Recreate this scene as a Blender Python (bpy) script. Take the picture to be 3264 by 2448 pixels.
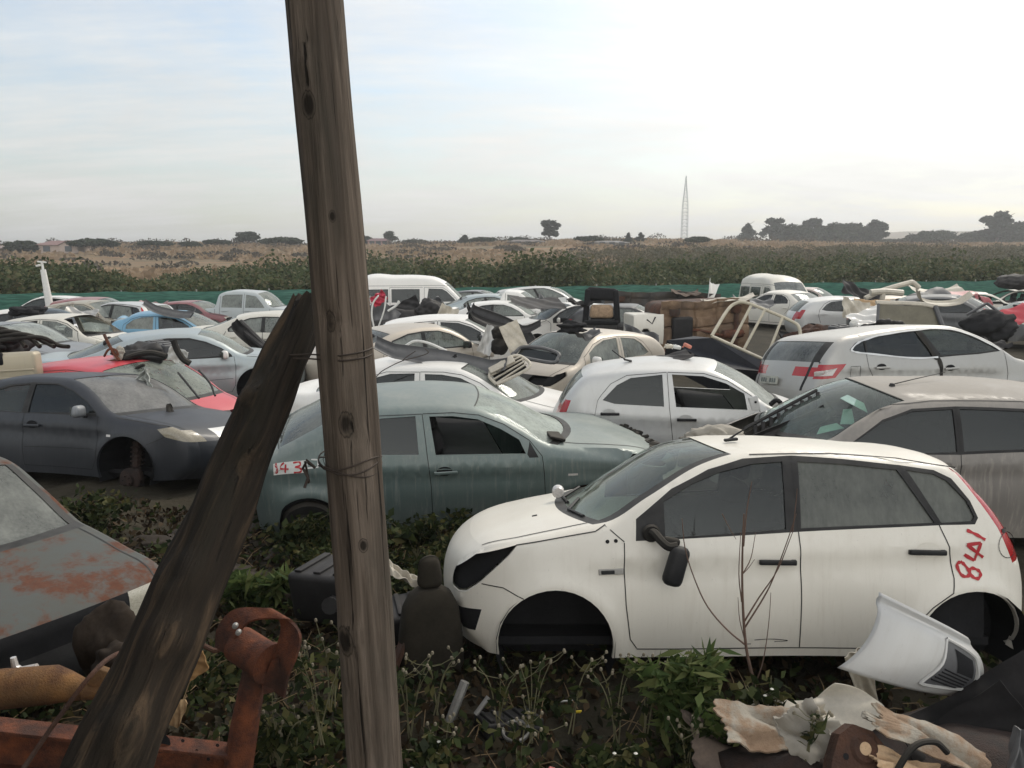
import bpy, bmesh, math, random
import numpy as np
from mathutils import Vector, Matrix, Euler
from mathutils.geometry import delaunay_2d_cdt
for _o in list(bpy.data.objects): bpy.data.objects.remove(_o)
SC = bpy.context.scene
COL = SC.collection
R = math.radians
PI = math.pi

# ------------------------------------------------------------------ camera
CAM_H = 2.55
PITCH = math.atan((1224 - 840) / 2541.0)
cam_d = bpy.data.cameras.new('camera'); cam = bpy.data.objects.new('camera', cam_d); COL.objects.link(cam)
cam.location = (0, 0, CAM_H); cam.rotation_euler = (PI / 2 - PITCH, 0, 0)
cam_d.sensor_width = 36.0; cam_d.lens = 28.03; cam_d.clip_start = 0.05; cam_d.clip_end = 6000
SC.camera = cam
SC.render.resolution_x, SC.render.resolution_y = 1024, 768
SC.view_settings.view_transform = 'Standard'
try: SC.view_settings.look = 'None'
except Exception: pass
SC.view_settings.gamma = 1.0
SC.view_settings.exposure = 0.2

# ------------------------------------------------------------------ world and sun
SUN_EL, SUN_AZ = R(44), R(40)          # azimuth measured from +Y towards +X
world = bpy.data.worlds.new('World'); SC.world = world; world.use_nodes = True
wt = world.node_tree; wt.nodes.clear()
def N(t, kind, **kw):
    n = t.nodes.new(kind)
    for k, v in kw.items():
        if k in n.inputs: n.inputs[k].default_value = v
        else: setattr(n, k, v)
    return n
def LK(t, a, b): t.links.new(a, b)
def ramp(t, fac, stops):
    r = t.nodes.new('ShaderNodeValToRGB'); e = r.color_ramp.elements
    while len(e) < len(stops): e.new(0.5)
    for i, (p, c) in enumerate(stops):
        e[i].position = p; e[i].color = (c, c, c, 1) if isinstance(c, (int, float)) else (*c, 1)
    LK(t, fac, r.inputs[0]); return r.outputs[0]
def math_n(t, op, a, b=None, c=None):
    n = t.nodes.new('ShaderNodeMath'); n.operation = op
    for i, v in enumerate((a, b, c)):
        if v is None: continue
        if isinstance(v, (int, float)): n.inputs[i].default_value = v
        else: LK(t, v, n.inputs[i])
    return n.outputs[0]
def mixc(t, fac, a, b, mode='MIX'):
    n = t.nodes.new('ShaderNodeMix'); n.data_type = 'RGBA'; n.blend_type = mode
    for i, v in ((0, fac), (6, a), (7, b)):
        if isinstance(v, (int, float)): n.inputs[i].default_value = v
        elif isinstance(v, (tuple, list)): n.inputs[i].default_value = (*v[:3], 1)
        else: LK(t, v, n.inputs[i])
    return n.outputs[2]
sky = N(wt, 'ShaderNodeTexSky', sky_type='NISHITA', sun_disc=False, sun_elevation=SUN_EL, sun_rotation=SUN_AZ)
sky.air_density = 1.2; sky.dust_density = 2.0; sky.ozone_density = 1.0
tc = N(wt, 'ShaderNodeTexCoord')
# cloud layer: direction projected on a flat cloud deck
sep = N(wt, 'ShaderNodeSeparateXYZ'); LK(wt, tc.outputs['Generated'], sep.inputs[0])
zc = math_n(wt, 'MAXIMUM', sep.outputs[2], 0.0)
den = math_n(wt, 'ADD', zc, 0.16)
cx = math_n(wt, 'DIVIDE', sep.outputs[0], den); cy = math_n(wt, 'DIVIDE', sep.outputs[1], den)
comb = N(wt, 'ShaderNodeCombineXYZ'); LK(wt, cx, comb.inputs[0]); LK(wt, cy, comb.inputs[1])
n1 = N(wt, 'ShaderNodeTexNoise', Scale=0.9, Detail=9.0, Roughness=0.6, Distortion=0.4); LK(wt, comb.outputs[0], n1.inputs['Vector'])
mp = N(wt, 'ShaderNodeMapping'); mp.inputs['Scale'].default_value = (0.5, 1.6, 1.0); mp.inputs['Rotation'].default_value = (0, 0, R(-12)); LK(wt, comb.outputs[0], mp.inputs[0])
n2 = N(wt, 'ShaderNodeTexNoise', Scale=2.2, Detail=8.0, Roughness=0.62); LK(wt, mp.outputs[0], n2.inputs['Vector'])
cov = math_n(wt, 'ADD', math_n(wt, 'MULTIPLY', n1.outputs[0], 0.65), math_n(wt, 'MULTIPLY', n2.outputs[0], 0.45))
sd = Vector((math.sin(SUN_AZ) * math.cos(SUN_EL), math.cos(SUN_AZ) * math.cos(SUN_EL), math.sin(SUN_EL)))
dot = N(wt, 'ShaderNodeVectorMath', operation='DOT_PRODUCT'); LK(wt, tc.outputs['Generated'], dot.inputs[0]); dot.inputs[1].default_value = sd
near_sun = math_n(wt, 'MAXIMUM', dot.outputs['Value'], 0.0)
glow = math_n(wt, 'POWER', near_sun, 5.0)
cov = math_n(wt, 'ADD', cov, math_n(wt, 'MULTIPLY', glow, 0.28))
# thin bright veil low down, as hazy as the photograph
low = math_n(wt, 'POWER', math_n(wt, 'SUBTRACT', 1.0, zc), 6.0)
cov = math_n(wt, 'ADD', cov, math_n(wt, 'MULTIPLY', low, 0.10))
cm = ramp(wt, cov, [(0.47, 0.0), (0.72, 1.0)])
cm = math_n(wt, 'ADD', math_n(wt, 'MULTIPLY', cm, 0.72), 0.24)
back = math_n(wt, 'MAXIMUM', math_n(wt, 'MULTIPLY', sep.outputs[1], -1.0), 0.0)      # unseen brightening behind the camera, added to fill the car sides
bright = math_n(wt, 'ADD', math_n(wt, 'ADD', 3.7, math_n(wt, 'MULTIPLY', n2.outputs[0], 2.4)), math_n(wt, 'ADD', math_n(wt, 'MULTIPLY', glow, 6.5), math_n(wt, 'MULTIPLY', back, 7.0)))
cb = N(wt, 'ShaderNodeCombineXYZ'); LK(wt, bright, cb.inputs[0]); LK(wt, math_n(wt, 'MULTIPLY', bright, 0.99), cb.inputs[1]); LK(wt, math_n(wt, 'MULTIPLY', bright, 0.96), cb.inputs[2])
skyb = mixc(wt, 1.0, sky.outputs[0], (0.92, 0.98, 1.0), 'MULTIPLY')
wcol = mixc(wt, math_n(wt, 'MAXIMUM', cm, math_n(wt, 'MULTIPLY', back, 1.0)), skyb, cb.outputs[0])
bg = N(wt, 'ShaderNodeBackground', Strength=0.15); LK(wt, wcol, bg.inputs[0])
wo = N(wt, 'ShaderNodeOutputWorld'); LK(wt, bg.outputs[0], wo.inputs[0])
sun_d = bpy.data.lights.new('sun', 'SUN'); sun = bpy.data.objects.new('sun', sun_d); COL.objects.link(sun)
sun_d.energy = 1.5; sun_d.angle = R(14); sun_d.color = (1.0, 0.93, 0.82)
sun.rotation_euler = sd.to_track_quat('Z', 'Y').to_euler()

# ------------------------------------------------------------------ materials
MATS = {}
def newmat(name):
    m = bpy.data.materials.new(name); m.use_nodes = True; t = m.node_tree; t.nodes.clear()
    o = t.nodes.new('ShaderNodeOutputMaterial'); return m, t, o
def coords(t): return t.nodes.new('ShaderNodeTexCoord').outputs['Object']
def noise(t, v, s, d=5, r=0.55, dist=0.0):
    n = N(t, 'ShaderNodeTexNoise', Scale=s, Detail=d, Roughness=r, Distortion=dist)
    if v is not None: LK(t, v, n.inputs['Vector'])
    return n.outputs[0]
def mapped(t, v, sc, rot=(0, 0, 0)):
    m = t.nodes.new('ShaderNodeMapping'); m.inputs['Scale'].default_value = sc; m.inputs['Rotation'].default_value = rot
    LK(t, v, m.inputs[0]); return m.outputs[0]
def bump(t, h, strength, dist=0.02):
    b = N(t, 'ShaderNodeBump', Strength=strength, Distance=dist); LK(t, h, b.inputs['Height']); return b.outputs[0]
def princ(t, o, base, rough=0.5, metal=0.0, coat=0.0, normal=None, spec=0.5, sub=None):
    p = t.nodes.new('ShaderNodeBsdfPrincipled')
    for k, v in (('Base Color', base), ('Roughness', rough), ('Metallic', metal), ('Coat Weight', coat), ('Specular IOR Level', spec)):
        if isinstance(v, (int, float)): p.inputs[k].default_value = v
        elif isinstance(v, tuple): p.inputs[k].default_value = (*v[:3], 1)
        else: LK(t, v, p.inputs[k])
    if 'Coat Roughness' in p.inputs: p.inputs['Coat Roughness'].default_value = 0.12
    if normal is not None: LK(t, normal, p.inputs['Normal'])
    LK(t, p.outputs[0], o.inputs[0]); return p

def paint(name, col, dust=0.35, metal=0.0, rough=0.38, dcol=(0.34, 0.30, 0.25), rust=0.0, coat=0.35):
    """car paint under yard dust: dust lies on upward faces and in streaks, grime low on the sills"""
    if name in MATS: return MATS[name]
    m, t, o = newmat(name); c = coords(t)
    geo = t.nodes.new('ShaderNodeNewGeometry'); s = N(t, 'ShaderNodeSeparateXYZ'); LK(t, geo.outputs['Normal'], s.inputs[0])
    up = math_n(t, 'MAXIMUM', s.outputs[2], 0.0)
    n_a = noise(t, c, 2.3, 6, 0.6); n_b = noise(t, c, 45, 4, 0.7)
    streak = noise(t, mapped(t, c, (9, 9, 0.8)), 2.0, 4, 0.6)
    d = math_n(t, 'MULTIPLY', math_n(t, 'ADD', math_n(t, 'MULTIPLY', up, 0.75), 0.28), dust)
    pat = ramp(t, math_n(t, 'ADD', math_n(t, 'MULTIPLY', n_a, 0.7), math_n(t, 'MULTIPLY', streak, 0.3)), [(0.3, 0.35), (0.68, 1.25)])
    d = math_n(t, 'MULTIPLY', d, pat)
    so = N(t, 'ShaderNodeSeparateXYZ'); LK(t, c, so.inputs[0])
    run = math_n(t, 'MULTIPLY', ramp(t, noise(t, mapped(t, c, (14, 14, .7)), 2.0, 5, .65), [(.52, 0.), (.75, 1.)]), math_n(t, 'MULTIPLY', math_n(t, 'SUBTRACT', 1.0, up), dust * .75))
    d = math_n(t, 'ADD', d, run)
    lowz = ramp(t, so.outputs[2], [(0.12, 0.55), (0.5, 0.0)])
    d = math_n(t, 'ADD', d, math_n(t, 'MULTIPLY', lowz, math_n(t, 'MULTIPLY', n_a, dust * 1.4)))
    d = math_n(t, 'MINIMUM', d, 0.92)
    base = mixc(t, math_n(t, 'MULTIPLY', n_b, 0.12), col, tuple(x * 0.7 for x in col))
    base = mixc(t, d, base, dcol)
    spots = ramp(t, noise(t, c, 130, 2, 0.5), [(0.70, 0.0), (0.76, 0.45)])
    base = mixc(t, spots, base, tuple(x * 0.45 for x in dcol))
    if rust > 0:
        rn = noise(t, c, 2.6, 10, 0.72)
        rm = ramp(t, rn, [(0.60 - rust * 0.3, 0.0), (0.72 - rust * 0.3, 1.0)])
        base = mixc(t, rm, base, mixc(t, noise(t, c, 22, 6, 0.7), (0.055, 0.022, 0.013), (0.16, 0.06, 0.03)))
        d = math_n(t, 'MAXIMUM', d, rm)
    ro = math_n(t, 'ADD', rough, math_n(t, 'MULTIPLY', d, 0.42))
    cw = math_n(t, 'MULTIPLY', math_n(t, 'SUBTRACT', 1.0, d), coat)
    princ(t, o, base, ro, metal, cw, bump(t, n_a, 0.05, 0.01))
    MATS[name] = m; return m

def glass(name, tint=(0.10, 0.13, 0.12), dust=0.25, dcol=(0.33, 0.34, 0.31), trans=0.5):
    if name in MATS: return MATS[name]
    m, t, o = newmat(name); c = coords(t)
    tr = N(t, 'ShaderNodeBsdfTransparent'); tr.inputs[0].default_value = (*[min(1, x * 5 * trans) for x in tint], 1)
    gl = N(t, 'ShaderNodeBsdfGlossy', Roughness=0.04); gl.inputs[0].default_value = (0.9, 0.95, 0.95, 1)
    df = N(t, 'ShaderNodeBsdfDiffuse'); df.inputs[0].default_value = (*dcol, 1)
    geo = t.nodes.new('ShaderNodeNewGeometry')
    dp = N(t, 'ShaderNodeVectorMath', operation='DOT_PRODUCT'); LK(t, geo.outputs['Normal'], dp.inputs[0]); LK(t, geo.outputs['Incoming'], dp.inputs[1])
    fr = math_n(t, 'POWER', math_n(t, 'SUBTRACT', 1.0, math_n(t, 'MINIMUM', math_n(t, 'ABSOLUTE', dp.outputs['Value']), 1.0)), 5.0)
    fr2 = math_n(t, 'ADD', 0.045, math_n(t, 'MULTIPLY', fr, 0.75))
    n_a = noise(t, c, 3.0, 6, 0.62); n_b = noise(t, mapped(t, c, (14, 14, 1.2)), 2.5, 3, 0.6)
    dd = ramp(t, math_n(t, 'ADD', math_n(t, 'MULTIPLY', n_a, 0.7), math_n(t, 'MULTIPLY', n_b, 0.3)), [(0.32, dust * 0.4), (0.66, min(0.95, dust * 1.5))])
    m1 = t.nodes.new('ShaderNodeMixShader'); LK(t, fr2, m1.inputs[0]); LK(t, tr.outputs[0], m1.inputs[1]); LK(t, gl.outputs[0], m1.inputs[2])
    m2 = t.nodes.new('ShaderNodeMixShader'); LK(t, dd, m2.inputs[0]); LK(t, m1.outputs[0], m2.inputs[1]); LK(t, df.outputs[0], m2.inputs[2])
    LK(t, m2.outputs[0], o.inputs[0]); MATS[name] = m; return m

def plain(name, col, rough=0.6, metal=0.0, var=0.35, scale=6.0, bmp=0.2, dust=0.0, dcol=(0.3, 0.27, 0.22), spec=None):
    if spec is None: spec = 0.18 if max(col) < .06 else 0.4
    if name in MATS: return MATS[name]
    m, t, o = newmat(name); c = coords(t)
    n_a = noise(t, c, scale, 7, 0.62); n_b = noise(t, c, scale * 9, 4, 0.6)
    k = math_n(t, 'ADD', math_n(t, 'MULTIPLY', n_a, 0.7), math_n(t, 'MULTIPLY', n_b, 0.3))
    base = mixc(t, ramp(t, k, [(0.3, 0.0), (0.7, 1.0)]), tuple(x * (1 - var) for x in col), tuple(min(1, x * (1 + var)) for x in col))
    if dust > 0:
        geo = t.nodes.new('ShaderNodeNewGeometry'); s = N(t, 'ShaderNodeSeparateXYZ'); LK(t, geo.outputs['Normal'], s.inputs[0])
        up = math_n(t, 'MAXIMUM', s.outputs[2], 0.0)
        base = mixc(t, math_n(t, 'MULTIPLY', math_n(t, 'MULTIPLY', up, n_a), dust * 1.6), base, dcol)
    princ(t, o, base, rough, metal, 0.0, bump(t, k, bmp, 0.01), spec); MATS[name] = m; return m

def rusty(name, a=(0.05, 0.020, 0.012), b=(0.20, 0.065, 0.025), scale=7.0, old=(0.08, 0.07, 0.06), mixold=0.3):
    if name in MATS: return MATS[name]
    m, t, o = newmat(name); c = coords(t)
    n_a = noise(t, c, scale, 9, 0.7); n_b = noise(t, c, scale * 0.35, 5, 0.6); n_c = noise(t, c, scale * 14, 3, 0.6)
    base = mixc(t, ramp(t, n_a, [(0.32, 0.0), (0.66, 1.0)]), a, b)
    base = mixc(t, ramp(t, n_b, [(0.62 - mixold * 0.4, 0.0), (0.75 - mixold * 0.3, 0.8)]), base, old)
    base = mixc(t, math_n(t, 'MULTIPLY', n_c, 0.35), base, tuple(x * 0.4 for x in a))
    princ(t, o, base, 0.85, 0.0, 0.0, bump(t, math_n(t, 'ADD', n_a, math_n(t, 'MULTIPLY', n_c, 0.5)), 1.0, 0.014)); MATS[name] = m; return m

def leafmat(name, cols, scale=0.6, trans=0.25):
    if name in MATS: return MATS[name]
    m, t, o = newmat(name); c = coords(t)
    geo = t.nodes.new('ShaderNodeNewGeometry')
    rn = geo.outputs['Random Per Island']
    n_a = noise(t, c, scale, 4, 0.6)
    k = math_n(t, 'ADD', math_n(t, 'MULTIPLY', rn, 0.55), math_n(t, 'MULTIPLY', n_a, 0.45))
    stops = [(0.2 + 0.6 * i / (len(cols) - 1), cc) for i, cc in enumerate(cols)]
    base = ramp(t, k, stops)
    df = N(t, 'ShaderNodeBsdfPrincipled'); df.inputs['Roughness'].default_value = 0.7; df.inputs['Specular IOR Level'].default_value = 0.12
    LK(t, base, df.inputs['Base Color'])
    tl = N(t, 'ShaderNodeBsdfTranslucent'); LK(t, base, tl.inputs[0])
    mx = N(t, 'ShaderNodeMixShader'); mx.inputs[0].default_value = trans
    LK(t, df.outputs[0], mx.inputs[1]); LK(t, tl.outputs[0], mx.inputs[2]); LK(t, mx.outputs[0], o.inputs[0])
    MATS[name] = m; return m

def lens(name, col, rough=0.15):
    if name in MATS: return MATS[name]
    m, t, o = newmat(name); c = coords(t)
    st = noise(t, mapped(t, c, (30, 30, 90)), 2.0, 2, 0.5)
    base = mixc(t, st, tuple(x * 0.5 for x in col), tuple(min(1, x * 1.25) for x in col))
    princ(t, o, base, rough, 0.0, 0.6, bump(t, st, 0.2, 0.005)); MATS[name] = m; return m

DARK = plain('dark_interior', (0.014, 0.014, 0.015), 0.85, dust=0.12, dcol=(0.06, 0.055, 0.05))
TRIM = plain('black_trim', (0.018, 0.018, 0.019), 0.55, var=0.4, dust=0.3, dcol=(0.16, 0.15, 0.13))
RUBBER = plain('black_rubber', (0.016, 0.015, 0.014), 0.8, dust=0.35, dcol=(0.16, 0.14, 0.11))
SEAT = plain('seat_cloth', (0.020, 0.019, 0.020), 0.95, dust=0.1, dcol=(.1, .09, .08))
LINER = plain('head_liner', (0.23, 0.205, 0.17), 0.95)
CHROME = plain('worn_chrome', (0.62, 0.61, 0.58), 0.28, 0.85, var=0.15)
STEEL = plain('worn_steel', (0.30, 0.29, 0.27), 0.5, 0.6, dust=0.2)
WHITEP = plain('white_plastic', (0.66, 0.65, 0.61), 0.5, var=0.15, dust=0.2)
RUST = rusty('rust')
RUSTO = rusty('orange_rust', (0.10, 0.030, 0.012), (0.33, 0.10, 0.03), 6.0, (0.06, 0.03, 0.02), 0.25)
RUSTD = rusty('dark_rust', (0.035, 0.018, 0.012), (0.11, 0.045, 0.022), 6.0)
G_WS = glass('windscreen_glass', (0.16, 0.2, 0.18), 0.42, (0.36, 0.37, 0.33), 0.7)
G_WSC = glass('clear_windscreen_glass', (0.17, 0.21, 0.19), 0.16, (0.36, 0.37, 0.33), 0.8)
G_SIDE = glass('side_glass', (0.15, 0.17, 0.16), 0.16, (0.20, 0.21, 0.19), 0.6)
G_TINT = glass('tinted_side_glass', (0.03, 0.033, 0.033), 0.07, (0.13, 0.135, 0.125), 0.3)
G_DUST = glass('dusty_side_glass', (0.12, 0.13, 0.12), 0.5, (0.20, 0.205, 0.18), 0.5)
G_REAR = glass('rear_glass', (0.10, 0.11, 0.10), 0.3, (0.3, 0.31, 0.28), 0.4)
L_HEAD = lens('headlight_lens', (0.50, 0.47, 0.38)); L_RED = lens('red_lens', (0.42, 0.008, 0.012)); L_WHITE = lens('clear_lens', (0.62, 0.58, 0.54))
L_AMB = lens('amber_lens', (0.6, 0.22, 0.03))

# ------------------------------------------------------------------ object helpers
def tag(o, label, cat=None, group=None, kind=None):
    if label: o['label'] = label
    if cat: o['category'] = cat
    if group: o['group'] = group
    if kind: o['kind'] = kind
    return o
def empty(name, loc=(0, 0, 0), rot=(0, 0, 0)):
    o = bpy.data.objects.new(name, None); o.empty_display_size = 0.2; COL.objects.link(o)
    o.location = loc; o.rotation_euler = rot; return o
def thing(name, label, cat, loc=(0, 0, 0), rot=(0, 0, 0), group=None):
    return tag(empty(name, loc, rot), label, cat, group)
def mesh(name, v, f, mats, parent=None, mi=None, smooth=True, label=None):
    me = bpy.data.meshes.new(name); me.from_pydata([tuple(map(float, p)) for p in v], [], [tuple(int(i) for i in q) for q in f])
    for m in (mats if isinstance(mats, (list, tuple)) else [mats]): me.materials.append(m)
    if mi is not None: me.polygons.foreach_set('material_index', np.array(mi, dtype=np.int32))
    if smooth: me.polygons.foreach_set('use_smooth', np.ones(len(me.polygons), dtype=bool))
    me.update(); o = bpy.data.objects.new(name, me); COL.objects.link(o)
    if parent: o.parent = parent
    if label: o['label'] = label
    return o
class MB:
    """collects simple solids into one mesh"""
    def __init__(s): s.v = []; s.f = []; s.m = []; s.M = Matrix.Identity(4)
    def add(s, v, f, m=0):
        b = len(s.v); s.v += [tuple(s.M @ Vector(p)) for p in v]; s.f += [tuple(b + i for i in q) for q in f]; s.m += [m] * len(f)
    def box(s, c, d, rot=(0, 0, 0), m=0, bev=0.0, taper=1.0):
        Mx = Matrix.Translation(c) @ Euler(rot).to_matrix().to_4x4()
        if bev <= 0:
            x, y, z = d[0] / 2, d[1] / 2, d[2] / 2
            v = [(sx * x * (taper if sz > 0 else 1), sy * y * (taper if sz > 0 else 1), sz * z) for sz in (-1, 1) for sy in (-1, 1) for sx in (-1, 1)]
            f = [(0, 2, 3, 1), (4, 5, 7, 6), (0, 1, 5, 4), (1, 3, 7, 5), (3, 2, 6, 7), (2, 0, 4, 6)]
            s.add([tuple(Mx @ Vector(p)) for p in v], f, m); return
        bm = bmesh.new(); bmesh.ops.create_cube(bm, size=1.0)
        for q in bm.verts:
            tp = taper if q.co.z > 0 else 1
            q.co = Vector((q.co.x * d[0] * tp, q.co.y * d[1] * tp, q.co.z * d[2]))
        bmesh.ops.bevel(bm, geom=bm.edges[:], offset=min(bev, 0.45 * min(d)), segments=3, profile=0.5, affect='EDGES')
        bm.verts.index_update(); s.add([tuple(Mx @ q.co) for q in bm.verts], [[q.index for q in fa.verts] for fa in bm.faces], m); bm.free()
    def tube(s, pts, r, n=8, m=0, cap=True, flat=1.0):
        P = [Vector(p) for p in pts]; rr = r if isinstance(r, (list, tuple)) else [r] * len(P)
        v = []; f = []; prev = None
        for i, p in enumerate(P):
            tdir = (P[min(i + 1, len(P) - 1)] - P[max(i - 1, 0)])
            if tdir.length < 1e-9: tdir = Vector((0, 0, 1))
            tdir.normalize()
            a = Vector((0, 0, 1)) if abs(tdir.z) < 0.9 else Vector((1, 0, 0))
            if prev is not None: a = prev
            u = (a - tdir * a.dot(tdir))
            if u.length < 1e-6: u = Vector((1, 0, 0)) - tdir * tdir.x
            u.normalize(); w = tdir.cross(u); prev = u
            for k in range(n):
                th = 2 * PI * k / n; v.append(tuple(p + (u * math.cos(th) + w * math.sin(th) * flat) * rr[i]))
        for i in range(len(P) - 1):
            for k in range(n): f.append((i * n + k, i * n + (k + 1) % n, (i + 1) * n + (k + 1) % n, (i + 1) * n + k))
        if cap: f.append(tuple(range(n - 1, -1, -1))); f.append(tuple((len(P) - 1) * n + k for k in range(n)))
        s.add(v, f, m)
    def lathe(s, prof, n=24, m=0, axis='Z', c=(0, 0, 0)):
        v = []; f = []
        for (r, h) in prof:
            for k in range(n):
                th = 2 * PI * k / n; a, b = r * math.cos(th), r * math.sin(th)
                p = {'Z': (a, b, h), 'Y': (a, h, b), 'X': (h, a, b)}[axis]
                v.append((p[0] + c[0], p[1] + c[1], p[2] + c[2]))
        for i in range(len(prof) - 1):
            for k in range(n): f.append((i * n + k, i * n + (k + 1) % n, (i + 1) * n + (k + 1) % n, (i + 1) * n + k))
        s.add(v, f, m)
    def sheet(s, P, th=0.012, m=0):
        """grid of points -> thin curved sheet with thickness"""
        P = np.array(P, float); a, b = P.shape[:2]
        du = np.gradient(P, axis=0); dv = np.gradient(P, axis=1); nn = np.cross(du, dv); nn /= (np.linalg.norm(nn, axis=2, keepdims=True) + 1e-9)
        Q = P - nn * th; v = [tuple(p) for p in P.reshape(-1, 3)] + [tuple(p) for p in Q.reshape(-1, 3)]; o = a * b; f = []
        for i in range(a - 1):
            for j in range(b - 1):
                q = (i * b + j, i * b + j + 1, (i + 1) * b + j + 1, (i + 1) * b + j); f.append(q); f.append(tuple(o + k for k in q[::-1]))
        ring = [j for j in range(b)] + [i * b + b - 1 for i in range(1, a)] + [(a - 1) * b + j for j in range(b - 2, -1, -1)] + [i * b for i in range(a - 2, 0, -1)]
        for i in range(len(ring)): p, q = ring[i], ring[(i + 1) % len(ring)]; f.append((q, p, o + p, o + q))
        s.add(v, f, m)
    def build(s, name, mats, parent=None, smooth=False, label=None, auto=True):
        o = mesh(name, s.v, s.f, mats, parent, s.m, smooth, label)
        if smooth and auto:
            try: o.data.set_sharp_from_angle(angle=R(38))
            except Exception: pass
        return o
def at(u, v, Y):
    """point at depth-plane Y seen at (u, v) of the 2212 px wide photograph"""
    a = (u - 1106) / 1722.0; b = -(v - 829.5) / 1722.0
    sp, cp = math.sin(PITCH), math.cos(PITCH)
    r = Vector((a, cp + b * sp, -sp + b * cp)); k = Y / r.y
    return Vector((r.x * k, Y, CAM_H + r.z * k))
def crspline(P, sub):
    P = np.array(P, float); n = len(P); out = []
    for i in range(n - 1):
        p0, p1, p2, p3 = P[max(i - 1, 0)], P[i], P[i + 1], P[min(i + 2, n - 1)]
        k = sub if isinstance(sub, int) else sub[i]
        for j in range(k):
            t = j / k; m1 = (p2 - p0) / 2; m2 = (p3 - p1) / 2
            if i == 0: m1 = p2 - p1
            if i == n - 2: m2 = p2 - p1
            out.append((2 * t**3 - 3 * t**2 + 1) * p1 + (t**3 - 2 * t**2 + t) * m1 + (-2 * t**3 + 3 * t**2) * p2 + (t**3 - t**2) * m2)
    out.append(P[-1]); return np.array(out)

# ------------------------------------------------------------------ car builder
def chord_spline(P, h):
    """curve through P (chord-length Hermite); returns points and the segment number of each interval"""
    P = np.array(P, float); n = len(P); D = np.linalg.norm(np.diff(P[:, :2], axis=0), axis=1) + 1e-6
    T = np.zeros_like(P)
    for i in range(n):
        if i == 0: T[i] = (P[1] - P[0]) / D[0]
        elif i == n - 1: T[i] = (P[-1] - P[-2]) / D[-1]
        else: T[i] = ((P[i + 1] - P[i]) / D[i] * D[i - 1] + (P[i] - P[i - 1]) / D[i - 1] * D[i]) / (D[i] + D[i - 1])
    out = []; seg = []
    for i in range(n - 1):
        k = max(1, int(math.ceil(D[i] / h)))
        for j in range(k):
            t = j / k; p1, p2, m1, m2 = P[i], P[i + 1], T[i] * D[i], T[i + 1] * D[i]
            out.append((2 * t**3 - 3 * t**2 + 1) * p1 + (t**3 - 2 * t**2 + t) * m1 + (-2 * t**3 + 3 * t**2) * p2 + (t**3 - t**2) * m2); seg.append(i)
    out.append(P[-1]); return np.array(out), seg
def resample(pts, h, closed=True):
    P = [np.array(p, float) for p in pts]
    if closed: P = P + [P[0]]
    out = []
    for a, b in zip(P[:-1], P[1:]):
        k = max(1, int(math.ceil(np.linalg.norm(b - a) / h)))
        out += [a + (b - a) * j / k for j in range(k)]
    if not closed: out.append(P[-1])
    return np.array(out)
def inside(poly, X, Z):
    poly = np.asarray(poly); r = np.zeros(len(X), bool); n = len(poly); j = n - 1
    for i in range(n):
        xi, zi = poly[i]; xj, zj = poly[j]
        c = ((zi > Z) != (zj > Z)) & (X < (xj - xi) * (Z - zi) / ((zj - zi) if zj != zi else 1e-12) + xi)
        r ^= c; j = i
    return r
def dist_poly(P, X, Z):
    d = np.full(len(X), 9.0)
    for a, b in zip(P[:-1], P[1:]):
        ab = b - a; L2 = ab @ ab + 1e-12
        t = np.clip(((X - a[0]) * ab[0] + (Z - a[1]) * ab[1]) / L2, 0, 1)
        d = np.minimum(d, np.hypot(X - a[0] - t * ab[0], Z - a[1] - t * ab[1]))
    return d
PARTNAME = {'doorF': 'door', 'doorR': 'door', 'winF': 'window', 'winR': 'window', 'winQ': 'window', 'winQ2': 'window', 'headlight': 'headlight', 'taillight': 'tail_light', 'taillight2': 'tail_light', 'bumperF': 'bumper', 'bumperR': 'bumper', 'fog': 'fog_light', 'windshield': 'windshield', 'rearglass': 'rear_window', 'hood': 'hood', 'boot': 'boot_lid', 'tailgate': 'tailgate', 'grille': 'grille', 'cowl': 'cowl', 'body': 'body', 'trim': 'rubbing_strip', 'roofglass': 'roof_panel', 'fuelcap': 'fuel_flap'}
PARENT = {'winF': 'doorF', 'winR': 'doorR', 'rearglass': 'tailgate'}
LENSES = ('headlight', 'taillight', 'taillight2', 'fog')
GLASSES = ('winF', 'winR', 'winQ', 'winQ2', 'windshield', 'rearglass')

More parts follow.
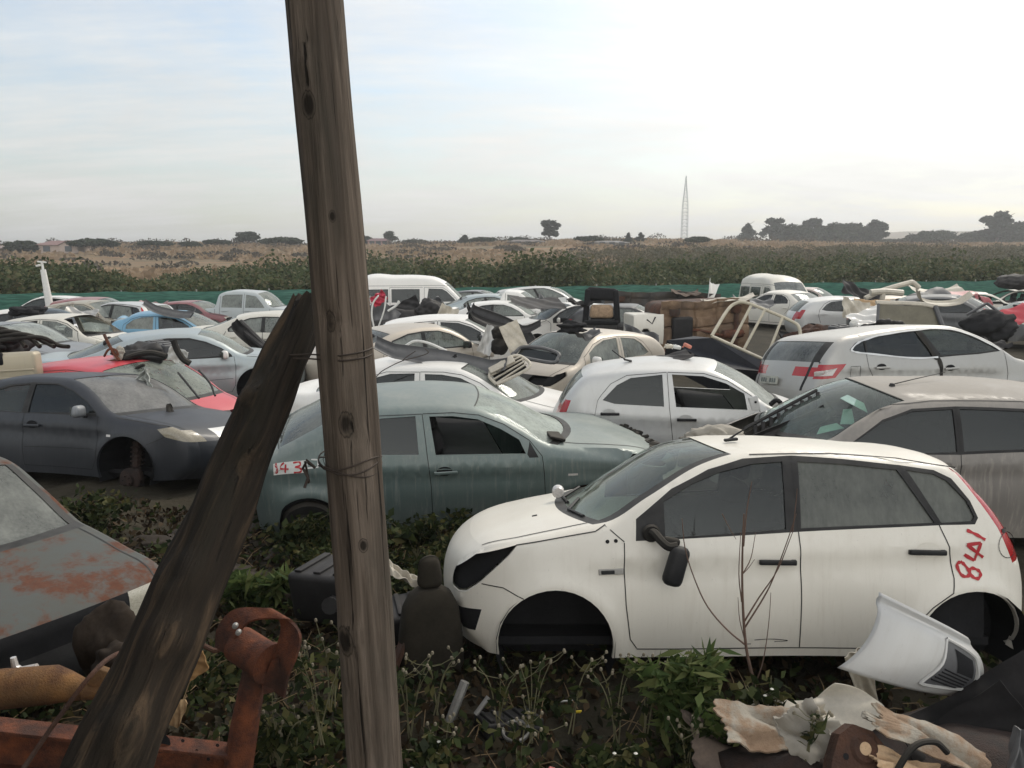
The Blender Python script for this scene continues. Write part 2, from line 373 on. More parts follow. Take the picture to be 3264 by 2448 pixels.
HUBM = rusty('oily_hub', (.014, .010, .008), (.045, .022, .014), 9.0, (.02, .018, .016))
def build_car(S, name, label, cat, pose, PM, opt=None, group=None):
    """S: side-view description of the body (front at x=0, metres). pose: x, y of the front centre, heading angle of the rearward axis, height"""
    o = dict(detail=1, missing=(), dark=(), mats={}, seams=True, wheels=None, interior=True, deform=None, handles=True, mirrors=True, dent=0.006, tilt=(0, 0))
    o.update(opt or {})
    near = o['detail']
    h = {2: 0.045, 1: 0.085, 0: 0.16}[near]; g = {2: 0.075, 1: 0.13, 0: 0.26}[near]
    sx, sy, sz = o.get('scale', (1, 1, 1))
    L, W = S['L'], S['W']; hw = W / 2
    Ep = [(p[1], p[2], p[3], p[4]) for p in S['E']]; names = [p[0] for p in S['E']]
    E, seg = chord_spline(Ep, h); E2 = E[:, :2]
    fl_r, fl_k = S.get('fillet', (0.10, 0.7))
    belt = np.array(S['belt']); tum = S.get('tumble', 0.36)
    arches = S['arches']
    ft, fl = S.get('front_taper', (0.30, 0.75)); rt, rl = S.get('rear_taper', (0.20, 0.6))
    xmin, xmax = E2[:, 0].min(), E2[:, 0].max()
    crease = S.get('crease')
    def half(X, Z):
        X = np.asarray(X, float); Z = np.asarray(Z, float)
        zb = np.interp(X, belt[:, 0], belt[:, 1])
        low = hw * (1 - 0.05 * np.clip((0.62 - Z) / 0.4, 0, 2) ** 2 - 0.02 * np.clip((Z - 0.62) / 0.4, 0, 2) ** 2)
        at_b = hw * (1 - 0.02 * np.clip((zb - 0.62) / 0.4, 0, 2) ** 2)
        up = at_b - 0.012 - tum * (Z - zb) - S.get('tum2', 0.10) * np.clip(Z - zb, 0, 9) ** 2
        k = 0.02; dlt = low - up
        y = low - k * np.log1p(np.exp(np.clip(dlt / k, -40, 40)))
        tf = np.clip((xmin + fl - X) / fl, 0, 1); tr = np.clip((X - (xmax - rl)) / rl, 0, 1)
        y = y * (1 - ft * tf ** 2.4) * (1 - rt * tr ** 2.4)
        if crease:
            zc = np.interp(X, [c[0] for c in crease], [c[1] for c in crease]); ff = np.clip((X - crease[0][0]) / 0.3, 0, 1) * np.clip((crease[-1][0] - X) / 0.3, 0, 1)
            y = y + 0.012 * ff * np.exp(-np.clip((Z - zc) / 0.05, -9, 9) ** 2) - 0.010 * ff * np.exp(-np.clip((Z - zc + 0.11) / 0.07, -9, 9) ** 2)
        for (ax, az, ar) in arches:
            d = np.hypot(X - ax, Z - az); y = y + S.get('flare', 0.014) * np.exp(-np.clip((d - ar - 0.02) / 0.055, -9, 9) ** 2) * (Z < az + 0.6)
        d = dist_poly(E2, X, Z); q = np.clip((fl_r - d) / fl_r, 0, 1)
        return y - fl_k * fl_r * (1 - np.sqrt(np.clip(1 - q * q, 0, 1)))
    yE = half(E2[:, 0], E2[:, 1])
    # ---- side outline with wheel arches cut out
    zs = S['sill']; bot = []
    for (ax, az, ar) in sorted(arches, key=lambda a: -a[0]):
        dz = np.clip((zs - az) / ar, -1, 1); a0 = math.asin(dz); k = {2: 22, 1: 14, 0: 8}[near]
        for j in range(k + 1):
            th = a0 + (PI - 2 * a0) * j / k; bot.append((ax + ar * math.cos(th), az + ar * math.sin(th)))
    low = [tuple(E2[-1])] + bot + [tuple(E2[0])]
    low = resample(low, h * 1.6, False)[1:-1]
    outline = np.vstack([E2, low])
    polys = [(k, m, resample(p, h)) for k, m, p in S['polys']]
    V2 = []; ED = []
    def addloop(P):
        b = len(V2); n = len(P); V2.extend([Vector((float(p[0]), float(p[1]))) for p in P]); ED.extend([(b + i, b + (i + 1) % n) for i in range(n)])
    addloop(outline)
    for k, m, p in polys: addloop(p)
    tang = np.gradient(E2, axis=0); tang /= np.linalg.norm(tang, axis=1, keepdims=True) + 1e-9
    nrm = np.stack([tang[:, 1], -tang[:, 0]], 1)
    pts = []
    for fr in ((0.12, 0.35, 0.65, 1.0) if near == 2 else (0.3, 1.0)):
        pts.append(E2 + nrm * fl_r * fr)
    xs = np.arange(xmin, xmax, g); zz = np.arange(zs, E2[:, 1].max(), g)
    XX, ZZ = np.meshgrid(xs, zz); XX = XX + (np.arange(len(zz)) % 2)[:, None] * g / 2
    pts.append(np.stack([XX.ravel(), ZZ.ravel()], 1))
    for (ax, az, ar) in arches:
        if near == 2:
            for dr in (0.03, 0.06, 0.10):
                th = np.linspace(0, PI, 24); pts.append(np.stack([ax + (ar + dr) * np.cos(th), az + (ar + dr) * np.sin(th)], 1))
    if near == 2 and crease:
        for dz in (-0.16, -0.11, -0.05, 0, 0.04):
            xx = np.arange(crease[0][0], crease[-1][0], 0.12); pts.append(np.stack([xx, np.interp(xx, [c[0] for c in crease], [c[1] for c in crease]) + dz], 1))
    pts = np.vstack(pts); pts = pts[inside(outline, pts[:, 0], pts[:, 1])]
    V2.extend([Vector((float(a), float(b))) for a, b in pts])
    ov, oe, of = delaunay_2d_cdt(V2, ED, [], 0, 1e-4, False)[:3]
    ov = np.array([(p[0], p[1]) for p in ov]); of = np.array([q for q in of if len(q) == 3])
    cen = ov[of].mean(1); keep = inside(outline, cen[:, 0], cen[:, 1]); of = of[keep]; cen = cen[keep]
    key = np.array(['body'] * len(of), dtype=object); mslot = np.zeros(len(of), int); done = np.zeros(len(of), bool)
    for k, m, p in polys:
        hit = inside(p, cen[:, 0], cen[:, 1]) & ~done; key[hit] = k; mslot[hit] = m; done |= hit
    yv = half(ov[:, 0], ov[:, 1])
    parts = {}
    def acc(k): return parts.setdefault(k, dict(v=[], f=[], m=[]))
    def push(k, v, f, m): 
        a = acc(k); b = len(a['v']); a['v'] += [tuple(p) for p in v]; a['f'] += [tuple(b + i for i in q) for q in f]; a['m'] += list(m)
    sided = lambda k, s: k if k in ('body', 'bumperF', 'bumperR', 'grille', 'hood', 'boot', 'tailgate', 'cowl', 'roofglass') else (k, s)
    inset = {k: 0.012 for k in GLASSES}
    for k in o['dark']: inset[k] = 0.07
    edge_of = {}
    for ti, q in enumerate(of):
        for a, b in ((q[0], q[1]), (q[1], q[2]), (q[2], q[0])): edge_of.setdefault((min(a, b), max(a, b)), []).append(ti)
    rims = [(e, t) for e, t in edge_of.items() if len(t) == 2 and key[t[0]] != key[t[1]] and ((key[t[0]] in inset) != (key[t[1]] in inset))]
    arch_e = []
    for e, t in edge_of.items():
        if len(t) == 1:
            m_ = (ov[e[0]] + ov[e[1]]) / 2
            if any(abs(np.hypot(m_[0] - a[0], m_[1] - a[1]) - a[2]) < 0.02 for a in arches): arch_e.append((e, t[0]))
    for s in (-1, 1):
        for k in set(key):
            idx = np.where(key == k)[0]; used = np.unique(of[idx]); rm = {u: i for i, u in enumerate(used)}
            v = np.stack([ov[used, 0], s * (yv[used] - inset.get(k, 0)), ov[used, 1]], 1)
            P0, P1, P2 = [np.stack([ov[of[idx][:, j], 0], s * yv[of[idx][:, j]], ov[of[idx][:, j], 1]], 1) for j in range(3)]
            flip = (np.cross(P1 - P0, P2 - P0)[:, 1] * s) < 0
            f = [[rm[q[0]], rm[q[2]], rm[q[1]]] if fl_ else [rm[q[0]], rm[q[1]], rm[q[2]]] for q, fl_ in zip(of[idx], flip)]
            push(sided(k, s), v, f, mslot[idx])
        for (a, b), t in rims:
            kk = key[t[0]] if key[t[0]] not in inset else key[t[1]]; dp = 0.03 if near == 2 else 0.05
            mm = mslot[t[0]] if key[t[0]] == kk else mslot[t[1]]
            pa, pb = [(ov[i, 0], s * yv[i], ov[i, 1]) for i in (a, b)]; qa, qb = [(ov[i, 0], s * (yv[i] - dp), ov[i, 1]) for i in (a, b)]
            push(sided(kk, s), [pa, pb, qb, qa], [(0, 1, 2, 3)], [mm])
        for (a, b), t in arch_e:
            pa, pb = [(ov[i, 0], s * yv[i], ov[i, 1]) for i in (a, b)]; qa, qb = [(ov[i, 0], s * (yv[i] - 0.035), ov[i, 1]) for i in (a, b)]
            push(sided(key[t], s), [pa, pb, qb, qa], [(0, 1, 2, 3)], [mslot[t]])
        # shut lines: narrow dark ribbons let into the panel
        if o['seams']:
            for k, pl in S.get('seams', []):
                q = resample(pl, 0.05, False); tg = np.gradient(q, axis=0); tg /= np.linalg.norm(tg, axis=1, keepdims=True) + 1e-9
                nn = np.stack([-tg[:, 1], tg[:, 0]], 1); w = 0.0031 if near == 2 else 0.006
                a, b = q + nn * w, q - nn * w
                va = np.stack([a[:, 0], s * (half(a[:, 0], a[:, 1]) + 0.0025), a[:, 1]], 1); vb = np.stack([b[:, 0], s * (half(b[:, 0], b[:, 1]) + 0.0025), b[:, 1]], 1)
                n = len(q); kk = sided(k, s)
                if kk in parts: push(kk, list(va) + list(vb), [(i, i + 1, n + i + 1, n + i) for i in range(n - 1)], [1] * (n - 1))
    # ---- centre strip: bumper, bonnet, windscreen, roof, back
    T = {2: [0, .16, .32, .48, .62, .74, .82, .88, .915, .945, .975, 1], 1: [0, .25, .5, .7, .82, .9, .95, 1], 0: [0, .4, .7, .88, 1]}[near]
    T = np.array([-t for t in T[:0:-1]] + T)
    n, nt = len(E), len(T); pw = S.get('crown_pow', 2.4)
    kf = 1 - np.abs(T) ** pw
    G = np.zeros((n, nt, 3))
    G[:, :, 0] = E[:, 0:1] + E[:, 2:3] * kf; G[:, :, 1] = yE[:, None] * T; G[:, :, 2] = E[:, 1:2] + E[:, 3:4] * kf
    segname = [names[i] for i in seg]
    rules = S['strip']
    buckets = {}
    for i in range(n - 1):
        for j in range(nt - 1):
            tm = abs(T[j] + T[j + 1]) / 2; tsgn = 1 if T[j] + T[j + 1] > 0 else -1
            for (t0, t1, k, m) in rules.get(segname[i], [(0, 1, 'body', 0)]):
                if t0 <= tm < t1: break
            buckets.setdefault((sided(k, tsgn), m), []).append((i * nt + j, i * nt + j + 1, (i + 1) * nt + j + 1, (i + 1) * nt + j))
    Gf = G.reshape(-1, 3)
    dn = np.zeros_like(G); du = np.gradient(G, axis=0); dv = np.gradient(G, axis=1); dn = np.cross(dv, du); dn /= np.linalg.norm(dn, axis=2, keepdims=True) + 1e-9; dn = dn.reshape(-1, 3)
    if dn[(n // 2) * nt + nt // 2, 2] < 0: dn = -dn
    for (k, m), q in buckets.items():
        used = sorted(set(i for f in q for i in f)); rm = {u: i for i, u in enumerate(used)}
        kb = k[0] if isinstance(k, tuple) else k
        off = {'windshield': -0.006, 'rearglass': -0.006}.get(kb, -0.06 if kb in o['dark'] else 0.0)
        push(k, Gf[used] + dn[used] * off, [[rm[i] for i in f] for f in q], [m] * len(q))
    for pl in (S.get('strip_seams', []) if o['seams'] else []):
        kk, i_nm, frac, t0, t1 = pl
        ids = [i for i in range(n - 1) if segname[i] == i_nm]
        if not ids or kk not in parts: continue
        if t0 is None:      # lengthwise line at |t| = t1
            for s in (-1, 1):
                ii = ids + [ids[-1] + 1]; tt = s * t1; w = 0.005 / yE[ii]
                row = lambda d: np.stack([E[ii, 0] + E[ii, 2] * (1 - np.abs(tt + d) ** pw), yE[ii] * (tt + d), E[ii, 1] + E[ii, 3] * (1 - np.abs(tt + d) ** pw) + 0.003], 1)
                a, b = row(w), row(-w); m_ = len(ii); push(kk, list(a) + list(b), [(i, i + 1, m_ + i + 1, m_ + i) for i in range(m_ - 1)], [1] * (m_ - 1))
        else:               # crosswise line
            i = ids[min(len(ids) - 1, int(frac * len(ids)))]; tt = np.linspace(t0, t1, 18)
            e = E[i]; c = np.stack([e[0] + e[2] * (1 - np.abs(tt) ** pw), yE[i] * tt, e[1] + e[3] * (1 - np.abs(tt) ** pw)], 1)
            d = np.array([tang[i, 0], 0, tang[i, 1]]) * (0.006 if near == 2 else 0.009); up = np.array([-tang[i, 1], 0, tang[i, 0]]) * 0.003
            up = up if up[2] >= 0 else -up
            a, b = c + d + up, c - d + up; m_ = 18; push(kk, list(a) + list(b), [(j, j + 1, m_ + j + 1, m_ + j) for j in range(m_ - 1)], [1] * (m_ - 1))
    # ---- transform: small dents everywhere, then the car's own damage
    seed = sum(ord(c) * (i + 1) for i, c in enumerate(label)) % 997; rs = np.random.RandomState(seed); ph = rs.rand(8) * 6.28; amp = o['dent']
    def warp(v):
        v = np.array(v, float)
        if len(v) == 0: return v
        x, y, z = v.T
        sg = np.where(np.abs(y) > 0.02, np.sign(y), 0)
        y = y + amp * np.sin(3.1 * x + ph[0]) * np.sin(4.3 * z + ph[1]) * sg; z = z + amp * 0.8 * np.sin(4.1 * x + ph[2]) * np.sin(3.7 * y + ph[3])
        v = np.stack([x * sx, y * sy, z * sz], 1)
        if o['deform']: v = np.array(o['deform'](v[:, 0], v[:, 1], v[:, 2])).T
        v[:, 0] -= L * sx / 2; return v
    X0, Y0, ang, Z0 = pose
    root = thing(name, label, cat, (X0 + math.cos(ang) * L * sx / 2, Y0 + math.sin(ang) * L * sx / 2, Z0), (o['tilt'][0], o['tilt'][1], ang), group)
    M = dict(windshield=G_WS, rearglass=G_REAR, winF=G_SIDE, winR=G_SIDE, winQ=G_SIDE, winQ2=G_SIDE, headlight=L_HEAD, taillight=L_RED, taillight2=L_RED, fog=TRIM, cowl=TRIM, grille=TRIM, trim=TRIM, roofglass=TRIM)
    M.update(o['mats'])
    objs = {}
    order = sorted(parts, key=lambda k: 1 if (k[0] if isinstance(k, tuple) else k) in PARENT else 0)
    for k in order:
        kb = k[0] if isinstance(k, tuple) else k
        if kb in o['missing'] or k in o['missing']: continue
        pk = PARENT.get(kb); par = objs.get((pk, k[1])) if (pk and isinstance(k, tuple)) else objs.get(pk)
        a = parts[k]; mm = DARK if kb in o['dark'] else M.get(kb, M.get('panel', PM))
        ob = mesh(PARTNAME.get(kb, kb), warp(a['v']), a['f'], [mm, TRIM, CHROME], par or root, a['m'])
        if kb in ('body', 'bumperF', 'bumperR', 'hood', 'boot', 'tailgate'):
            bm = bmesh.new(); bm.from_mesh(ob.data); bmesh.ops.remove_doubles(bm, verts=bm.verts, dist=0.0008); bm.to_mesh(ob.data); bm.free()
        try: ob.data.set_sharp_from_angle(angle=R(50))
        except Exception: pass
        objs[k] = ob
    def sub(mb, nm, mats, par=root, smooth=True, lab=None):
        mb.v = [tuple(p) for p in warp(mb.v)] if mb.v else []
        return mb.build(nm, mats, par, smooth, lab)
    # ---- under the skin
    A = {nm: np.array(p[:2]) for nm, p in zip(names, Ep)}
    xb = A['ws'][0]; xr = A['rg_end'][0] if 'rg_end' in A else xmax - 0.3
    zb_ = lambda x: float(np.interp(x, belt[:, 0], belt[:, 1]))
    if o['interior']:
        mb = MB(); st = np.linspace(xb - 0.1, min(xr, xmax - 0.12), 9); v = []; f = []
        for x in st:
            y = float(half([x], [zb_(x) - 0.06])[0]) - 0.075
            for (yy, zz_) in ((-y, zb_(x) - 0.05), (-y, 0.30), (y, 0.30), (y, zb_(x) - 0.05)): v.append((x, yy, zz_))
        for i in range(8):
            for j in range(3): f.append((i * 4 + j, i * 4 + j + 1, i * 4 + 4 + j + 1, i * 4 + 4 + j))
        f += [(0, 1, 2, 3), (32, 33, 34, 35)]; mb.add(v, f); 
        yd = float(half([xb], [zb_(xb) - 0.05])[0]) - 0.1
        mb.box((xb + 0.22, 0, zb_(xb) - 0.10), (0.62, 2 * yd, 0.20), (0, -0.1, 0), 0, 0.05)
        sub(mb, 'cabin', [DARK], smooth=False)
        mb = MB(); hp = S.get('seat_x', xb + 1.05); zt = zb_(hp)
        for yy in (-0.36, 0.36):
            mb.box((hp + 0.12, yy, zt - 0.13), (0.15, 0.46, 0.62), (0, 0.25, 0), 0, 0.06, 0.85); mb.box((hp + 0.23, yy, zt + 0.26), (0.09, 0.25, 0.18), (0, 0.2, 0), 0, 0.04); mb.box((hp - 0.2, yy, 0.46), (0.5, 0.48, 0.16), (0, -0.1, 0), 0, 0.06)
        if xr - hp > 1.0:
            mb.box((hp + 1.0, 0, zt - 0.1), (0.16, 1.2, 0.6), (0, 0.3, 0), 0, 0.06); mb.box((hp + 0.72, 0, 0.5), (0.45, 1.2, 0.16), (0, -0.1, 0), 0, 0.06)
            for yy in (-0.36, 0.36): mb.box((hp + 1.12, yy, zt + 0.25), (0.08, 0.24, 0.15), (0, 0.2, 0), 0, 0.035)
        sub(mb, 'seat', [o['mats'].get('seat', SEAT)])
        if near == 2:
            mb = MB(); c = Vector((xb + 0.62, 0.36, zb_(xb) + 0.0)); ring = [c + Vector((math.sin(a) * 0.06, math.cos(a) * 0.18, math.sin(a) * 0.17)) for a in np.linspace(0, 2 * PI, 20)]
            mb.tube(ring, 0.016, 6, cap=False); mb.tube([c, c + Vector((-0.25, 0, -0.1))], 0.03); sub(mb, 'steering_wheel', [TRIM])
        ri = [i for i in range(n) if A['roof'][0] - 0.1 <= E[i, 0] <= A['rg'][0] + 0.05 and E[i, 1] > A['roof'][1] - 0.1] if 'roof' in A else []
        if len(ri) > 1:
            mb = MB(); v = []; jj = [j for j in range(nt) if abs(T[j]) <= 0.95]
            for i in ri:
                for j in jj: v.append(tuple(G[i, j] - np.array([0, 0, 0.035])))
            m_ = len(jj); mb.add(v, [(a * m_ + b, a * m_ + b + 1, (a + 1) * m_ + b + 1, (a + 1) * m_ + b) for a in range(len(ri) - 1) for b in range(m_ - 1)])
            sub(mb, 'head_lining', [LINER])
    mb = MB(); mb.box(((xmin + xmax) / 2, 0, zs + 0.05), (L - 0.7, W - 0.36, 0.05))
    for (ax, az, ar) in arches:
        for s in (-1, 1):
            yo = float(half([ax], [az + ar + 0.03])[0]) - 0.02; th = np.linspace(-0.5, PI + 0.5, 15); v = []; f = []
            for a in th:
                p = (ax + (ar + 0.012) * math.cos(a), az + (ar + 0.012) * math.sin(a)); v += [(p[0], s * yo, p[1]), (p[0], s * (yo - 0.42), p[1])]
            for i in range(14): f.append((2 * i, 2 * i + 1, 2 * i + 3, 2 * i + 2))
            f.append(tuple(2 * i + 1 for i in range(15))); mb.add(v, f)
    sub(mb, 'underbody', [o['mats'].get('under', DARK)], smooth=False)
    if o['handles']:
        for (k, x, z) in S.get('handles', []):
            for s in (-1, 1):
                if (k, s) not in objs: continue
                y = float(half([x], [z])[0]); mb = MB()
                if near == 2:
                    v = [(x - 0.055, s * (y + 0.0015), z + 0.015)] ; ths = np.linspace(0, 2 * PI, 18)[:-1]
                    ring = [(x + 0.01 + 0.075 * math.cos(a), s * (float(half([x], [z + 0.01])[0]) + 0.002), z + 0.012 + 0.045 * math.sin(a)) for a in ths]; mb.add(ring, [tuple(range(17))], 0)
                mb.box((x, s * (y + 0.022), z), (0.22, 0.018, 0.032), (0, o.get('hrot', 0.02), 0), 1, 0.012); mb.box((x - 0.095, s * (y + 0.008), z), (0.025, 0.03, 0.026), (0, 0, 0), 1); mb.box((x + 0.095, s * (y + 0.008), z), (0.025, 0.03, 0.026), (0, 0, 0), 1)
                sub(mb, 'door_handle', [o['mats'].get('recess', PM), o['mats'].get('handle', PM)], objs[(k, s)])
    if o['mirrors']:
        for s in (o['mirrors'] if isinstance(o['mirrors'], tuple) else (-1, 1)):
            x, z = S.get('mirror', (A['ws'][0] + 0.32, zb_(A['ws'][0] + 0.3) + 0.07)); y = float(half([x], [zb_(x)])[0])
            mb = MB(); mb.box((x - 0.02, s * (y + 0.12), z + 0.03), (0.10, 0.20, 0.14), (0, 0, s * 0.2), 0, 0.045, 0.9); mb.box((x, s * (y + 0.02), z - 0.03), (0.06, 0.10, 0.035), (s * 0.3, 0, 0), 1, 0.01)
            mb.box((x + 0.033, s * (y + 0.125), z + 0.03), (0.008, 0.155, 0.10), (0, 0, s * 0.2), 2)
            sub(mb, 'wing_mirror', [o['mats'].get('mirror', PM), TRIM, G_SIDE])
    if o['wheels']:
        for wi, kind in enumerate(o['wheels']):
            ax, az, ar = arches[0 if wi < 2 else 1]; s = (-1, 1)[wi % 2]; y = float(half([ax], [az + ar + 0.05])[0])
            if not kind: continue
            mb = MB(); zc = o.get('axle_z', az)
            if kind == 'tyre':
                r = min(0.30, ar - 0.04); pr = [(r * .62, -.09), (r * .9, -.10), (r, -.07), (r, .07), (r * .9, .10), (r * .62, .09)]
                mb.lathe([(a, s * (y - 0.12) + b) for a, b in pr], 28, 0, 'Y', (ax, 0, zc)); sub(mb, 'wheel', [RUBBER]); wheel = root.children[-1] if root.children else None
                mb = MB(); mb.lathe([(r * .64, s * (y - 0.03)), (r * .58, s * (y - 0.05)), (r * .5, s * (y - 0.07)), (r * .2, s * (y - 0.05)), (0.001, s * (y - 0.045))], 24, 0, 'Y', (ax, 0, zc)); sub(mb, 'rim', [o['mats'].get('rim', STEEL)])
            else:
                mb.lathe([(0.14, s * (y - .17)), (0.14, s * (y - .10)), (0.13, s * (y - .09)), (0.07, s * (y - .085)), (0.065, s * (y - .05)), (0.035, s * (y - .045)), (0.001, s * (y - .04))], 22, 0, 'Y', (ax, 0, zc))
                for q in range(5):
                    a = q * 2 * PI / 5; mb.tube([(ax + .05 * math.cos(a), s * (y - .055), zc + .05 * math.sin(a)), (ax + .05 * math.cos(a), s * (y - .02), zc + .05 * math.sin(a))], 0.007, 6)
                mb.tube([(ax + .02 + .07 * math.cos(a_), s * (y - .25 + .07 * math.sin(a_)), zc + .14 + .26 * a_ / 31.4) for a_ in np.linspace(0, 31.4, 60)], 0.010, 6); mb.box((ax - .10, s * (y - .13), zc + .06), (.08, .07, .15), (0, .3, 0), 0, .02); mb.tube([(ax, s * (y - .17), zc), (ax, s * (y - .5), zc + .05)], 0.045); mb.tube([(ax, s * (y - .2), zc), (ax + .02, s * (y - .25), zc + .42)], 0.05)
                sub(mb, 'wheel_hub', [HUBM])
    return root, objs, half, warp

# ------------------------------------------------------------------ body shapes (x rearward from the front bumper, z up; last two numbers push the centre line)
B = lambda *a: a
HATCH_A = dict(flare=.024, L=3.78, W=1.68, sill=.205, fillet=(.085, .7), front_taper=(.30, .62), rear_taper=(.22, .5), tumble=.34,
  E=[B('bumperF', .34, .205, -.20, 0), B('bumperF', .215, .33, -.13, 0), B('bumperF', .17, .50, -.11, 0), B('bumperF', .155, .62, -.09, 0), B('lampF', .20, .735, -.10, -.01), B('hood', .36, .84, -.12, .01), B('hood', .60, .90, -.10, .025), B('hood', .85, .95, -.13, .02), B('cowl', 1.02, .985, -.19, .0),
     B('ws', 1.10, 1.0, -.20, -.005), B('ws', 1.36, 1.15, -.17, .02), B('ws', 1.71, 1.345, -.12, .045), B('roof', 1.90, 1.40, -.09, .035), B('roof', 2.23, 1.423, 0, .03), B('roof', 2.6, 1.405, 0, .03), B('roof', 2.95, 1.37, .03, .025), B('rg', 3.24, 1.32, .10, .03), B('rg', 3.38, 1.17, .12, .01),
     B('tail', 3.53, .97, .12, 0), B('tail', 3.65, .75, .11, 0), B('bumperR', 3.69, .62, .09, 0), B('bumperR', 3.69, .4, .09, 0), B('bumperR', 3.6, .215, .08, 0)],
  belt=[(1.0, .93), (2.2, .955), (3.3, 1.01)], arches=[(.79, .275, .345), (3.28, .275, .34)],
  polys=[('winF', 0, [(1.445, .925), (1.447, 1.132), (1.621, 1.233), (1.797, 1.30), (2.006, 1.347), (2.19, 1.358), (2.165, .97)]),
         ('winR', 0, [(2.285, 1.358), (2.57, 1.345), (2.88, 1.318), (3.06, 1.012), (2.255, .975)]),
         ('winQ', 0, [(2.94, 1.318), (3.10, 1.295), (3.17, 1.255), (3.268, 1.14), (3.303, 1.045), (3.285, 1.02), (3.10, 1.012)]),
         ('headlight', 0, [(.13, .66), (.31, .80), (.565, .875), (.51, .81), (.33, .63), (.25, .565), (.2, .555), (.13, .58)]),
         ('fog', 0, [(.10, .45), (.345, .47), (.305, .33), (.10, .31)]),
         ('taillight', 0, [(3.215, 1.335), (3.265, 1.265), (3.45, .975), (3.55, .76), (3.75, .80), (3.6, 1.06), (3.40, 1.34)]),
         ('doorF', 1, [(1.269, .905), (1.275, 1.03), (1.5, 1.205), (1.733, 1.318), (1.954, 1.378), (2.255, 1.392), (2.233, .957)]),
         ('doorR', 1, [(2.255, 1.392), (2.568, 1.375), (2.91, 1.345), (3.11, 1.0), (2.233, .957)]),
         ('body', 1, [(2.91, 1.345), (3.107, 1.318), (3.20, 1.27), (3.29, 1.14), (3.325, 1.04), (3.3, 1.003), (3.10, 1.0)]),
         ('doorF', 0, [(1.205, .9), (1.269, .91), (2.233, .962), (2.245, .55), (2.25, .255), (1.275, .255), (1.235, .32), (1.208, .53), (1.197, .745)]),
         ('doorR', 0, [(2.233, .962), (3.085, 1.0), (3.13, .873), (3.155, .69), (3.14, .607), (3.02, .52), (2.93, .43), (2.89, .255), (2.25, .255), (2.245, .55)]),
         ('bumperF', 0, [(0, .56), (.25, .55), (.345, .625), (.476, .62), (.60, .565), (.60, .1), (0, .1)])],
  seams=[('doorF', [(1.20, .895), (1.197, .745), (1.208, .53), (1.235, .32), (1.275, .262)]), ('doorR', [(2.250, 1.39), (2.238, .96), (2.25, .55), (2.252, .262)]), ('doorR', [(3.085, 1.0), (3.13, .873), (3.155, .69), (3.14, .607), (3.02, .52), (2.935, .43)]), ('doorF', [(1.275, .258), (2.25, .258)]), ('doorR', [(2.25, .258), (2.89, .258)]),
         ('bumperF', [(.345, .63), (.476, .62), (.60, .565)]), ('body', [(.555, .872), (.8, .915), (1.03, .955)]), ('body', [(1.03, .955), (1.09, .99), (1.2, .9)]), ('body', [(3.25, 1.33), (2.9, 1.385), (2.5, 1.405), (2.0, 1.40)])],
  strip=dict(bumperF=[(0, 1.01, 'bumperF', 0)], lampF=[(0, 1.01, 'bumperF', 0)], hood=[(0, .945, 'hood', 0), (.945, 1.01, 'body', 0)], cowl=[(0, .97, 'cowl', 0)], ws=[(0, .90, 'windshield', 0), (.9, .915, 'body', 1)], rg=[(0, .86, 'rearglass', 0), (.86, 1.01, 'tailgate', 0)], tail=[(0, .9, 'tailgate', 0), (.9, 1.01, 'taillight', 0)], bumperR=[(0, 1.01, 'bumperR', 0)]),
  strip_seams=[('hood', 'hood', 0, None, .94)], handles=[('doorF', 2.105, .785), ('doorR', 2.995, .845)], crease=[(.9, .80), (3.5, .90)], mirror=(1.42, .97), seat_x=2.0)

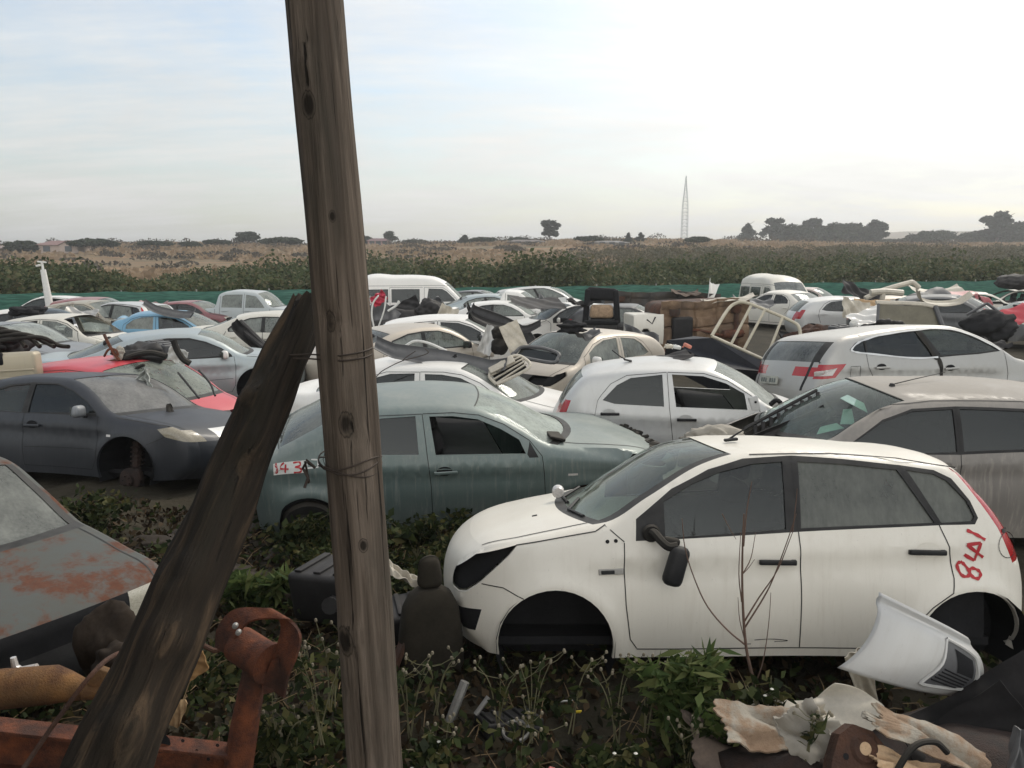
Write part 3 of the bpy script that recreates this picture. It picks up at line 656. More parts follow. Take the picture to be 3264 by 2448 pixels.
SEDAN_T = dict(L=4.54, W=1.74, sill=.16, fillet=(.10, .75), front_taper=(.30, .7), rear_taper=(.22, .6), tumble=.40,
  E=[B('bumperF', .36, .17, -.30, 0), B('bumperF', .22, .32, -.22, 0), B('bumperF', .18, .50, -.18, 0), B('bumperF', .19, .60, -.16, 0), B('lampF', .26, .68, -.15, 0), B('hood', .42, .75, -.14, .02), B('hood', .75, .83, -.10, .035), B('hood', 1.02, .885, -.16, .035), B('cowl', 1.17, .92, -.22, .02),
     B('ws', 1.25, .94, -.24, .02), B('ws', 1.53, 1.095, -.2, .04), B('ws', 1.77, 1.22, -.14, .06), B('roof', 1.96, 1.29, -.10, .065), B('roof', 2.2, 1.322, 0, .065), B('roof', 2.6, 1.327, 0, .065), B('roof', 2.95, 1.31, .05, .06), B('rg', 3.2, 1.265, .10, .05), B('rg', 3.5, 1.125, .14, .03),
     B('boot', 3.83, .985, .12, .02), B('boot', 4.2, .965, .06, .02), B('tail', 4.38, .93, .09, 0), B('tail', 4.43, .78, .10, 0), B('bumperR', 4.45, .65, .08, 0), B('bumperR', 4.43, .4, .08, 0), B('bumperR', 4.35, .18, .06, 0)],
  belt=[(1.3, .84), (2.5, .892), (3.6, .93)], arches=[(.93, .215, .335), (3.53, .215, .335)],
  polys=[('winF', 0, [(2.40, 1.236), (2.18, 1.232), (1.94, 1.195), (1.73, 1.105), (1.55, 1.0), (1.49, .868), (2.352, .89)]),
         ('winR', 0, [(2.53, 1.243), (2.85, 1.232), (3.06, 1.175), (3.24, 1.05), (3.26, .935), (2.511, .905)]),
         ('headlight', 0, [(.10, .60), (.40, .625), (.58, .70), (.62, .765), (.42, .745), (.18, .69)]), ('taillight', 0, [(4.15, .93), (4.5, .95), (4.55, .70), (4.3, .74)]),
         ('doorF', 1, [(1.37, .835), (1.45, .98), (1.48, .868), (1.46, .835)]),
         ('doorF', 0, [(2.462, 1.262), (2.17, 1.262), (1.93, 1.232), (1.69, 1.14), (1.45, .99), (1.335, .845), (1.315, .65), (1.30, .35), (1.35, .23), (2.385, .23), (2.40, .6), (2.432, .89)]),
         ('doorR', 0, [(2.462, 1.262), (2.9, 1.255), (3.12, 1.19), (3.34, 1.03), (3.38, .9), (3.32, .72), (3.16, .56), (3.06, .36), (3.03, .23), (2.385, .23), (2.40, .6), (2.432, .89)]),
         ('bumperF', 0, [(0, .60), (.4, .615), (.62, .545), (.62, .1), (0, .1)]), ('bumperR', 0, [(4.6, .64), (4.2, .62), (3.87, .5), (3.85, .1), (4.6, .1)])],
  seams=[('doorF', [(1.335, .845), (1.315, .65), (1.30, .35), (1.35, .235)]), ('doorF', [(2.465, 1.26), (2.432, .89), (2.40, .6), (2.385, .235), (1.35, .235)]), ('doorR', [(2.47, 1.26), (2.9, 1.255), (3.12, 1.19), (3.34, 1.03), (3.38, .9), (3.32, .72), (3.16, .56)]), ('doorF', [(1.335, .845), (1.45, .99), (1.69, 1.14), (1.93, 1.232), (2.17, 1.262), (2.46, 1.262)]), ('doorR', [(2.385, .235), (3.03, .235)]), ('bumperF', [(.4, .62), (.62, .545)])],
  strip=dict(bumperF=[(0, .6, 'bumperF', 1), (.6, 1, 'bumperF', 0)], lampF=[(0, .5, 'grille', 0), (.5, 1.01, 'headlight', 0)], hood=[(0, .9, 'hood', 0), (.9, 1.01, 'body', 0)], cowl=[(0, .93, 'cowl', 0)], ws=[(0, .89, 'windshield', 0)], rg=[(0, .86, 'rearglass', 0)], boot=[(0, .9, 'boot', 0)], tail=[(0, .5, 'boot', 0), (.5, 1.01, 'taillight', 0)], bumperR=[(0, 1.01, 'bumperR', 0)]),
  strip_seams=[('body', 'roof', .02, -.97, .97), ('hood', 'hood', 0, None, .89)], handles=[('doorF', 2.265, .73), ('doorR', 3.18, .775)], crease=[(1.2, .74), (4.2, .82)], seat_x=2.15)

SEDAN_M = dict(L=4.49, W=1.75, sill=.30, fillet=(.10, .75), front_taper=(.28, .75), rear_taper=(.2, .6), tumble=.38,
  E=[B('bumperF', .30, .30, -.22, 0), B('bumperF', .17, .42, -.17, 0), B('bumperF', .14, .60, -.15, 0), B('lampF', .17, .73, -.14, 0), B('hood', .32, .86, -.12, .0), B('hood', .6, .945, -.08, .02), B('hood', .9, .985, -.10, .035), B('cowl', 1.05, 1.005, -.17, .02),
     B('ws', 1.13, 1.03, -.18, .02), B('ws', 1.45, 1.235, -.15, .04), B('ws', 1.65, 1.335, -.11, .05), B('roof', 1.82, 1.385, -.08, .04), B('roof', 2.1, 1.405, 0, .035), B('roof', 2.5, 1.39, 0, .035), B('rg', 2.95, 1.31, .10, .05), B('rg', 3.35, 1.15, .14, .03), B('boot', 3.72, 1.045, .10, .02), B('boot', 4.2, 1.02, .06, .02), B('tail', 4.35, .97, .10, 0), B('bumperR', 4.42, .7, .1, 0), B('bumperR', 4.38, .32, .08, 0)],
  belt=[(1.2, .985), (2.3, .985), (3.3, 1.02)], arches=[(.90, .43, .36), (3.54, .43, .36)],
  polys=[('winF', 0, [(2.255, 1.318), (1.95, 1.322), (1.70, 1.255), (1.46, 1.14), (1.31, 1.025), (2.245, .992)]), ('winR', 0, [(2.33, 1.315), (2.6, 1.285), (2.95, 1.17), (3.08, 1.06), (3.06, 1.015), (2.335, .992)]),
         ('headlight', 0, [(.08, .76), (.22, .83), (.40, .90), (.52, .875), (.43, .79), (.24, .735), (.08, .72)]), ('taillight', 0, [(4.15, .98), (4.5, 1.0), (4.5, .75), (4.2, .8)]),
         ('doorF', 1, [(1.29, .99), (1.31, 1.035), (1.46, 1.15), (1.70, 1.268), (1.95, 1.338), (2.29, 1.34), (2.29, .985)]),
         ('doorR', 1, [(2.29, 1.34), (2.62, 1.305), (2.97, 1.19), (3.11, 1.07), (3.09, 1.0), (2.29, .985)]),
         ('doorF', 0, [(1.27, 1.0), (2.29, .99), (2.28, .6), (2.26, .38), (1.33, .38), (1.27, .5), (1.25, .8)]), ('doorR', 0, [(2.29, .99), (3.14, 1.01), (3.2, .9), (3.12, .7), (3.02, .5), (3.0, .38), (2.26, .38), (2.28, .6)]),
         ('bumperF', 0, [(0, .715), (.25, .72), (.43, .785), (.62, .70), (.62, .1), (0, .1)]), ('bumperR', 0, [(4.6, .72), (4.2, .72), (3.9, .65), (3.88, .1), (4.6, .1)])],
  seams=[('doorF', [(1.27, 1.0), (1.25, .8), (1.27, .5), (1.33, .385), (2.26, .385)]), ('doorF', [(2.29, 1.33), (2.29, .985), (2.28, .6), (2.26, .385)]), ('doorR', [(3.14, 1.01), (3.2, .9), (3.12, .7), (3.02, .5)]), ('doorF', [(1.3, .62), (2.25, .60)]), ('bumperF', [(.43, .79), (.62, .70)]), ('body', [(.42, .905), (.75, .955), (1.06, .99)])],
  strip=dict(bumperF=[(0, .55, 'bumperF', 1), (.55, 1, 'bumperF', 0)], lampF=[(0, .5, 'grille', 2), (.5, .82, 'body', 0), (.82, 1.01, 'headlight', 0)], hood=[(0, .93, 'hood', 0), (.93, 1.01, 'body', 0)], cowl=[(0, .95, 'cowl', 0)], ws=[(0, .90, 'windshield', 0)], rg=[(0, .86, 'rearglass', 0)], boot=[(0, .9, 'boot', 0)], tail=[(0, .5, 'boot', 0), (.5, 1.01, 'taillight', 0)], bumperR=[(0, 1.01, 'bumperR', 0)]),
  strip_seams=[('hood', 'hood', 0, None, .925)], handles=[('doorF', 2.14, .85), ('doorR', 3.02, .88)], crease=[(1.0, .86), (4.2, .90)], mirror=(1.44, 1.02), seat_x=2.1)

HATCH_B = dict(L=3.62, W=1.62, sill=.21, fillet=(.10, .75), front_taper=(.28, .65), rear_taper=(.22, .5), tumble=.34,
  E=[B('bumperF', .30, .22, -.24, 0), B('bumperF', .17, .38, -.17, 0), B('bumperF', .14, .58, -.14, 0), B('lampF', .18, .70, -.13, 0), B('hood', .32, .83, -.12, .01), B('hood', .55, .92, -.09, .03), B('cowl', .74, .97, -.15, .02),
     B('ws', .81, 1.0, -.16, .02), B('ws', 1.05, 1.175, -.14, .04), B('ws', 1.24, 1.285, -.11, .05), B('roof', 1.42, 1.365, -.08, .06), B('roof', 1.75, 1.392, 0, .06), B('roof', 2.2, 1.385, 0, .06), B('roof', 2.65, 1.335, .03, .05), B('rg', 3.0, 1.265, .08, .03), B('rg', 3.22, 1.10, .10, .02), B('tail', 3.36, .95, .10, 0), B('tail', 3.47, .75, .10, 0), B('bumperR', 3.51, .6, .08, 0), B('bumperR', 3.50, .4, .08, 0), B('bumperR', 3.42, .22, .06, 0)],
  belt=[(.85, .93), (1.9, .952), (2.7, 1.0)], arches=[(.70, .27, .32), (3.0, .27, .32)],
  polys=[('winF', 0, [(1.90, 1.335), (1.545, 1.318), (1.29, 1.24), (1.09, 1.135), (1.055, .955), (1.85, .972)]), ('winR', 0, [(2.69, 1.03), (2.53, 1.20), (2.37, 1.285), (2.01, 1.33), (1.985, .975), (2.55, .99)]),
         ('headlight', 0, [(.05, .66), (.25, .69), (.5, .83), (.52, .90), (.3, .84), (.05, .72)]), ('taillight', 0, [(3.2, 1.02), (3.5, 1.02), (3.6, .72), (3.36, .72)]),
         ('doorF', 0, [(1.955, 1.355), (1.54, 1.345), (1.27, 1.265), (.93, 1.06), (.89, .86), (.92, .5), (.98, .27), (1.87, .27), (1.88, .6), (1.925, .965)]), ('doorR', 0, [(1.955, 1.355), (2.42, 1.31), (2.6, 1.215), (2.76, 1.02), (2.8, .85), (2.72, .6), (2.64, .45), (2.6, .27), (1.87, .27), (1.88, .6), (1.925, .965)]),
         ('bumperF', 0, [(0, .66), (.28, .67), (.42, .56), (.42, .1), (0, .1)]), ('bumperR', 0, [(3.7, .66), (3.3, .62), (3.3, .1), (3.7, .1)])],
  seams=[('doorF', [(.96, 1.07), (.89, .86), (.92, .5), (.98, .275)]), ('doorF', [(1.955, 1.35), (1.925, .965), (1.88, .6), (1.87, .275)]), ('doorR', [(2.42, 1.31), (2.6, 1.215), (2.76, 1.02), (2.8, .85), (2.72, .6)]), ('doorF', [(.96, 1.08), (1.27, 1.268), (1.54, 1.348), (1.95, 1.358)]), ('doorR', [(1.96, 1.358), (2.42, 1.312)])],
  strip=dict(bumperF=[(0, .55, 'bumperF', 1), (.55, 1, 'bumperF', 0)], lampF=[(0, .5, 'grille', 0), (.5, 1.01, 'headlight', 0)], hood=[(0, .92, 'hood', 0), (.92, 1.01, 'body', 0)], cowl=[(0, .96, 'cowl', 0)], ws=[(0, .88, 'windshield', 0)], rg=[(0, .86, 'rearglass', 0), (.86, 1.01, 'tailgate', 0)], tail=[(0, .75, 'tailgate', 0), (.75, 1.01, 'taillight', 0)], bumperR=[(0, 1.01, 'bumperR', 0)]),
  strip_seams=[('hood', 'hood', 0, None, .915)], handles=[('doorF', 1.73, .838), ('doorR', 2.60, .88)], crease=[(.8, .80), (3.3, .88)], mirror=(1.08, 1.0), seat_x=1.75)

SUV_Q = dict(L=4.36, W=1.80, sill=.27, fillet=(.11, .75), front_taper=(.28, .7), rear_taper=(.18, .55), tumble=.33,
  E=[B('bumperF', .30, .28, -.24, 0), B('bumperF', .17, .45, -.18, 0), B('bumperF', .14, .68, -.14, 0), B('lampF', .2, .82, -.13, 0), B('hood', .35, .93, -.12, .02), B('hood', .65, 1.03, -.10, .04), B('cowl', .84, 1.09, -.18, .02), B('ws', .93, 1.15, -.2, .02), B('ws', 1.22, 1.345, -.17, .05), B('ws', 1.48, 1.462, -.13, .06), B('roof', 1.72, 1.545, -.08, .03), B('roof', 2.2, 1.575, 0, .025), B('roof', 2.8, 1.545, 0, .02), B('roof', 3.3, 1.48, .03, .02), B('rg', 3.78, 1.375, .14, .01), B('rg', 3.95, 1.25, .14, 0), B('tail', 4.08, 1.10, .12, 0), B('lampR', 4.115, 1.03, .12, 0), B('tail2', 4.17, .90, .12, 0), B('bumperR', 4.25, .7, .10, 0), B('bumperR', 4.25, .45, .1, 0), B('bumperR', 4.15, .28, .08, 0)],
  belt=[(1.0, 1.19), (1.6, 1.15), (2.4, 1.12), (3.2, 1.19), (3.7, 1.25)], arches=[(.88, .35, .37), (3.53, .35, .37)],
  polys=[('winF', 0, [(2.32, 1.505), (1.97, 1.515), (1.65, 1.45), (1.31, 1.30), (1.14, 1.205), (1.55, 1.165), (2.10, 1.14)]), ('winR', 0, [(2.42, 1.50), (2.96, 1.448), (3.27, 1.385), (3.27, 1.21), (2.55, 1.14), (2.20, 1.135)]), ('winQ', 0, [(3.30, 1.375), (3.42, 1.335), (3.54, 1.26), (3.46, 1.235), (3.30, 1.213)]),
         ('taillight', 0, [(4.45, .87), (4.4, 1.06), (4.12, 1.07), (3.68, 1.07), (3.9, .885), (4.1, .87)]), ('headlight', 0, [(.05, .78), (.3, .80), (.7, .95), (.6, .99), (.05, .84)]),
         ('doorF', 1, [(2.37, 1.53), (1.97, 1.54), (1.64, 1.475), (1.30, 1.32), (1.08, 1.19), (1.5, 1.145), (2.15, 1.115)]), ('doorR', 1, [(2.37, 1.53), (2.97, 1.472), (3.29, 1.405), (3.29, 1.195), (2.56, 1.118), (2.15, 1.115)]), ('body', 1, [(3.29, 1.405), (3.44, 1.355), (3.58, 1.262), (3.47, 1.218), (3.29, 1.192)]),
         ('fuelcap', 0, [(3.42, 1.03), (3.60, 1.03), (3.60, .87), (3.42, .87)]),
         ('doorF', 0, [(1.05, 1.21), (2.16, 1.13), (2.14, .9), (2.1, .35), (1.2, .35), (1.1, .5), (1.02, .85)]), ('doorR', 0, [(2.16, 1.13), (3.29, 1.2), (3.29, 1.0), (3.2, .85), (3.1, .65), (3.05, .35), (2.1, .35), (2.14, .9)]),
         ('bumperF', 0, [(0, .75), (.3, .76), (.5, .66), (.5, .1), (0, .1)]), ('bumperR', 0, [(4.5, .80), (4.0, .78), (3.9, .66), (3.9, .1), (4.5, .1)])],
  seams=[('doorF', [(1.05, 1.21), (1.02, .85), (1.1, .5)]), ('doorR', [(3.30, 1.19), (3.29, 1.0), (3.2, .85), (3.1, .65)]), ('body', [(3.42, 1.03), (3.60, 1.03), (3.60, .87), (3.42, .87), (3.42, 1.03)])],
  strip=dict(bumperF=[(0, .55, 'bumperF', 1), (.55, 1, 'bumperF', 0)], lampF=[(0, .5, 'grille', 0), (.5, 1.01, 'headlight', 0)], hood=[(0, .92, 'hood', 0), (.92, 1.01, 'body', 0)], cowl=[(0, .95, 'cowl', 0)], ws=[(0, .89, 'windshield', 0)], rg=[(0, .84, 'rearglass', 0), (.84, 1.01, 'tailgate', 1)], tail=[(0, .8, 'tailgate', 0), (.8, .88, 'tailgate', 1), (.88, 1.01, 'body', 0)], lampR=[(0, .5, 'tailgate', 0), (.5, .8, 'taillight', 0), (.8, .88, 'tailgate', 1), (.88, 1.01, 'taillight', 0)], tail2=[(0, .8, 'tailgate', 0), (.8, .88, 'tailgate', 1), (.88, 1.01, 'body', 0)], bumperR=[(0, 1.01, 'bumperR', 0)]),
  strip_seams=[('hood', 'hood', 0, None, .915)], handles=[('doorF', 1.98, .95), ('doorR', 3.08, 1.0)], crease=[(1.0, .93), (3.9, 1.02)], mirror=(1.35, 1.2), seat_x=2.0)

SUV_M = dict(L=4.55, W=1.76, sill=.2, fillet=(.11, .75), front_taper=(.28, .75), rear_taper=(.2, .6), tumble=.36,
  E=[B('bumperF', .35, .2, -.25, 0), B('bumperF', .19, .4, -.18, 0), B('bumperF', .16, .65, -.14, 0), B('lampF', .22, .78, -.13, 0), B('hood', .38, .88, -.1, .02), B('hood', .75, .97, -.1, .04), B('hood', 1.05, 1.02, -.2, .04), B('cowl', 1.18, 1.04, -.32, .02), B('ws', 1.27, 1.06, -.36, .02), B('ws', 1.55, 1.22, -.3, .05), B('ws', 1.80, 1.34, -.24, .07), B('roof', 2.0, 1.395, -.2, .085), B('roof', 2.4, 1.42, 0, .085), B('roof', 3.2, 1.405, 0, .08), B('roof', 3.7, 1.34, .05, .06), B('rg', 4.0, 1.25, .12, .03), B('rg', 4.18, 1.08, .12, .01), B('tail', 4.3, .9, .12, 0), B('tail', 4.38, .72, .12, 0), B('bumperR', 4.42, .6, .1, 0), B('bumperR', 4.34, .22, .08, 0)],
  belt=[(1.2, .955), (2.4, .96), (3.4, 1.01)], arches=[(.95, .27, .36), (3.6, .27, .36)],
  polys=[('winF', 0, [(1.46, 1.045), (1.76, 1.235), (2.02, 1.318), (2.37, 1.332), (2.37, .975), (1.55, .965), (1.44, 1.0)]), ('winR', 0, [(2.43, 1.332), (3.0, 1.315), (3.35, 1.27), (3.36, 1.02), (2.43, .978)]), ('winQ', 0, [(3.42, 1.26), (3.7, 1.19), (3.84, 1.08), (3.42, 1.03)]),
         ('headlight', 0, [(.05, .74), (.28, .74), (.62, .88), (.4, .88), (.05, .8)]), ('taillight', 0, [(4.1, 1.0), (4.5, 1.0), (4.6, .68), (4.25, .68)]),
         ('doorF', 1, [(1.38, .97), (1.43, 1.04), (1.75, 1.25), (2.02, 1.34), (2.4, 1.355), (2.4, .955)]), ('doorR', 1, [(2.4, 1.355), (3.0, 1.338), (3.39, 1.29), (3.39, 1.0), (2.4, .955)]),
         ('doorF', 0, [(1.36, .97), (2.4, .96), (2.38, .27), (1.4, .27), (1.33, .6)]), ('doorR', 0, [(2.4, .96), (3.4, 1.0), (3.35, .75), (3.2, .55), (3.15, .27), (2.38, .27)])],
  seams=[('doorF', [(1.36, .97), (1.33, .6), (1.4, .275)]), ('doorF', [(2.4, 1.35), (2.4, .96), (2.38, .275)]), ('doorR', [(3.4, 1.0), (3.35, .75), (3.2, .55)]), ('body', [(1.3, 1.09), (1.6, 1.262), (1.85, 1.365), (2.2, 1.40), (3.0, 1.395), (3.8, 1.30)])],
  strip=dict(bumperF=[(0, 1.01, 'bumperF', 0)], lampF=[(0, .5, 'grille', 0), (.5, 1.01, 'headlight', 0)], hood=[(0, .92, 'hood', 0), (.92, 1.01, 'body', 0)], cowl=[(0, .95, 'cowl', 0)], ws=[(0, .91, 'windshield', 0)], rg=[(0, .86, 'rearglass', 0), (.86, 1.01, 'tailgate', 0)], tail=[(0, .8, 'tailgate', 0), (.8, 1.01, 'taillight', 0)], bumperR=[(0, 1.01, 'bumperR', 0)]),
  strip_seams=[('body', 'roof', .02, -.97, .97)], handles=[('doorF', 2.24, .84), ('doorR', 3.2, .88)], crease=[(1.2, .84), (4.0, .9)], mirror=(1.6, 1.0), seat_x=2.2)

OLD = dict(L=4.40, W=1.68, sill=.24, fillet=(.06, .7), front_taper=(.10, .5), rear_taper=(.12, .5), tumble=.38, flare=.006,
  E=[B('bumperF', .16, .25, -.10, 0), B('bumperF', .06, .36, -.06, 0), B('bumperF', .05, .46, -.05, 0), B('lampF', .085, .56, -.06, 0), B('hood', .15, .715, -.10, .01), B('hood', .22, .745, -.10, .015), B('hood', .7, .815, -.06, .025), B('hood', 1.15, .87, -.09, .03), B('cowl', 1.28, .885, -.12, .02),
     B('ws', 1.40, .90, -.14, .02), B('ws', 1.75, 1.13, -.1, .03), B('roof', 2.02, 1.30, -.06, .045), B('roof', 2.5, 1.335, 0, .05), B('roof', 3.0, 1.31, 0, .045), B('rg', 3.22, 1.26, .06, .03), B('rg', 3.45, 1.1, .08, .02), B('boot', 3.66, .96, .06, .02), B('boot', 4.22, .92, .03, .02), B('tail', 4.32, .86, .04, 0), B('bumperR', 4.36, .55, .03, 0), B('bumperR', 4.30, .26, .03, 0)],
  belt=[(1.3, .86), (3.6, .90)], arches=[(.82, .29, .33), (3.3, .29, .33)],
  polys=[('winF', 0, [(1.60, .89), (1.72, 1.04), (1.98, 1.215), (2.36, 1.25), (2.36, .89)]), ('winR', 0, [(2.46, 1.25), (2.98, 1.235), (3.15, 1.17), (3.3, .91), (2.46, .89)]), ('headlight', 0, [(-.2, .53), (.17, .53), (.34, .60), (.34, .70), (.17, .70), (-.2, .70)]), ('taillight', 0, [(4.15, .84), (4.6, .84), (4.6, .64), (4.15, .64)]),
         ('doorF', 0, [(1.38, .86), (1.66, 1.05), (1.96, 1.245), (2.41, 1.275), (2.41, .3), (1.36, .3)]), ('doorR', 0, [(2.41, 1.275), (3.0, 1.26), (3.2, 1.17), (3.42, .88), (3.1, .55), (3.0, .3), (2.41, .3)]), ('bumperF', 0, [(-.1, .48), (.42, .48), (.42, .1), (-.1, .1)])],
  seams=[('doorF', [(1.38, .86), (1.36, .3)]), ('doorF', [(2.41, 1.27), (2.41, .3)]), ('doorR', [(3.2, 1.17), (3.42, .88), (3.1, .55)]), ('body', [(.25, .735), (.7, .79), (1.25, .85)])],
  strip=dict(bumperF=[(0, 1.01, 'bumperF', 1)], lampF=[(0, .62, 'grille', 0), (.62, 1.01, 'headlight', 0)], hood=[(0, .93, 'hood', 0), (.93, 1.01, 'body', 0)], cowl=[(0, .95, 'cowl', 0)], ws=[(0, .90, 'windshield', 0), (.9, .93, 'body', 1)], rg=[(0, .88, 'rearglass', 0)], boot=[(0, .92, 'boot', 0)], tail=[(0, .6, 'boot', 0), (.6, 1.01, 'taillight', 0)], bumperR=[(0, 1.01, 'bumperR', 1)]),
  strip_seams=[('hood', 'hood', 0, None, .925)], handles=[('doorF', 2.25, .79), ('doorR', 3.2, .79)], mirror=(1.55, .9), seat_x=2.0)

VAN = dict(L=4.84, W=1.80, sill=.3, fillet=(.14, .8), front_taper=(.2, .5), rear_taper=(.06, .3), tumble=.10, tum2=.06,
  E=[B('bumperF', .16, .32, -.12, 0), B('bumperF', .09, .5, -.08, 0), B('bumperF', .08, .72, -.07, 0), B('lampF', .11, .88, -.07, 0), B('hood', .2, 1.08, -.1, 0), B('hood', .42, 1.22, -.1, .02), B('cowl', .52, 1.27, -.14, .02), B('ws', .60, 1.32, -.15, .02), B('ws', .95, 1.66, -.14, .03), B('roof', 1.30, 1.97, -.12, .05), B('roof', 1.62, 2.12, -.06, .08), B('roof', 2.1, 2.19, 0, .09), B('roof', 3.2, 2.21, 0, .09), B('roof', 4.4, 2.18, 0, .08), B('rg', 4.68, 2.06, .06, .03), B('rg', 4.76, 1.7, .05, 0), B('tail', 4.79, 1.25, .04, 0), B('bumperR', 4.81, .7, .04, 0), B('bumperR', 4.78, .33, .03, 0)],
  belt=[(.5, 1.2), (4.8, 1.2)], arches=[(.95, .36, .37), (3.52, .36, .37)],
  polys=[('winF', 0, [(.86, 1.26), (.92, 1.36), (1.22, 1.66), (1.40, 1.76), (1.93, 1.78), (2.02, 1.26)]), ('winR', 0, [(2.28, 1.24), (2.28, 1.76), (3.38, 1.76), (3.38, 1.24)]), ('winQ', 0, [(3.5, 1.24), (3.5, 1.76), (4.55, 1.74), (4.55, 1.24)]),
         ('headlight', 0, [(0, .84), (.3, .86), (.46, 1.05), (.34, 1.12), (0, 1.0)]), ('taillight', 0, [(4.68, 1.3), (4.9, 1.3), (4.9, .85), (4.68, .85)]),
         ('doorF', 0, [(.80, 1.22), (.86, 1.38), (1.2, 1.70), (1.38, 1.81), (2.1, 1.83), (2.12, .4), (1.45, .4), (1.35, .6), (1.0, .78), (.78, .8)]), ('doorR', 0, [(2.16, 1.83), (3.44, 1.83), (3.44, .4), (2.14, .4)])],
  seams=[('doorF', [(.80, 1.22), (.86, 1.38), (1.2, 1.70), (1.38, 1.81), (2.1, 1.83), (2.12, .4)]), ('doorR', [(2.16, 1.83), (3.44, 1.83), (3.44, .42)]), ('body', [(.6, 1.84), (1.5, 1.9), (4.7, 1.88)])],
  strip=dict(bumperF=[(0, .6, 'bumperF', 1), (.6, 1.01, 'bumperF', 0)], lampF=[(0, .6, 'grille', 0), (.6, 1.01, 'headlight', 0)], hood=[(0, .95, 'hood', 0), (.95, 1.01, 'body', 0)], cowl=[(0, .95, 'cowl', 0)], ws=[(0, .91, 'windshield', 0)], rg=[(0, .84, 'rearglass', 0), (.84, 1.01, 'tailgate', 0)], tail=[(0, .9, 'tailgate', 0), (.9, 1.01, 'taillight', 0)], bumperR=[(0, 1.01, 'bumperR', 0)]),
  handles=[('doorF', 1.95, 1.05), ('doorR', 2.35, 1.05)], mirror=(.95, 1.3), seat_x=1.6)

BAKKIE = dict(L=5.05, W=1.72, sill=.42, fillet=(.07, .7), front_taper=(.16, .5), rear_taper=(.05, .3), tumble=.26,
  E=[B('bumperF', .14, .45, -.1, 0), B('bumperF', .06, .6, -.06, 0), B('lampF', .08, .72, -.06, 0), B('hood', .2, .95, -.1, .02), B('hood', .7, 1.04, -.08, .04), B('hood', 1.1, 1.08, -.1, .04), B('cowl', 1.24, 1.10, -.14, .02), B('ws', 1.32, 1.12, -.15, .02), B('ws', 1.6, 1.40, -.12, .04), B('roof', 1.86, 1.60, -.08, .05), B('roof', 2.2, 1.655, 0, .05), B('roof', 3.0, 1.65, 0, .05), B('rg', 3.28, 1.58, .03, .03), B('rg', 3.38, 1.3, .03, 0), B('boot', 3.44, 1.10, 0, -.02), B('boot', 3.55, 1.08, 0, -.25), B('boot', 4.85, 1.06, 0, -.25), B('tail', 4.96, 1.05, .03, 0), B('bumperR', 4.99, .6, .03, 0), B('bumperR', 4.95, .46, .03, 0)],
  belt=[(1.2, 1.05), (4.9, 1.03)], arches=[(.88, .45, .40), (3.95, .45, .40)],
  polys=[('winF', 0, [(1.55, 1.09), (1.66, 1.25), (1.9, 1.51), (2.28, 1.565), (2.28, 1.09)]), ('winR', 0, [(2.40, 1.565), (3.05, 1.56), (3.16, 1.5), (3.18, 1.1), (2.4, 1.09)]), ('headlight', 0, [(-.1, .72), (.2, .72), (.36, .78), (.36, .92), (-.1, .9)]), ('taillight', 0, [(4.85, 1.0), (5.2, 1.0), (5.2, .7), (4.85, .7)]),
         ('doorF', 0, [(1.36, 1.06), (1.6, 1.25), (1.88, 1.545), (2.33, 1.60), (2.33, .48), (1.36, .48)]), ('doorR', 0, [(2.35, 1.60), (3.08, 1.595), (3.22, 1.52), (3.24, .9), (3.1, .48), (2.35, .48)])],
  seams=[('doorF', [(1.36, 1.06), (1.36, .48)]), ('doorF', [(2.34, 1.60), (2.34, .48)]), ('doorR', [(3.22, 1.52), (3.24, .9), (3.1, .48)]), ('body', [(3.42, 1.05), (3.42, .5)])],
  strip=dict(bumperF=[(0, 1.01, 'bumperF', 0)], lampF=[(0, .6, 'grille', 0), (.6, 1.01, 'headlight', 0)], hood=[(0, .93, 'hood', 0), (.93, 1.01, 'body', 0)], cowl=[(0, .95, 'cowl', 0)], ws=[(0, .9, 'windshield', 0)], rg=[(0, .84, 'rearglass', 0)], boot=[(0, .93, 'boot', 1), (.93, 1.01, 'body', 0)], tail=[(0, .9, 'tailgate', 0), (.9, 1.01, 'taillight', 0)], bumperR=[(0, 1.01, 'bumperR', 0)]),
  handles=[('doorF', 2.2, .98), ('doorR', 3.05, .98)], mirror=(1.5, 1.12), seat_x=2.0)

# ------------------------------------------------------------------ paints
P_WHITE = paint('white_paint', (0.76, 0.72, 0.63), 0.34, dcol=(.50, .44, .35))
P_WHITE2 = paint('clean_white_paint', (0.78, 0.755, 0.70), 0.20)
P_CREAM = paint('cream_white_paint', (0.66, 0.63, 0.54), 0.35)
P_TEAL = paint('teal_paint', (0.085, 0.130, 0.125), 0.62, 0.35, 0.36, (0.30, 0.31, 0.28))
P_DKGREY = paint('dark_grey_paint', (0.008, 0.0105, 0.015), 0.24, 0.0, 0.42, (0.10, 0.10, 0.105), 0.0, 0.10)
P_SILVER = paint('silver_paint', (0.40, 0.395, 0.37), 0.32, 0.4, 0.34)
P_SILVERW = paint('pale_silver_paint', (0.55, 0.55, 0.53), 0.26, 0.25, 0.34)
P_SILVBLUE = paint('silver_blue_paint', (0.36, 0.42, 0.43), 0.30, 0.45, 0.34)
P_CHAMP = paint('champagne_paint', (0.50, 0.44, 0.36), 0.40, 0.35, 0.36)
P_GREYBROWN = paint('dusty_grey_paint', (0.13, 0.12, 0.11), 0.92, 0.2, 0.45, (0.33, 0.30, 0.26))
P_RED = paint('faded_red_paint', (0.52, 0.035, 0.05), 0.16, 0.0, 0.4, (0.48, 0.20, 0.18))
P_BLACK = paint('black_paint', (0.018, 0.019, 0.021), 0.35, 0.0, 0.3, (0.2, 0.19, 0.17))
P_BLUE = paint('sky_blue_paint', (0.10, 0.29, 0.44), 0.35, 0.2, 0.36, (0.36, 0.40, 0.40))
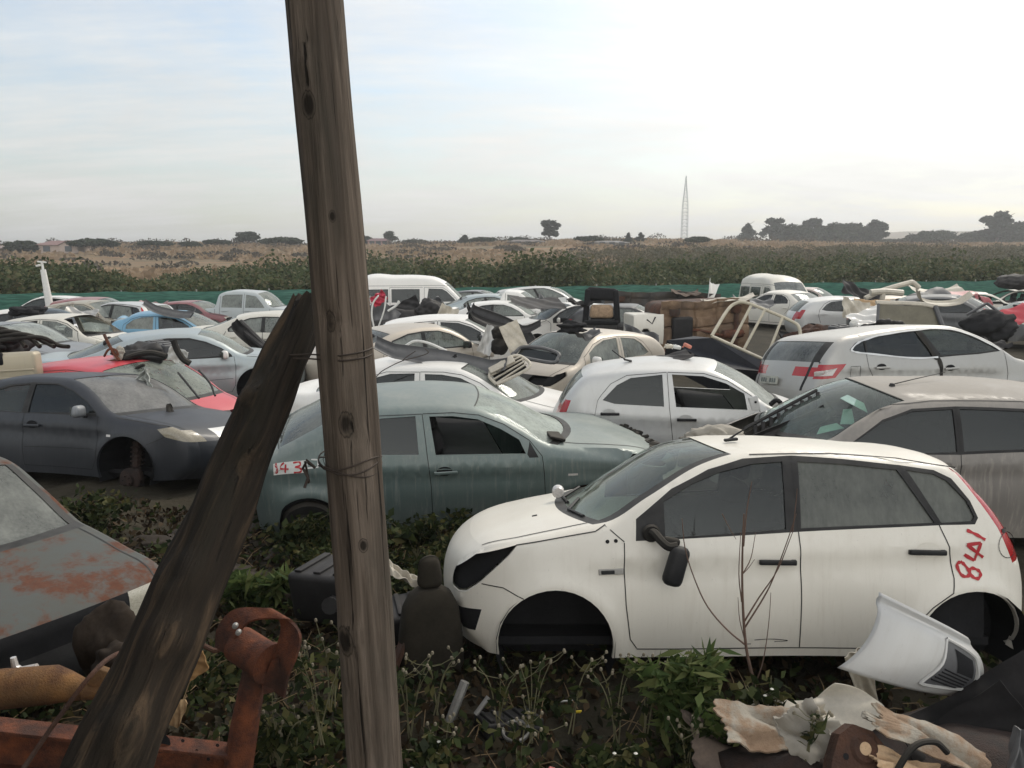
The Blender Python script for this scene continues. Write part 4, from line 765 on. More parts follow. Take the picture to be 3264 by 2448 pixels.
P_GOLD = paint('gold_beige_paint', (0.44, 0.38, 0.26), 0.4, 0.35, 0.38)
P_GREY = paint('grey_paint', (0.17, 0.18, 0.19), 0.45, 0.3, 0.38, (0.28, 0.28, 0.27))
P_MAROON = paint('maroon_paint', (0.20, 0.03, 0.045), 0.35)
P_OLD = paint('rust_pocked_grey_green_paint', (0.066, 0.078, 0.075), 0.45, 0.0, 0.65, (0.10, 0.085, 0.062), 0.40, 0.05)

# ------------------------------------------------------------------ ground
def terrain(x, y):
    x = np.asarray(x, float); y = np.asarray(y, float)
    k = np.clip((y - 46) / 230.0, 0, 1); hill = 8.6 * (k * k * (3 - 2 * k)) * (1 + 0.10 * np.sin(x * .013 + 1) + .05 * np.sin(x * .041))
    far = np.clip((y - 280) / 900.0, 0, 1); rise = np.clip((x - 60) / 500.0, 0, 1); hill = hill + far * (rise * 46 - 6)
    bumpy = 0.05 * np.sin(x * 1.7 + .4) * np.sin(y * 1.3) + .03 * np.sin(x * 4.1 + y * 2.3) + .02 * np.sin(x * 7.7 - y * 6.1)
    return hill + bumpy * np.clip(1.4 - y / 30, 0.3, 1)
gx = np.concatenate([-np.geomspace(2600, 14, 46), np.linspace(-13, 13, 110), np.geomspace(14, 2600, 46)])
gy = np.concatenate([np.linspace(-60, 0, 14)[:-1], np.linspace(0, 14, 62), np.geomspace(14.4, 3600, 80)])
GX, GY = np.meshgrid(gx, gy); GZ = terrain(GX, GY); nx, ny = len(gx), len(gy)
gv = np.stack([GX, GY, GZ], 2).reshape(-1, 3); gi = np.arange(nx * ny).reshape(ny, nx)
gf = np.stack([gi[:-1, :-1], gi[:-1, 1:], gi[1:, 1:], gi[1:, :-1]], 2).reshape(-1, 4)
m, t, o = newmat('yard_earth_and_veld'); c = coords(t); so = N(t, 'ShaderNodeSeparateXYZ'); LK(t, c, so.inputs[0])
na = noise(t, c, 1.1, 8, .65); nb = noise(t, c, 14, 5, .65); nc = noise(t, c, .05, 6, .6); nd = noise(t, mapped(t, c, (.05, .25, .25)), 1.0, 6, .65)
earth = mixc(t, ramp(t, na, [(.35, 0.), (.65, 1.)]), (.020, .015, .011), (.060, .046, .032)); earth = mixc(t, math_n(t, 'MULTIPLY', nb, .5), earth, (.035, .038, .018))
veld = mixc(t, ramp(t, nd, [(.40, 0.), (.60, 1.)]), (.27, .16, .085), (.085, .085, .045)); veld = mixc(t, ramp(t, nc, [(.45, 0.), (.62, .8)]), veld, (.17, .125, .075))
col = mixc(t, ramp(t, math_n(t, 'DIVIDE', so.outputs[1], 100.0), [(.40, 0.), (.50, 1.)]), earth, veld)
princ(t, o, col, .95, 0, 0, bump(t, math_n(t, 'ADD', na, nb), .6, .05), .2)
g = mesh('ground', gv, gf, [m]); tag(g, 'dark bare earth of the yard rising to dry veld behind', kind='structure')

# ------------------------------------------------------------------ near cars
def ribbon_number(strokes, half, warp, side, parent, mat, w=0.016, off=0.004, name='painted_number', lab=None):
    """hand-painted strokes laid on the car side; strokes are (x, z) polylines"""
    mb = MB()
    for st in strokes:
        q = crspline(st, 5) if len(st) > 2 else resample(st, .03, False); tg = np.gradient(q, axis=0); tg /= np.linalg.norm(tg, axis=1, keepdims=True) + 1e-9
        nn = np.stack([-tg[:, 1], tg[:, 0]], 1); ww = w * (1 + 0.25 * np.sin(np.arange(len(q)) * 1.3))[:, None]
        a, b = q + nn * ww / 2, q - nn * ww / 2
        va = [(p[0], side * (float(half([p[0]], [p[1]])[0]) + off), p[1]) for p in a]; vb = [(p[0], side * (float(half([p[0]], [p[1]])[0]) + off), p[1]) for p in b]
        n = len(q); mb.add(va + vb, [(i, i + 1, n + i + 1, n + i) for i in range(n - 1)])
    mb.v = [tuple(p) for p in warp(mb.v)]
    return mb.build(name, [mat], parent, False, lab)
def patch(poly, half, warp, side, parent, mat, name, off=0.003, lab=None):
    mb = MB(); P = resample(poly, .05); v = [(p[0], side * (float(half([p[0]], [p[1]])[0]) + off), p[1]) for p in P]; c = np.mean(v, axis=0); c[1] = side * (float(half([c[0]], [c[2]])[0]) + off)
    n = len(v); mb.add(v + [tuple(c)], [(i, (i + 1) % n, n) for i in range(n)]); mb.v = [tuple(p) for p in warp(mb.v)]
    return mb.build(name, [mat], parent, False, lab)
REDPAINT = plain('red_marker_paint', (0.42, 0.025, 0.03), 0.6, var=0.3)
WHITEPATCH = plain('white_marker_patch', (0.62, 0.62, 0.58), 0.7, var=0.12)

# white hatchback in front
car, ob, hf, wp = build_car(HATCH_A, 'hatchback_car', 'nearest white hatchback, no wheels or headlights, red 841 painted behind its rear door', 'car', (-.53, 5.25, 0.0, -.09), P_WHITE,
    dict(detail=2, tilt=(R(-7.5), 0), dark=('headlight',), mirrors=False, mats=dict(winF=glass('dim_side_glass', (0.10, .105, .10), .05, (.14, .14, .13), .8), winR=G_DUST, winQ=G_DUST, windshield=G_WSC, handle=TRIM, recess=P_WHITE), wheels=(None, None, 'hub', 'hub'), axle_z=.06, dent=0.007))
WHITECAR = car
d8 = [[(3.199, .787), (3.179, .764), (3.201, .709), (3.237, .704), (3.247, .732), (3.217, .774), (3.199, .787)], [(3.247, .732), (3.264, .748), (3.30, .737), (3.315, .714), (3.295, .69), (3.264, .70), (3.247, .732)],
      [(3.234, .888), (3.337, .81)], [(3.321, .898), (3.282, .792)], [(3.221, .829), (3.282, .792)], [(3.234, .888), (3.321, .898)], [(3.244, .972), (3.294, .948), (3.352, .914)]]
ribbon_number(d8, hf, wp, -1, car, REDPAINT, 0.018)
flap = [(3.52 + .075 * math.cos(a), .87 + .075 * math.sin(a)) for a in np.linspace(0, 2 * PI, 22)]
ribbon_number([flap], hf, wp, -1, car, TRIM, 0.004, 0.003, 'fuel_flap'); ribbon_number([[(3.48, .955), (3.54, .957)]], hf, wp, -1, car, TRIM, 0.018, 0.004, 'flap_sticker')
# scratches on the door bottom
ribbon_number([[(1.98, .31), (2.08, .315), (2.18, .305), (2.1, .298)], [(1.92, .285), (1.96, .285)]], hf, wp, -1, car, TRIM, 0.004, 0.003, 'scratch')
# side repeater and broken hinge plate by the mirror
mb = MB(); y = float(hf([1.1], [.72])[0]); mb.box((1.12, -y - .004, .725), (.15, .012, .035), (0, -.05, 0), 0, .005); mb.box((1.10, -y - .009, .723), (.08, .012, .022), (0, -.05, 0), 1, .004); mb.v = [tuple(p) for p in wp(mb.v)]; mb.build('side_repeater', [STEEL, TRIM], car)
for (x, z) in ((1.10, .90), (1.15, .905)):
    mb = MB(); y = float(hf([x], [z])[0]); mb.lathe([(.001, -y - .008), (.011, -y - .006), (.012, -y)], 10, 0, 'Y', (x, 0, z))
    mb.v = [tuple(p) for p in wp(mb.v)]; mb.build('bolt_hole', [DARK], car)
# broken lamp bucket in the headlight hole
mb = MB()
for (x, y, z, a, b, c_) in ((.36, -.60, .74, .10, .05, .07), (.28, -.56, .66, .06, .06, .09), (.44, -.66, .80, .05, .04, .04)): mb.box((x, y, z), (a, b, c_), (.2, .4, .1), 0, .012)
mb.tube([(.24, -.55, .62), (.34, -.60, .70), (.42, -.64, .80), (.5, -.68, .82)], .008, 6); mb.v = [tuple(p) for p in wp(mb.v)]; mb.build('lamp_bucket', [P_DKGREY], car, True)
# hanging mirror
mb = MB(); y = float(hf([1.4], [.9])[0])
mb.tube(crspline([(1.36, -y + .01, .955), (1.37, -y - .06, .965), (1.40, -y - .11, .93), (1.44, -y - .13, .90), (1.49, -y - .135, .905)], 4), .026, 8, 1); mb.box((1.48, -y - .14, .79), (.12, .09, .24), (0.05, .28, 0.2), 0, .045, .95); mb.box((1.46, -y - .10, .965 - .04), (.10, .05, .05), (0, .2, 0), 1, .02)
mb.lathe([(.001, -y - .03), (.045, -y - .028), (.055, -y - .005)], 14, 1, 'Y', (1.36, 0, .955)); mb.v = [tuple(p) for p in wp(mb.v)]; mb.build('wing_mirror', [TRIM, RUBBER], car, True, label='black mirror torn from its mount and hanging by its cable')
# washer jets, aerial
for (x, y) in ((.68, -.30), (.70, -.02)):
    mb = MB(); mb.box((x, y, .955), (.035, .03, .014), (0, -.2, 0), 0, .004); mb.v = [tuple(p) for p in wp(mb.v)]; mb.build('washer_jet', [TRIM], car)
mb = MB(); mb.box((1.98, -.28, 1.462), (.09, .04, .02), (0, -.1, 0), 0, .008); mb.tube([(1.96, -.28, 1.46), (2.02, -.28, 1.50), (2.22, -.29, 1.62)], [.008, .006, .003], 6); mb.v = [tuple(p) for p in wp(mb.v)]; mb.build('aerial', [TRIM], car)
mb = MB()
for (x0, y0, x1, y1) in ((.98, -.55, .93, -.05), (.92, .0, .98, .5)): mb.tube([(x0, y0, 1.0), ((x0 + x1) / 2 - .05, (y0 + y1) / 2, 1.0), (x1 + .06, y1, 1.035)], .012, 6)
mb.v = [tuple(p) for p in wp(mb.v)]; mb.build('wiper', [TRIM], car)
mb = MB(); mb.lathe([(.001, -.03), (.035, -.03), (.045, -.01), (.045, .03), (.03, .045), (.001, .045)], 14, 0, 'Y', (.86, .28, 1.03)); mb.v = [tuple(p) for p in wp(mb.v)]
tag(mb.build('loose_lamp', [L_WHITE], None, True), 'small round clear lamp lying on the bonnet edge of the white hatchback', 'lamp'); bpy.data.objects['loose_lamp'].location = car.location
# sun visor hanging in the front window
mb = MB(); mb.box((1.95, .30, 1.26), (.40, .035, .14), (.5, .06, 0), 0, .015); mb.v = [tuple(p) for p in wp(mb.v)]; mb.build('sun_visor', [LINER], car)

# teal saloon
def teal_def(x, y, z):
    k = np.clip((1.15 - x) / 1.0, 0, 1) * (z > .60); m = k * np.sin(np.clip((1.2 - x) / .95, 0, 1) * PI)
    z = z + .12 * m * (np.abs(y) < .80) + .03 * k * np.sin(9 * x + 3 * y) * np.sin(4 * y + 1) * np.clip(1.2 - np.abs(y) / .8, 0, 1); x = x - .26 * np.clip((1.2 - x) / 1.2, 0, 1) * (1 + .15 * np.sin(5 * y)) - .42 * np.clip((x - 3.75) / .7, 0, 1); return x, y, z
car, ob, hf, wp = build_car(SEDAN_T, 'saloon_car', 'teal saloon with crumpled bonnet and red 43 painted on a white patch', 'car', (1.454, 8.54, R(189.9), -.08), P_TEAL,
    dict(detail=2, tilt=(R(-2.5), 0), missing=('winF',), dark=('headlight',), mirrors=False, deform=teal_def, mats=dict(winF=glass('open_dark_glass', (.13, .13, .13), .04, (.2, .2, .19), .7), winR=G_TINT, recess=DARK, handle=P_TEAL, taillight=P_TEAL, windshield=glass('bright_windscreen', (.16, .2, .18), .75, (.42, .45, .40), .7)), wheels=('hub', 'hub', 'tyre', 'tyre'), axle_z=.2))
patch([(3.52, .90), (3.92, .878), (3.92, .775), (3.52, .79)], hf, wp, 1, car, WHITEPATCH, 'white_patch')
ribbon_number([[(3.725, .885), (3.770, .84), (3.685, .828)], [(3.710, .87), (3.715, .795)], [(3.645, .88), (3.590, .885), (3.585, .855), (3.625, .845), (3.580, .83), (3.580, .80), (3.640, .795)], [(3.855, .885), (3.880, .86), (3.840, .84), (3.870, .80), (3.825, .81), (3.855, .885)]], hf, wp, 1, car, REDPAINT, .014, .006)
ribbon_number([[(3.525, .90), (3.525, .83)], [(3.525, .83), (3.425, .835)], [(3.425, .835), (3.425, .90)], [(3.425, .90), (3.485, .905)]], hf, wp, 1, car, WHITEP, .012, .007, 'fuel_flap_sticker')
patch([(1.10, .665), (1.02, .665), (1.02, .645), (1.10, .645)], hf, wp, 1, car, L_WHITE, 'side_repeater')
mb = MB(); rr = random.Random(5)
for q in range(14): mb.box((.26 + .05 * (q % 2), -.50 + .07 * q, .735 + .03 * rr.random()), (.07, .085, .03 + .03 * rr.random()), (rr.random(), rr.random(), rr.random()), 0, .012)
mb.v = [tuple(p) for p in wp(mb.v)]; mb.build('torn_bonnet_edge', [RUBBER], car, True); mb = MB()
mb.box((1.16, .2, .965), (.14, 1.0, .03), (0, -.3, 0), 0, .01); mb.v = [tuple(p) for p in wp(mb.v)]; mb.build('torn_wiper_tray', [RUBBER], car)

# dark grey saloon on the left
car, ob, hf, wp = build_car(SEDAN_M, 'saloon_car', 'dark grey saloon without wheels, rusty hub showing, left of the leaning log', 'car', (-3.29, 9.30, R(166), -.24), P_DKGREY,
    dict(detail=2, tilt=(R(6), 0), mirrors=(1,), mats=dict(winF=G_TINT, winR=G_SIDE, windshield=glass('dusty_windscreen', (.1, .11, .11), .75, (.22, .215, .205), .4), mirror=P_GREY, recess=DARK, headlight=lens('yellowed_lens', (.27, .235, .165))), wheels=('hub', 'hub', 'hub', 'hub'), axle_z=.28))
patch([(1.13, .80), (1.07, .80), (1.07, .775), (1.13, .775)], hf, wp, 1, car, L_WHITE, 'side_repeater')
mb = MB(); mb.box((.82, .20, 1.03), (.10, .16, .16), (0, .2, 0), 0, .04, .3); mb.box((.80, .2, .995), (.28, .2, .02), (0, -.08, 0), 0, .01); mb.v = [tuple(p) for p in wp(mb.v)]
q = mb.build('black_fin_part', [RUBBER], None, True); q.location = car.location; q.rotation_euler = car.rotation_euler; tag(q, 'small black fin shaped trim piece standing on the bonnet of the dark grey saloon', 'car part')

# pale silver hatchback in the middle
car, ob, hf, wp = build_car(HATCH_B, 'hatchback_car', 'pale silver hatchback with dark open side windows and black scrap on its roof', 'car', (3.82, 9.50, R(172), -.05), P_SILVERW,
    dict(detail=2, missing=('winF',), deform=lambda x, y, z: (x - .24 * np.clip((x - 2.72) / .8, 0, 1), y, z), mirrors=False, mats=dict(winF=glass('dark_open_glass', (.1, .1, .1), .06, (.2, .2, .19), .6), winR=G_TINT, windshield=glass('milky_windscreen', (.16, .19, .17), .6, (.42, .43, .39), .6), recess=P_SILVERW, handle=TRIM)))
SILVER5 = (car, hf, wp)
mb = MB(); y = float(hf([.95], [1.03])[0]); mb.box((.98, y + .012, 1.03), (.10, .02, .17), (.15, .25, 0), 0, .01)
for z in (.98, 1.05): mb.lathe([(.001, y + .028), (.014, y + .028), (.014, y + .02)], 8, 1, 'Y', (.97, 0, z))
mb.tube(crspline([(.80, y - .02, 1.02), (.74, y + .02, 1.08), (.68, y, 1.02), (.72, y + .03, .96), (.80, y + .02, .93)], 4), .028, 6, 1); mb.v = [tuple(p) for p in wp(mb.v)]; mb.build('mirror_base', [P_SILVERW, TRIM], car)

# dusty grey people carrier on the right
def mpv_def(x, y, z):
    k = np.clip((1.1 - x) / 1.0, 0, 1) * (z > .5); return x + .25 * k, y, z - .16 * k + .05 * k * np.sin(7 * x) * np.sin(5 * y)
car, ob, hf, wp = build_car(SUV_M, 'estate_car', 'dust covered grey estate with a broken windscreen, behind the white hatchback', 'car', (1.5, 7.6, 0.0, -.05), P_GREYBROWN,
    dict(detail=2, mirrors=False, missing=('hood',), deform=mpv_def, mats=dict(winF=G_TINT, winR=glass('black_side_glass', (.02, .02, .022), .03, (.08, .08, .08), .3), windshield=glass('broken_windscreen', (.16, .2, .18), .15, (.36, .4, .37), .8))))
MPV = (car, hf, wp)
mb = MB(); mb.lathe([(.001, 0), (.03, 0), (.02, .03), (.001, .035)], 10, 0, 'Z', (2.02, -.30, 1.475)); mb.tube([(2.02, -.30, 1.495), (2.25, -.22, 1.53), (2.62, -.08, 1.58)], [.006, .005, .003], 6); mb.v = [tuple(p) for p in wp(mb.v)]; mb.build('aerial', [TRIM], car)

# silver sports utility seen from behind
car, ob, hf, wp = build_car(SUV_Q, 'suv_car', 'silver crossover seen from behind with red tail lights and its front door ajar, upper right', 'car', (8.11, 12.64, R(194), .03), P_SILVER,
    dict(detail=2, tilt=(R(5), 0), mirrors=False, scale=(1.04, 1, 1), deform=lambda x, y, z: (x - .16 * np.clip((x - 3.6) / .7, 0, 1), y, z), mats=dict(winF=G_SIDE, winR=G_TINT, winQ=G_TINT, recess=DARK, fuelcap=P_SILVER, rearglass=glass('dusty_rear_glass', (.1, .1, .1), .45, (.26, .27, .26), .4))))
QASH = (car, hf, wp)
ch = [(3.56, 1.255), (3.42, 1.345), (3.28, 1.395), (2.96, 1.465), (2.42, 1.52), (2.0, 1.532), (1.65, 1.468), (1.31, 1.318), (1.1, 1.2)]
ribbon_number([[(2.40, 1.53), (2.22, 1.15), (2.15, 1.08), (2.13, .80)]], hf, wp, 1, car, RUBBER, .06, .006, 'door_gap')
ribbon_number([ch, [(3.56, 1.255), (3.46, 1.225), (3.27, 1.2), (2.55, 1.126), (2.16, 1.122)]], hf, wp, 1, car, CHROME, .022, .007, 'window_chrome')
for s in (1,):
    patch([(4.20, .97), (3.86, 1.02), (3.95, .92), (4.19, .91)], hf, wp, s, car, L_WHITE, 'tail_light_lens', .006)

# old rusty saloon, lower left corner
car, ob, hf, wp = build_car(OLD, 'old_saloon_car', 'old grey green saloon with a rust pocked bonnet and one square headlight, lower left corner', 'car', (-2.65, 4.42, R(147), -.25), P_OLD,
    dict(detail=2, scale=(.86, 1, 1),  mirrors=False, mats=dict(windshield=glass('old_windscreen', (.14, .16, .15), .5, (.26, .265, .24), .5), headlight=L_HEAD, grille=DARK), wheels=('hub', 'hub', 'hub', 'hub')))
OLDCAR = car

# ------------------------------------------------------------------ the other wrecks
def squeeze(S, x0, x1, **kw):
    """the same body with the stretch between x0 and x1 taken out"""
    d = x1 - x0; f = lambda x: x if x <= x0 else (x0 + (x - x0) * 0.02 if x < x1 else x - d * 0.98)
    Q = dict(S); Q['L'] = S['L'] - d * .98; Q['E'] = [(p[0], f(p[1]), *p[2:]) for p in S['E']]; Q['arches'] = [(f(a[0]), a[1], a[2]) for a in S['arches']]
    Q['polys'] = [(k, m, [(f(p[0]), p[1]) for p in P]) for k, m, P in S['polys'] if k not in ('winR', 'doorR')]
    Q['seams'] = [(k, [(f(p[0]), p[1]) for p in P]) for k, P in S['seams'] if k != 'doorR']; Q['belt'] = [(f(b[0]), b[1]) for b in S['belt']]
    Q['handles'] = [h for h in S.get('handles', []) if h[0] == 'doorF']; Q.update(kw); return Q
def crushed(front=.5, amp=.12, fx=1.2, seed=0, roof=0.0):
    a, b, c = (seed * 1.7) % 6, (seed * 2.9) % 6, (seed * 4.1) % 6
    def f(x, y, z):
        k = np.clip((fx - x) / fx, 0, 1); j = k * amp * (np.sin(9 * x + a) * np.sin(6 * y + b) + .5 * np.sin(15 * y + c + 8 * z))
        z2 = z + j * (z > .4) - roof * np.clip((z - .9) / .5, 0, 1) * (1 + .3 * np.sin(3 * x + a)); return x + front * k * (.6 + .4 * np.sin(3 * y + c)), y + .5 * j * np.sin(5 * z), z2
    return f
def stripped(*k): return tuple(k)
YARD = 'wrecked cars parked in the scrapyard'
G_LIGHT = glass('pale_side_glass', (.15, .17, .16), .5, (.33, .345, .31), .6)
G_DARK = glass('dark_side_glass', (.06, .065, .065), .12, (.15, .15, .15), .4)
def car_(S, name, label, pose, P, **o):
    return build_car(S, name, label, o.pop('cat', 'car'), pose, P, o, YARD)
HATCH_C = dict(HATCH_B); HATCH_C['tumble'] = .28
red = car_(HATCH_C, 'hatchback_car', 'faded red hatchback with two loose wipers on its windscreen, scrap on the roof', (-3.72, 10.35, R(155), -.36), P_RED, detail=2, mirrors=False, handles=False, dark=('headlight',), missing=('bumperF',), scale=(1.12, 1.08, 1.10), deform=crushed(.12, .02, .7, 2), mats=dict(winF=G_LIGHT, winR=G_LIGHT, windshield=glass('red_car_windscreen', (.17, .2, .17), .5, (.34, .36, .31), .7)))
jet = car_(SEDAN_M, 'saloon_car', 'silver blue saloon with chrome window line and white mirror, left of the log', (-3.95, 15.0, R(203), -.04), P_SILVBLUE, detail=2, mirrors=(1,), scale=(1.02, 1, 1), mats=dict(winF=G_DARK, winR=G_DARK, mirror=P_WHITE2, recess=DARK))
w10 = car_(SEDAN_T, 'saloon_car', 'white saloon roof showing just above the teal saloon, long bumper lying on it', (1.42, 10.75, R(172), -.20), P_WHITE2, detail=2, mirrors=False, handles=False, scale=(1.04, 1, 1.06), mats=dict(winF=G_TINT, winR=G_TINT, taillight=P_WHITE2, windshield=G_WS))
san = car_(HATCH_B, 'hatchback_car', 'beige silver hatchback facing left with its whole windscreen in view', (-.03, 13.3, R(47), -.19), P_CHAMP, detail=2, mirrors=(-1,), scale=(1.1, 1.04, 1.06), dark=('headlight',), mats=dict(winF=G_LIGHT, winR=G_LIGHT, mirror=P_WHITE2, windshield=glass('sandy_windscreen', (.12, .15, .14), .28, (.30, .32, .29), .6)))
bei = car_(SEDAN_M, 'saloon_car', 'beige silver saloon seen from behind, grey bumper hooked over its roof', (-.18, 17.4, R(212), -.10), P_CHAMP, mirrors=(1,), detail=2, mats=dict(winF=G_LIGHT, winR=G_LIGHT, mirror=TRIM, taillight=P_CHAMP, rearglass=glass('dull_rear_glass', (.1, .1, .1), .35, (.25, .255, .24), .4)))
ope = car_(HATCH_B, 'pickup_car', 'small white car with rounded bonnet facing right, behind the beige saloon', (.55, 17.0, R(176), .02), P_WHITE2, mirrors=(1,), scale=(1.05, 1, 1), mats=dict(winF=G_DARK, winR=G_DARK, mirror=P_BLACK, windshield=G_LIGHT))
w14 = car_(HATCH_A, 'hatchback_car', 'white hatchback with black roof and car seat standing on it', (-.25, 23.4, R(14), -.05), P_WHITE2, mirrors=(-1,), mats=dict(winF=G_DARK, winR=G_DARK, winQ=G_DARK, windshield=glass('dark_windscreen', (.1, .12, .12), .25, (.16, .18, .18), .4)))
van1 = car_(VAN, 'minibus', 'white high roof minibus with black side windows, right of the pole', (-1.45, 32.5, R(187), -.2), P_WHITE2, cat='minibus', mirrors=False, mats=dict(winF=G_DARK, winR=G_DARK, winQ=G_DARK, windshield=G_LIGHT))
BAK_S = squeeze(BAKKIE, 2.36, 3.22)
cab = car_(BAK_S, 'pickup_truck', 'small white pickup with a rounded cab roof and cracked windscreen', (2.2, 26.1, R(172), .0), P_WHITE2, cat='pickup', mirrors=False, mats=dict(winF=G_LIGHT, windshield=G_LIGHT))
wag = car_(SUV_Q, 'estate_car', 'pale silver estate with roof rails in the far row by the green fence', (3.3, 34.0, R(179), .0), P_SILVERW, mirrors=False, mats=dict(winF=G_LIGHT, winR=G_LIGHT, winQ=G_LIGHT))
w18 = car_(SEDAN_M, 'saloon_car', 'white saloon with one open side window, behind the small white car', (1.75, 25.5, R(173), -.06), P_WHITE2, mirrors=False, mats=dict(winF=G_LIGHT, winR=G_DARK))
bla = car_(HATCH_B, 'hatchback_car', 'black hatchback with a red wing mirror facing right', (5.75, 27.6, R(143), -.02), P_BLACK, mirrors=(1,), mats=dict(mirror=P_RED, winF=G_DARK, winR=G_DARK, windshield=G_LIGHT))
SEDAN_N = dict(SEDAN_T); SEDAN_N['strip'] = dict(SEDAN_T['strip'], tail=[(0, .9, 'boot', 0), (.9, 1.01, 'body', 0)]); SEDAN_N['polys'] = [(k, m_, [(4.12, .90), (4.22, .90), (4.34, .68), (4.10, .68)] if k == 'taillight' else p) for k, m_, p in SEDAN_T['polys']]
w25 = car_(SEDAN_N, 'saloon_car', 'white saloon seen from behind with empty tail light holes', (9.75, 34.2, R(-60), .0), P_WHITE, mirrors=False, dark=('taillight',), scale=(1, 1, 1.08), mats=dict(winF=G_DARK, winR=G_DARK, rearglass=glass('bright_rear_glass', (.14, .16, .15), .45, (.42, .43, .40), .6)))
van2 = car_(VAN, 'minibus', 'white minibus facing the camera in the far row, windscreen dusty', (12.1, 33.6, R(96), -.25), P_CREAM, cat='minibus', mirrors=False, mats=dict(windshield=glass('van_windscreen', (.14, .15, .15), .5, (.27, .28, .27), .5)))
d29 = car_(SEDAN_M, 'saloon_car', 'long dark grey saloon with sloping roof at the upper right', (13.6, 20.8, R(150), .28), paint('charcoal_paint', (.07, .072, .075), .6, .2, .4, (.24, .235, .22)), detail=2, mirrors=False, handles=False, mats=dict(winF=G_DARK, winR=G_DARK, windshield=glass('grey_windscreen', (.12, .13, .13), .5, (.22, .22, .21), .5)))
s30 = car_(HATCH_A, 'hatchback_car', 'torn silver hatchback wreck with open tail under the brown glass', (13.3, 23.0, R(196), -.12), P_SILVER, mirrors=False, missing=('rearglass', 'tailgate', 'taillight', 'winR', 'winQ'), deform=crushed(0, .0, 1.0, 4, .12), mats=dict(winF=G_DARK))
w32 = car_(HATCH_A, 'hatchback_car', 'white gutted hatchback frame at the far right edge', (19.4, 34.6, R(-12), .0), P_WHITE, mirrors=False, missing=('winF', 'winR', 'winQ', 'windshield', 'rearglass', 'hood'), handles=False)
p27 = car_(HATCH_B, 'hatchback_car', 'pinkish cream car with a missing headlight beside the red wreck', (15.3, 36.5, R(140), .0), paint('pink_cream_paint', (.52, .42, .38), .35), mirrors=False, dark=('headlight',), mats=dict(windshield=G_LIGHT))
r27 = car_(HATCH_B, 'hatchback_car', 'red hatchback wreck with crushed tail behind the silver crossover', (15.2, 29.5, R(28), .05), paint('wreck_red_paint', (.40, .05, .065), .4), mirrors=False, handles=False, missing=('winR', 'rearglass', 'tailgate', 'windshield'), deform=lambda x, y, z: (x - .5 * np.clip((x - 2.2) / 1.3, 0, 1), y + .08 * np.sin(6 * x + 4 * z), z - .15 * np.clip((2 - x) / 2, 0, 1) + .06 * np.sin(5 * x) * np.sin(4 * y)))
w33 = car_(HATCH_A, 'hatchback_car', 'white hatchback with raised tailgate in the far left row under the white pole', (-18.8, 29.2, R(0), -.06), P_WHITE2, mirrors=False, missing=('rearglass', 'winR'), mats=dict(winF=G_DARK, winQ=G_DARK))
w34 = car_(SEDAN_M, 'saloon_car', 'white saloon with black windows at the left edge, third row', (-10.7, 21.4, R(179), -.06), P_WHITE2, mirrors=False, mats=dict(winF=G_DARK, winR=G_DARK, windshield=G_DARK))
b35 = car_(HATCH_C, 'hatchback_car', 'old beige box shaped hatchback with a rusty wing, left side', (-11.4, 24.6, R(165), -.12), paint('old_beige_paint', (.34, .31, .23), .4, rust=.15), mirrors=False, scale=(1, .98, 1.06), missing=('headlight', 'bumperF'), deform=crushed(.2, .05, .8, 5), mats=dict(winF=G_LIGHT, winR=G_LIGHT, windshield=G_LIGHT))
w36 = car_(HATCH_A, 'hatchback_car', 'pale silver hatchback with pointed rear side window, left far row', (-14.2, 25.6, R(-14), -.08), P_SILVERW, mirrors=False, mats=dict(winF=G_LIGHT, winR=G_LIGHT, winQ=G_DARK, rearglass=G_LIGHT))
b37 = car_(SEDAN_T, 'saloon_car', 'sky blue saloon with crumpled tail, left of the log', (-7.3, 22.6, R(181), -.14), P_BLUE, mirrors=False, handles=False, deform=lambda x, y, z: (x - .55 * np.clip((x - 3.3) / 1.2, 0, 1), y + .05 * np.sin(7 * x) * np.clip((x - 3) / 1, 0, 1), z + .14 * np.clip((x - 3.1) / 1.0, 0, 1) * np.sin(5 * x + 3 * y) + .10 * np.clip((x - 3.4) / .8, 0, 1)), mats=dict(winF=G_DARK, winR=G_LIGHT, rearglass=glass('pale_rear_glass', (.14, .16, .16), .6, (.34, .37, .37), .6)))
g38 = car_(SEDAN_M, 'saloon_car', 'mid grey saloon with broken windscreen and missing headlight, left edge', (-8.4, 15.9, R(168), -.08), P_GREY, detail=2, mirrors=False, handles=False, dark=('headlight',), deform=crushed(.1, .015, .8, 7), mats=dict(winF=G_DARK, winR=G_DARK, windshield=glass('shattered_windscreen', (.15, .18, .17), .5, (.44, .46, .42), .7)))
w40 = car_(HATCH_B, 'hatchback_car', 'small white car with bare window frames behind the grey saloon', (-9.0, 19.0, R(172), -.10), P_CREAM, mirrors=False, missing=('winR', 'windshield'), mats=dict(winF=G_LIGHT))
m41 = car_(SEDAN_M, 'saloon_car', 'maroon saloon with a dusty windscreen near the green fence', (-9.9, 29.8, R(176), -.25), P_MAROON, mirrors=False, mats=dict(winF=G_DARK, winR=G_DARK, windshield=G_LIGHT))
m41b = car_(HATCH_B, 'hatchback_car', 'dull maroon hatchback roof in the far left row', (-12.6, 27.6, R(180), -.04), paint('dull_maroon_paint', (.24, .06, .075), .4), mirrors=False, mats=dict(winF=G_DARK, winR=G_DARK))
k42 = car_(BAKKIE, 'pickup_truck', 'pale grey double cab pickup with see through windows by the green fence', (-7.4, 29.8, R(176), -.14), paint('pale_grey_paint', (.42, .46, .46), .3), cat='pickup', mirrors=False, mats=dict(winF=G_LIGHT, winR=G_LIGHT))
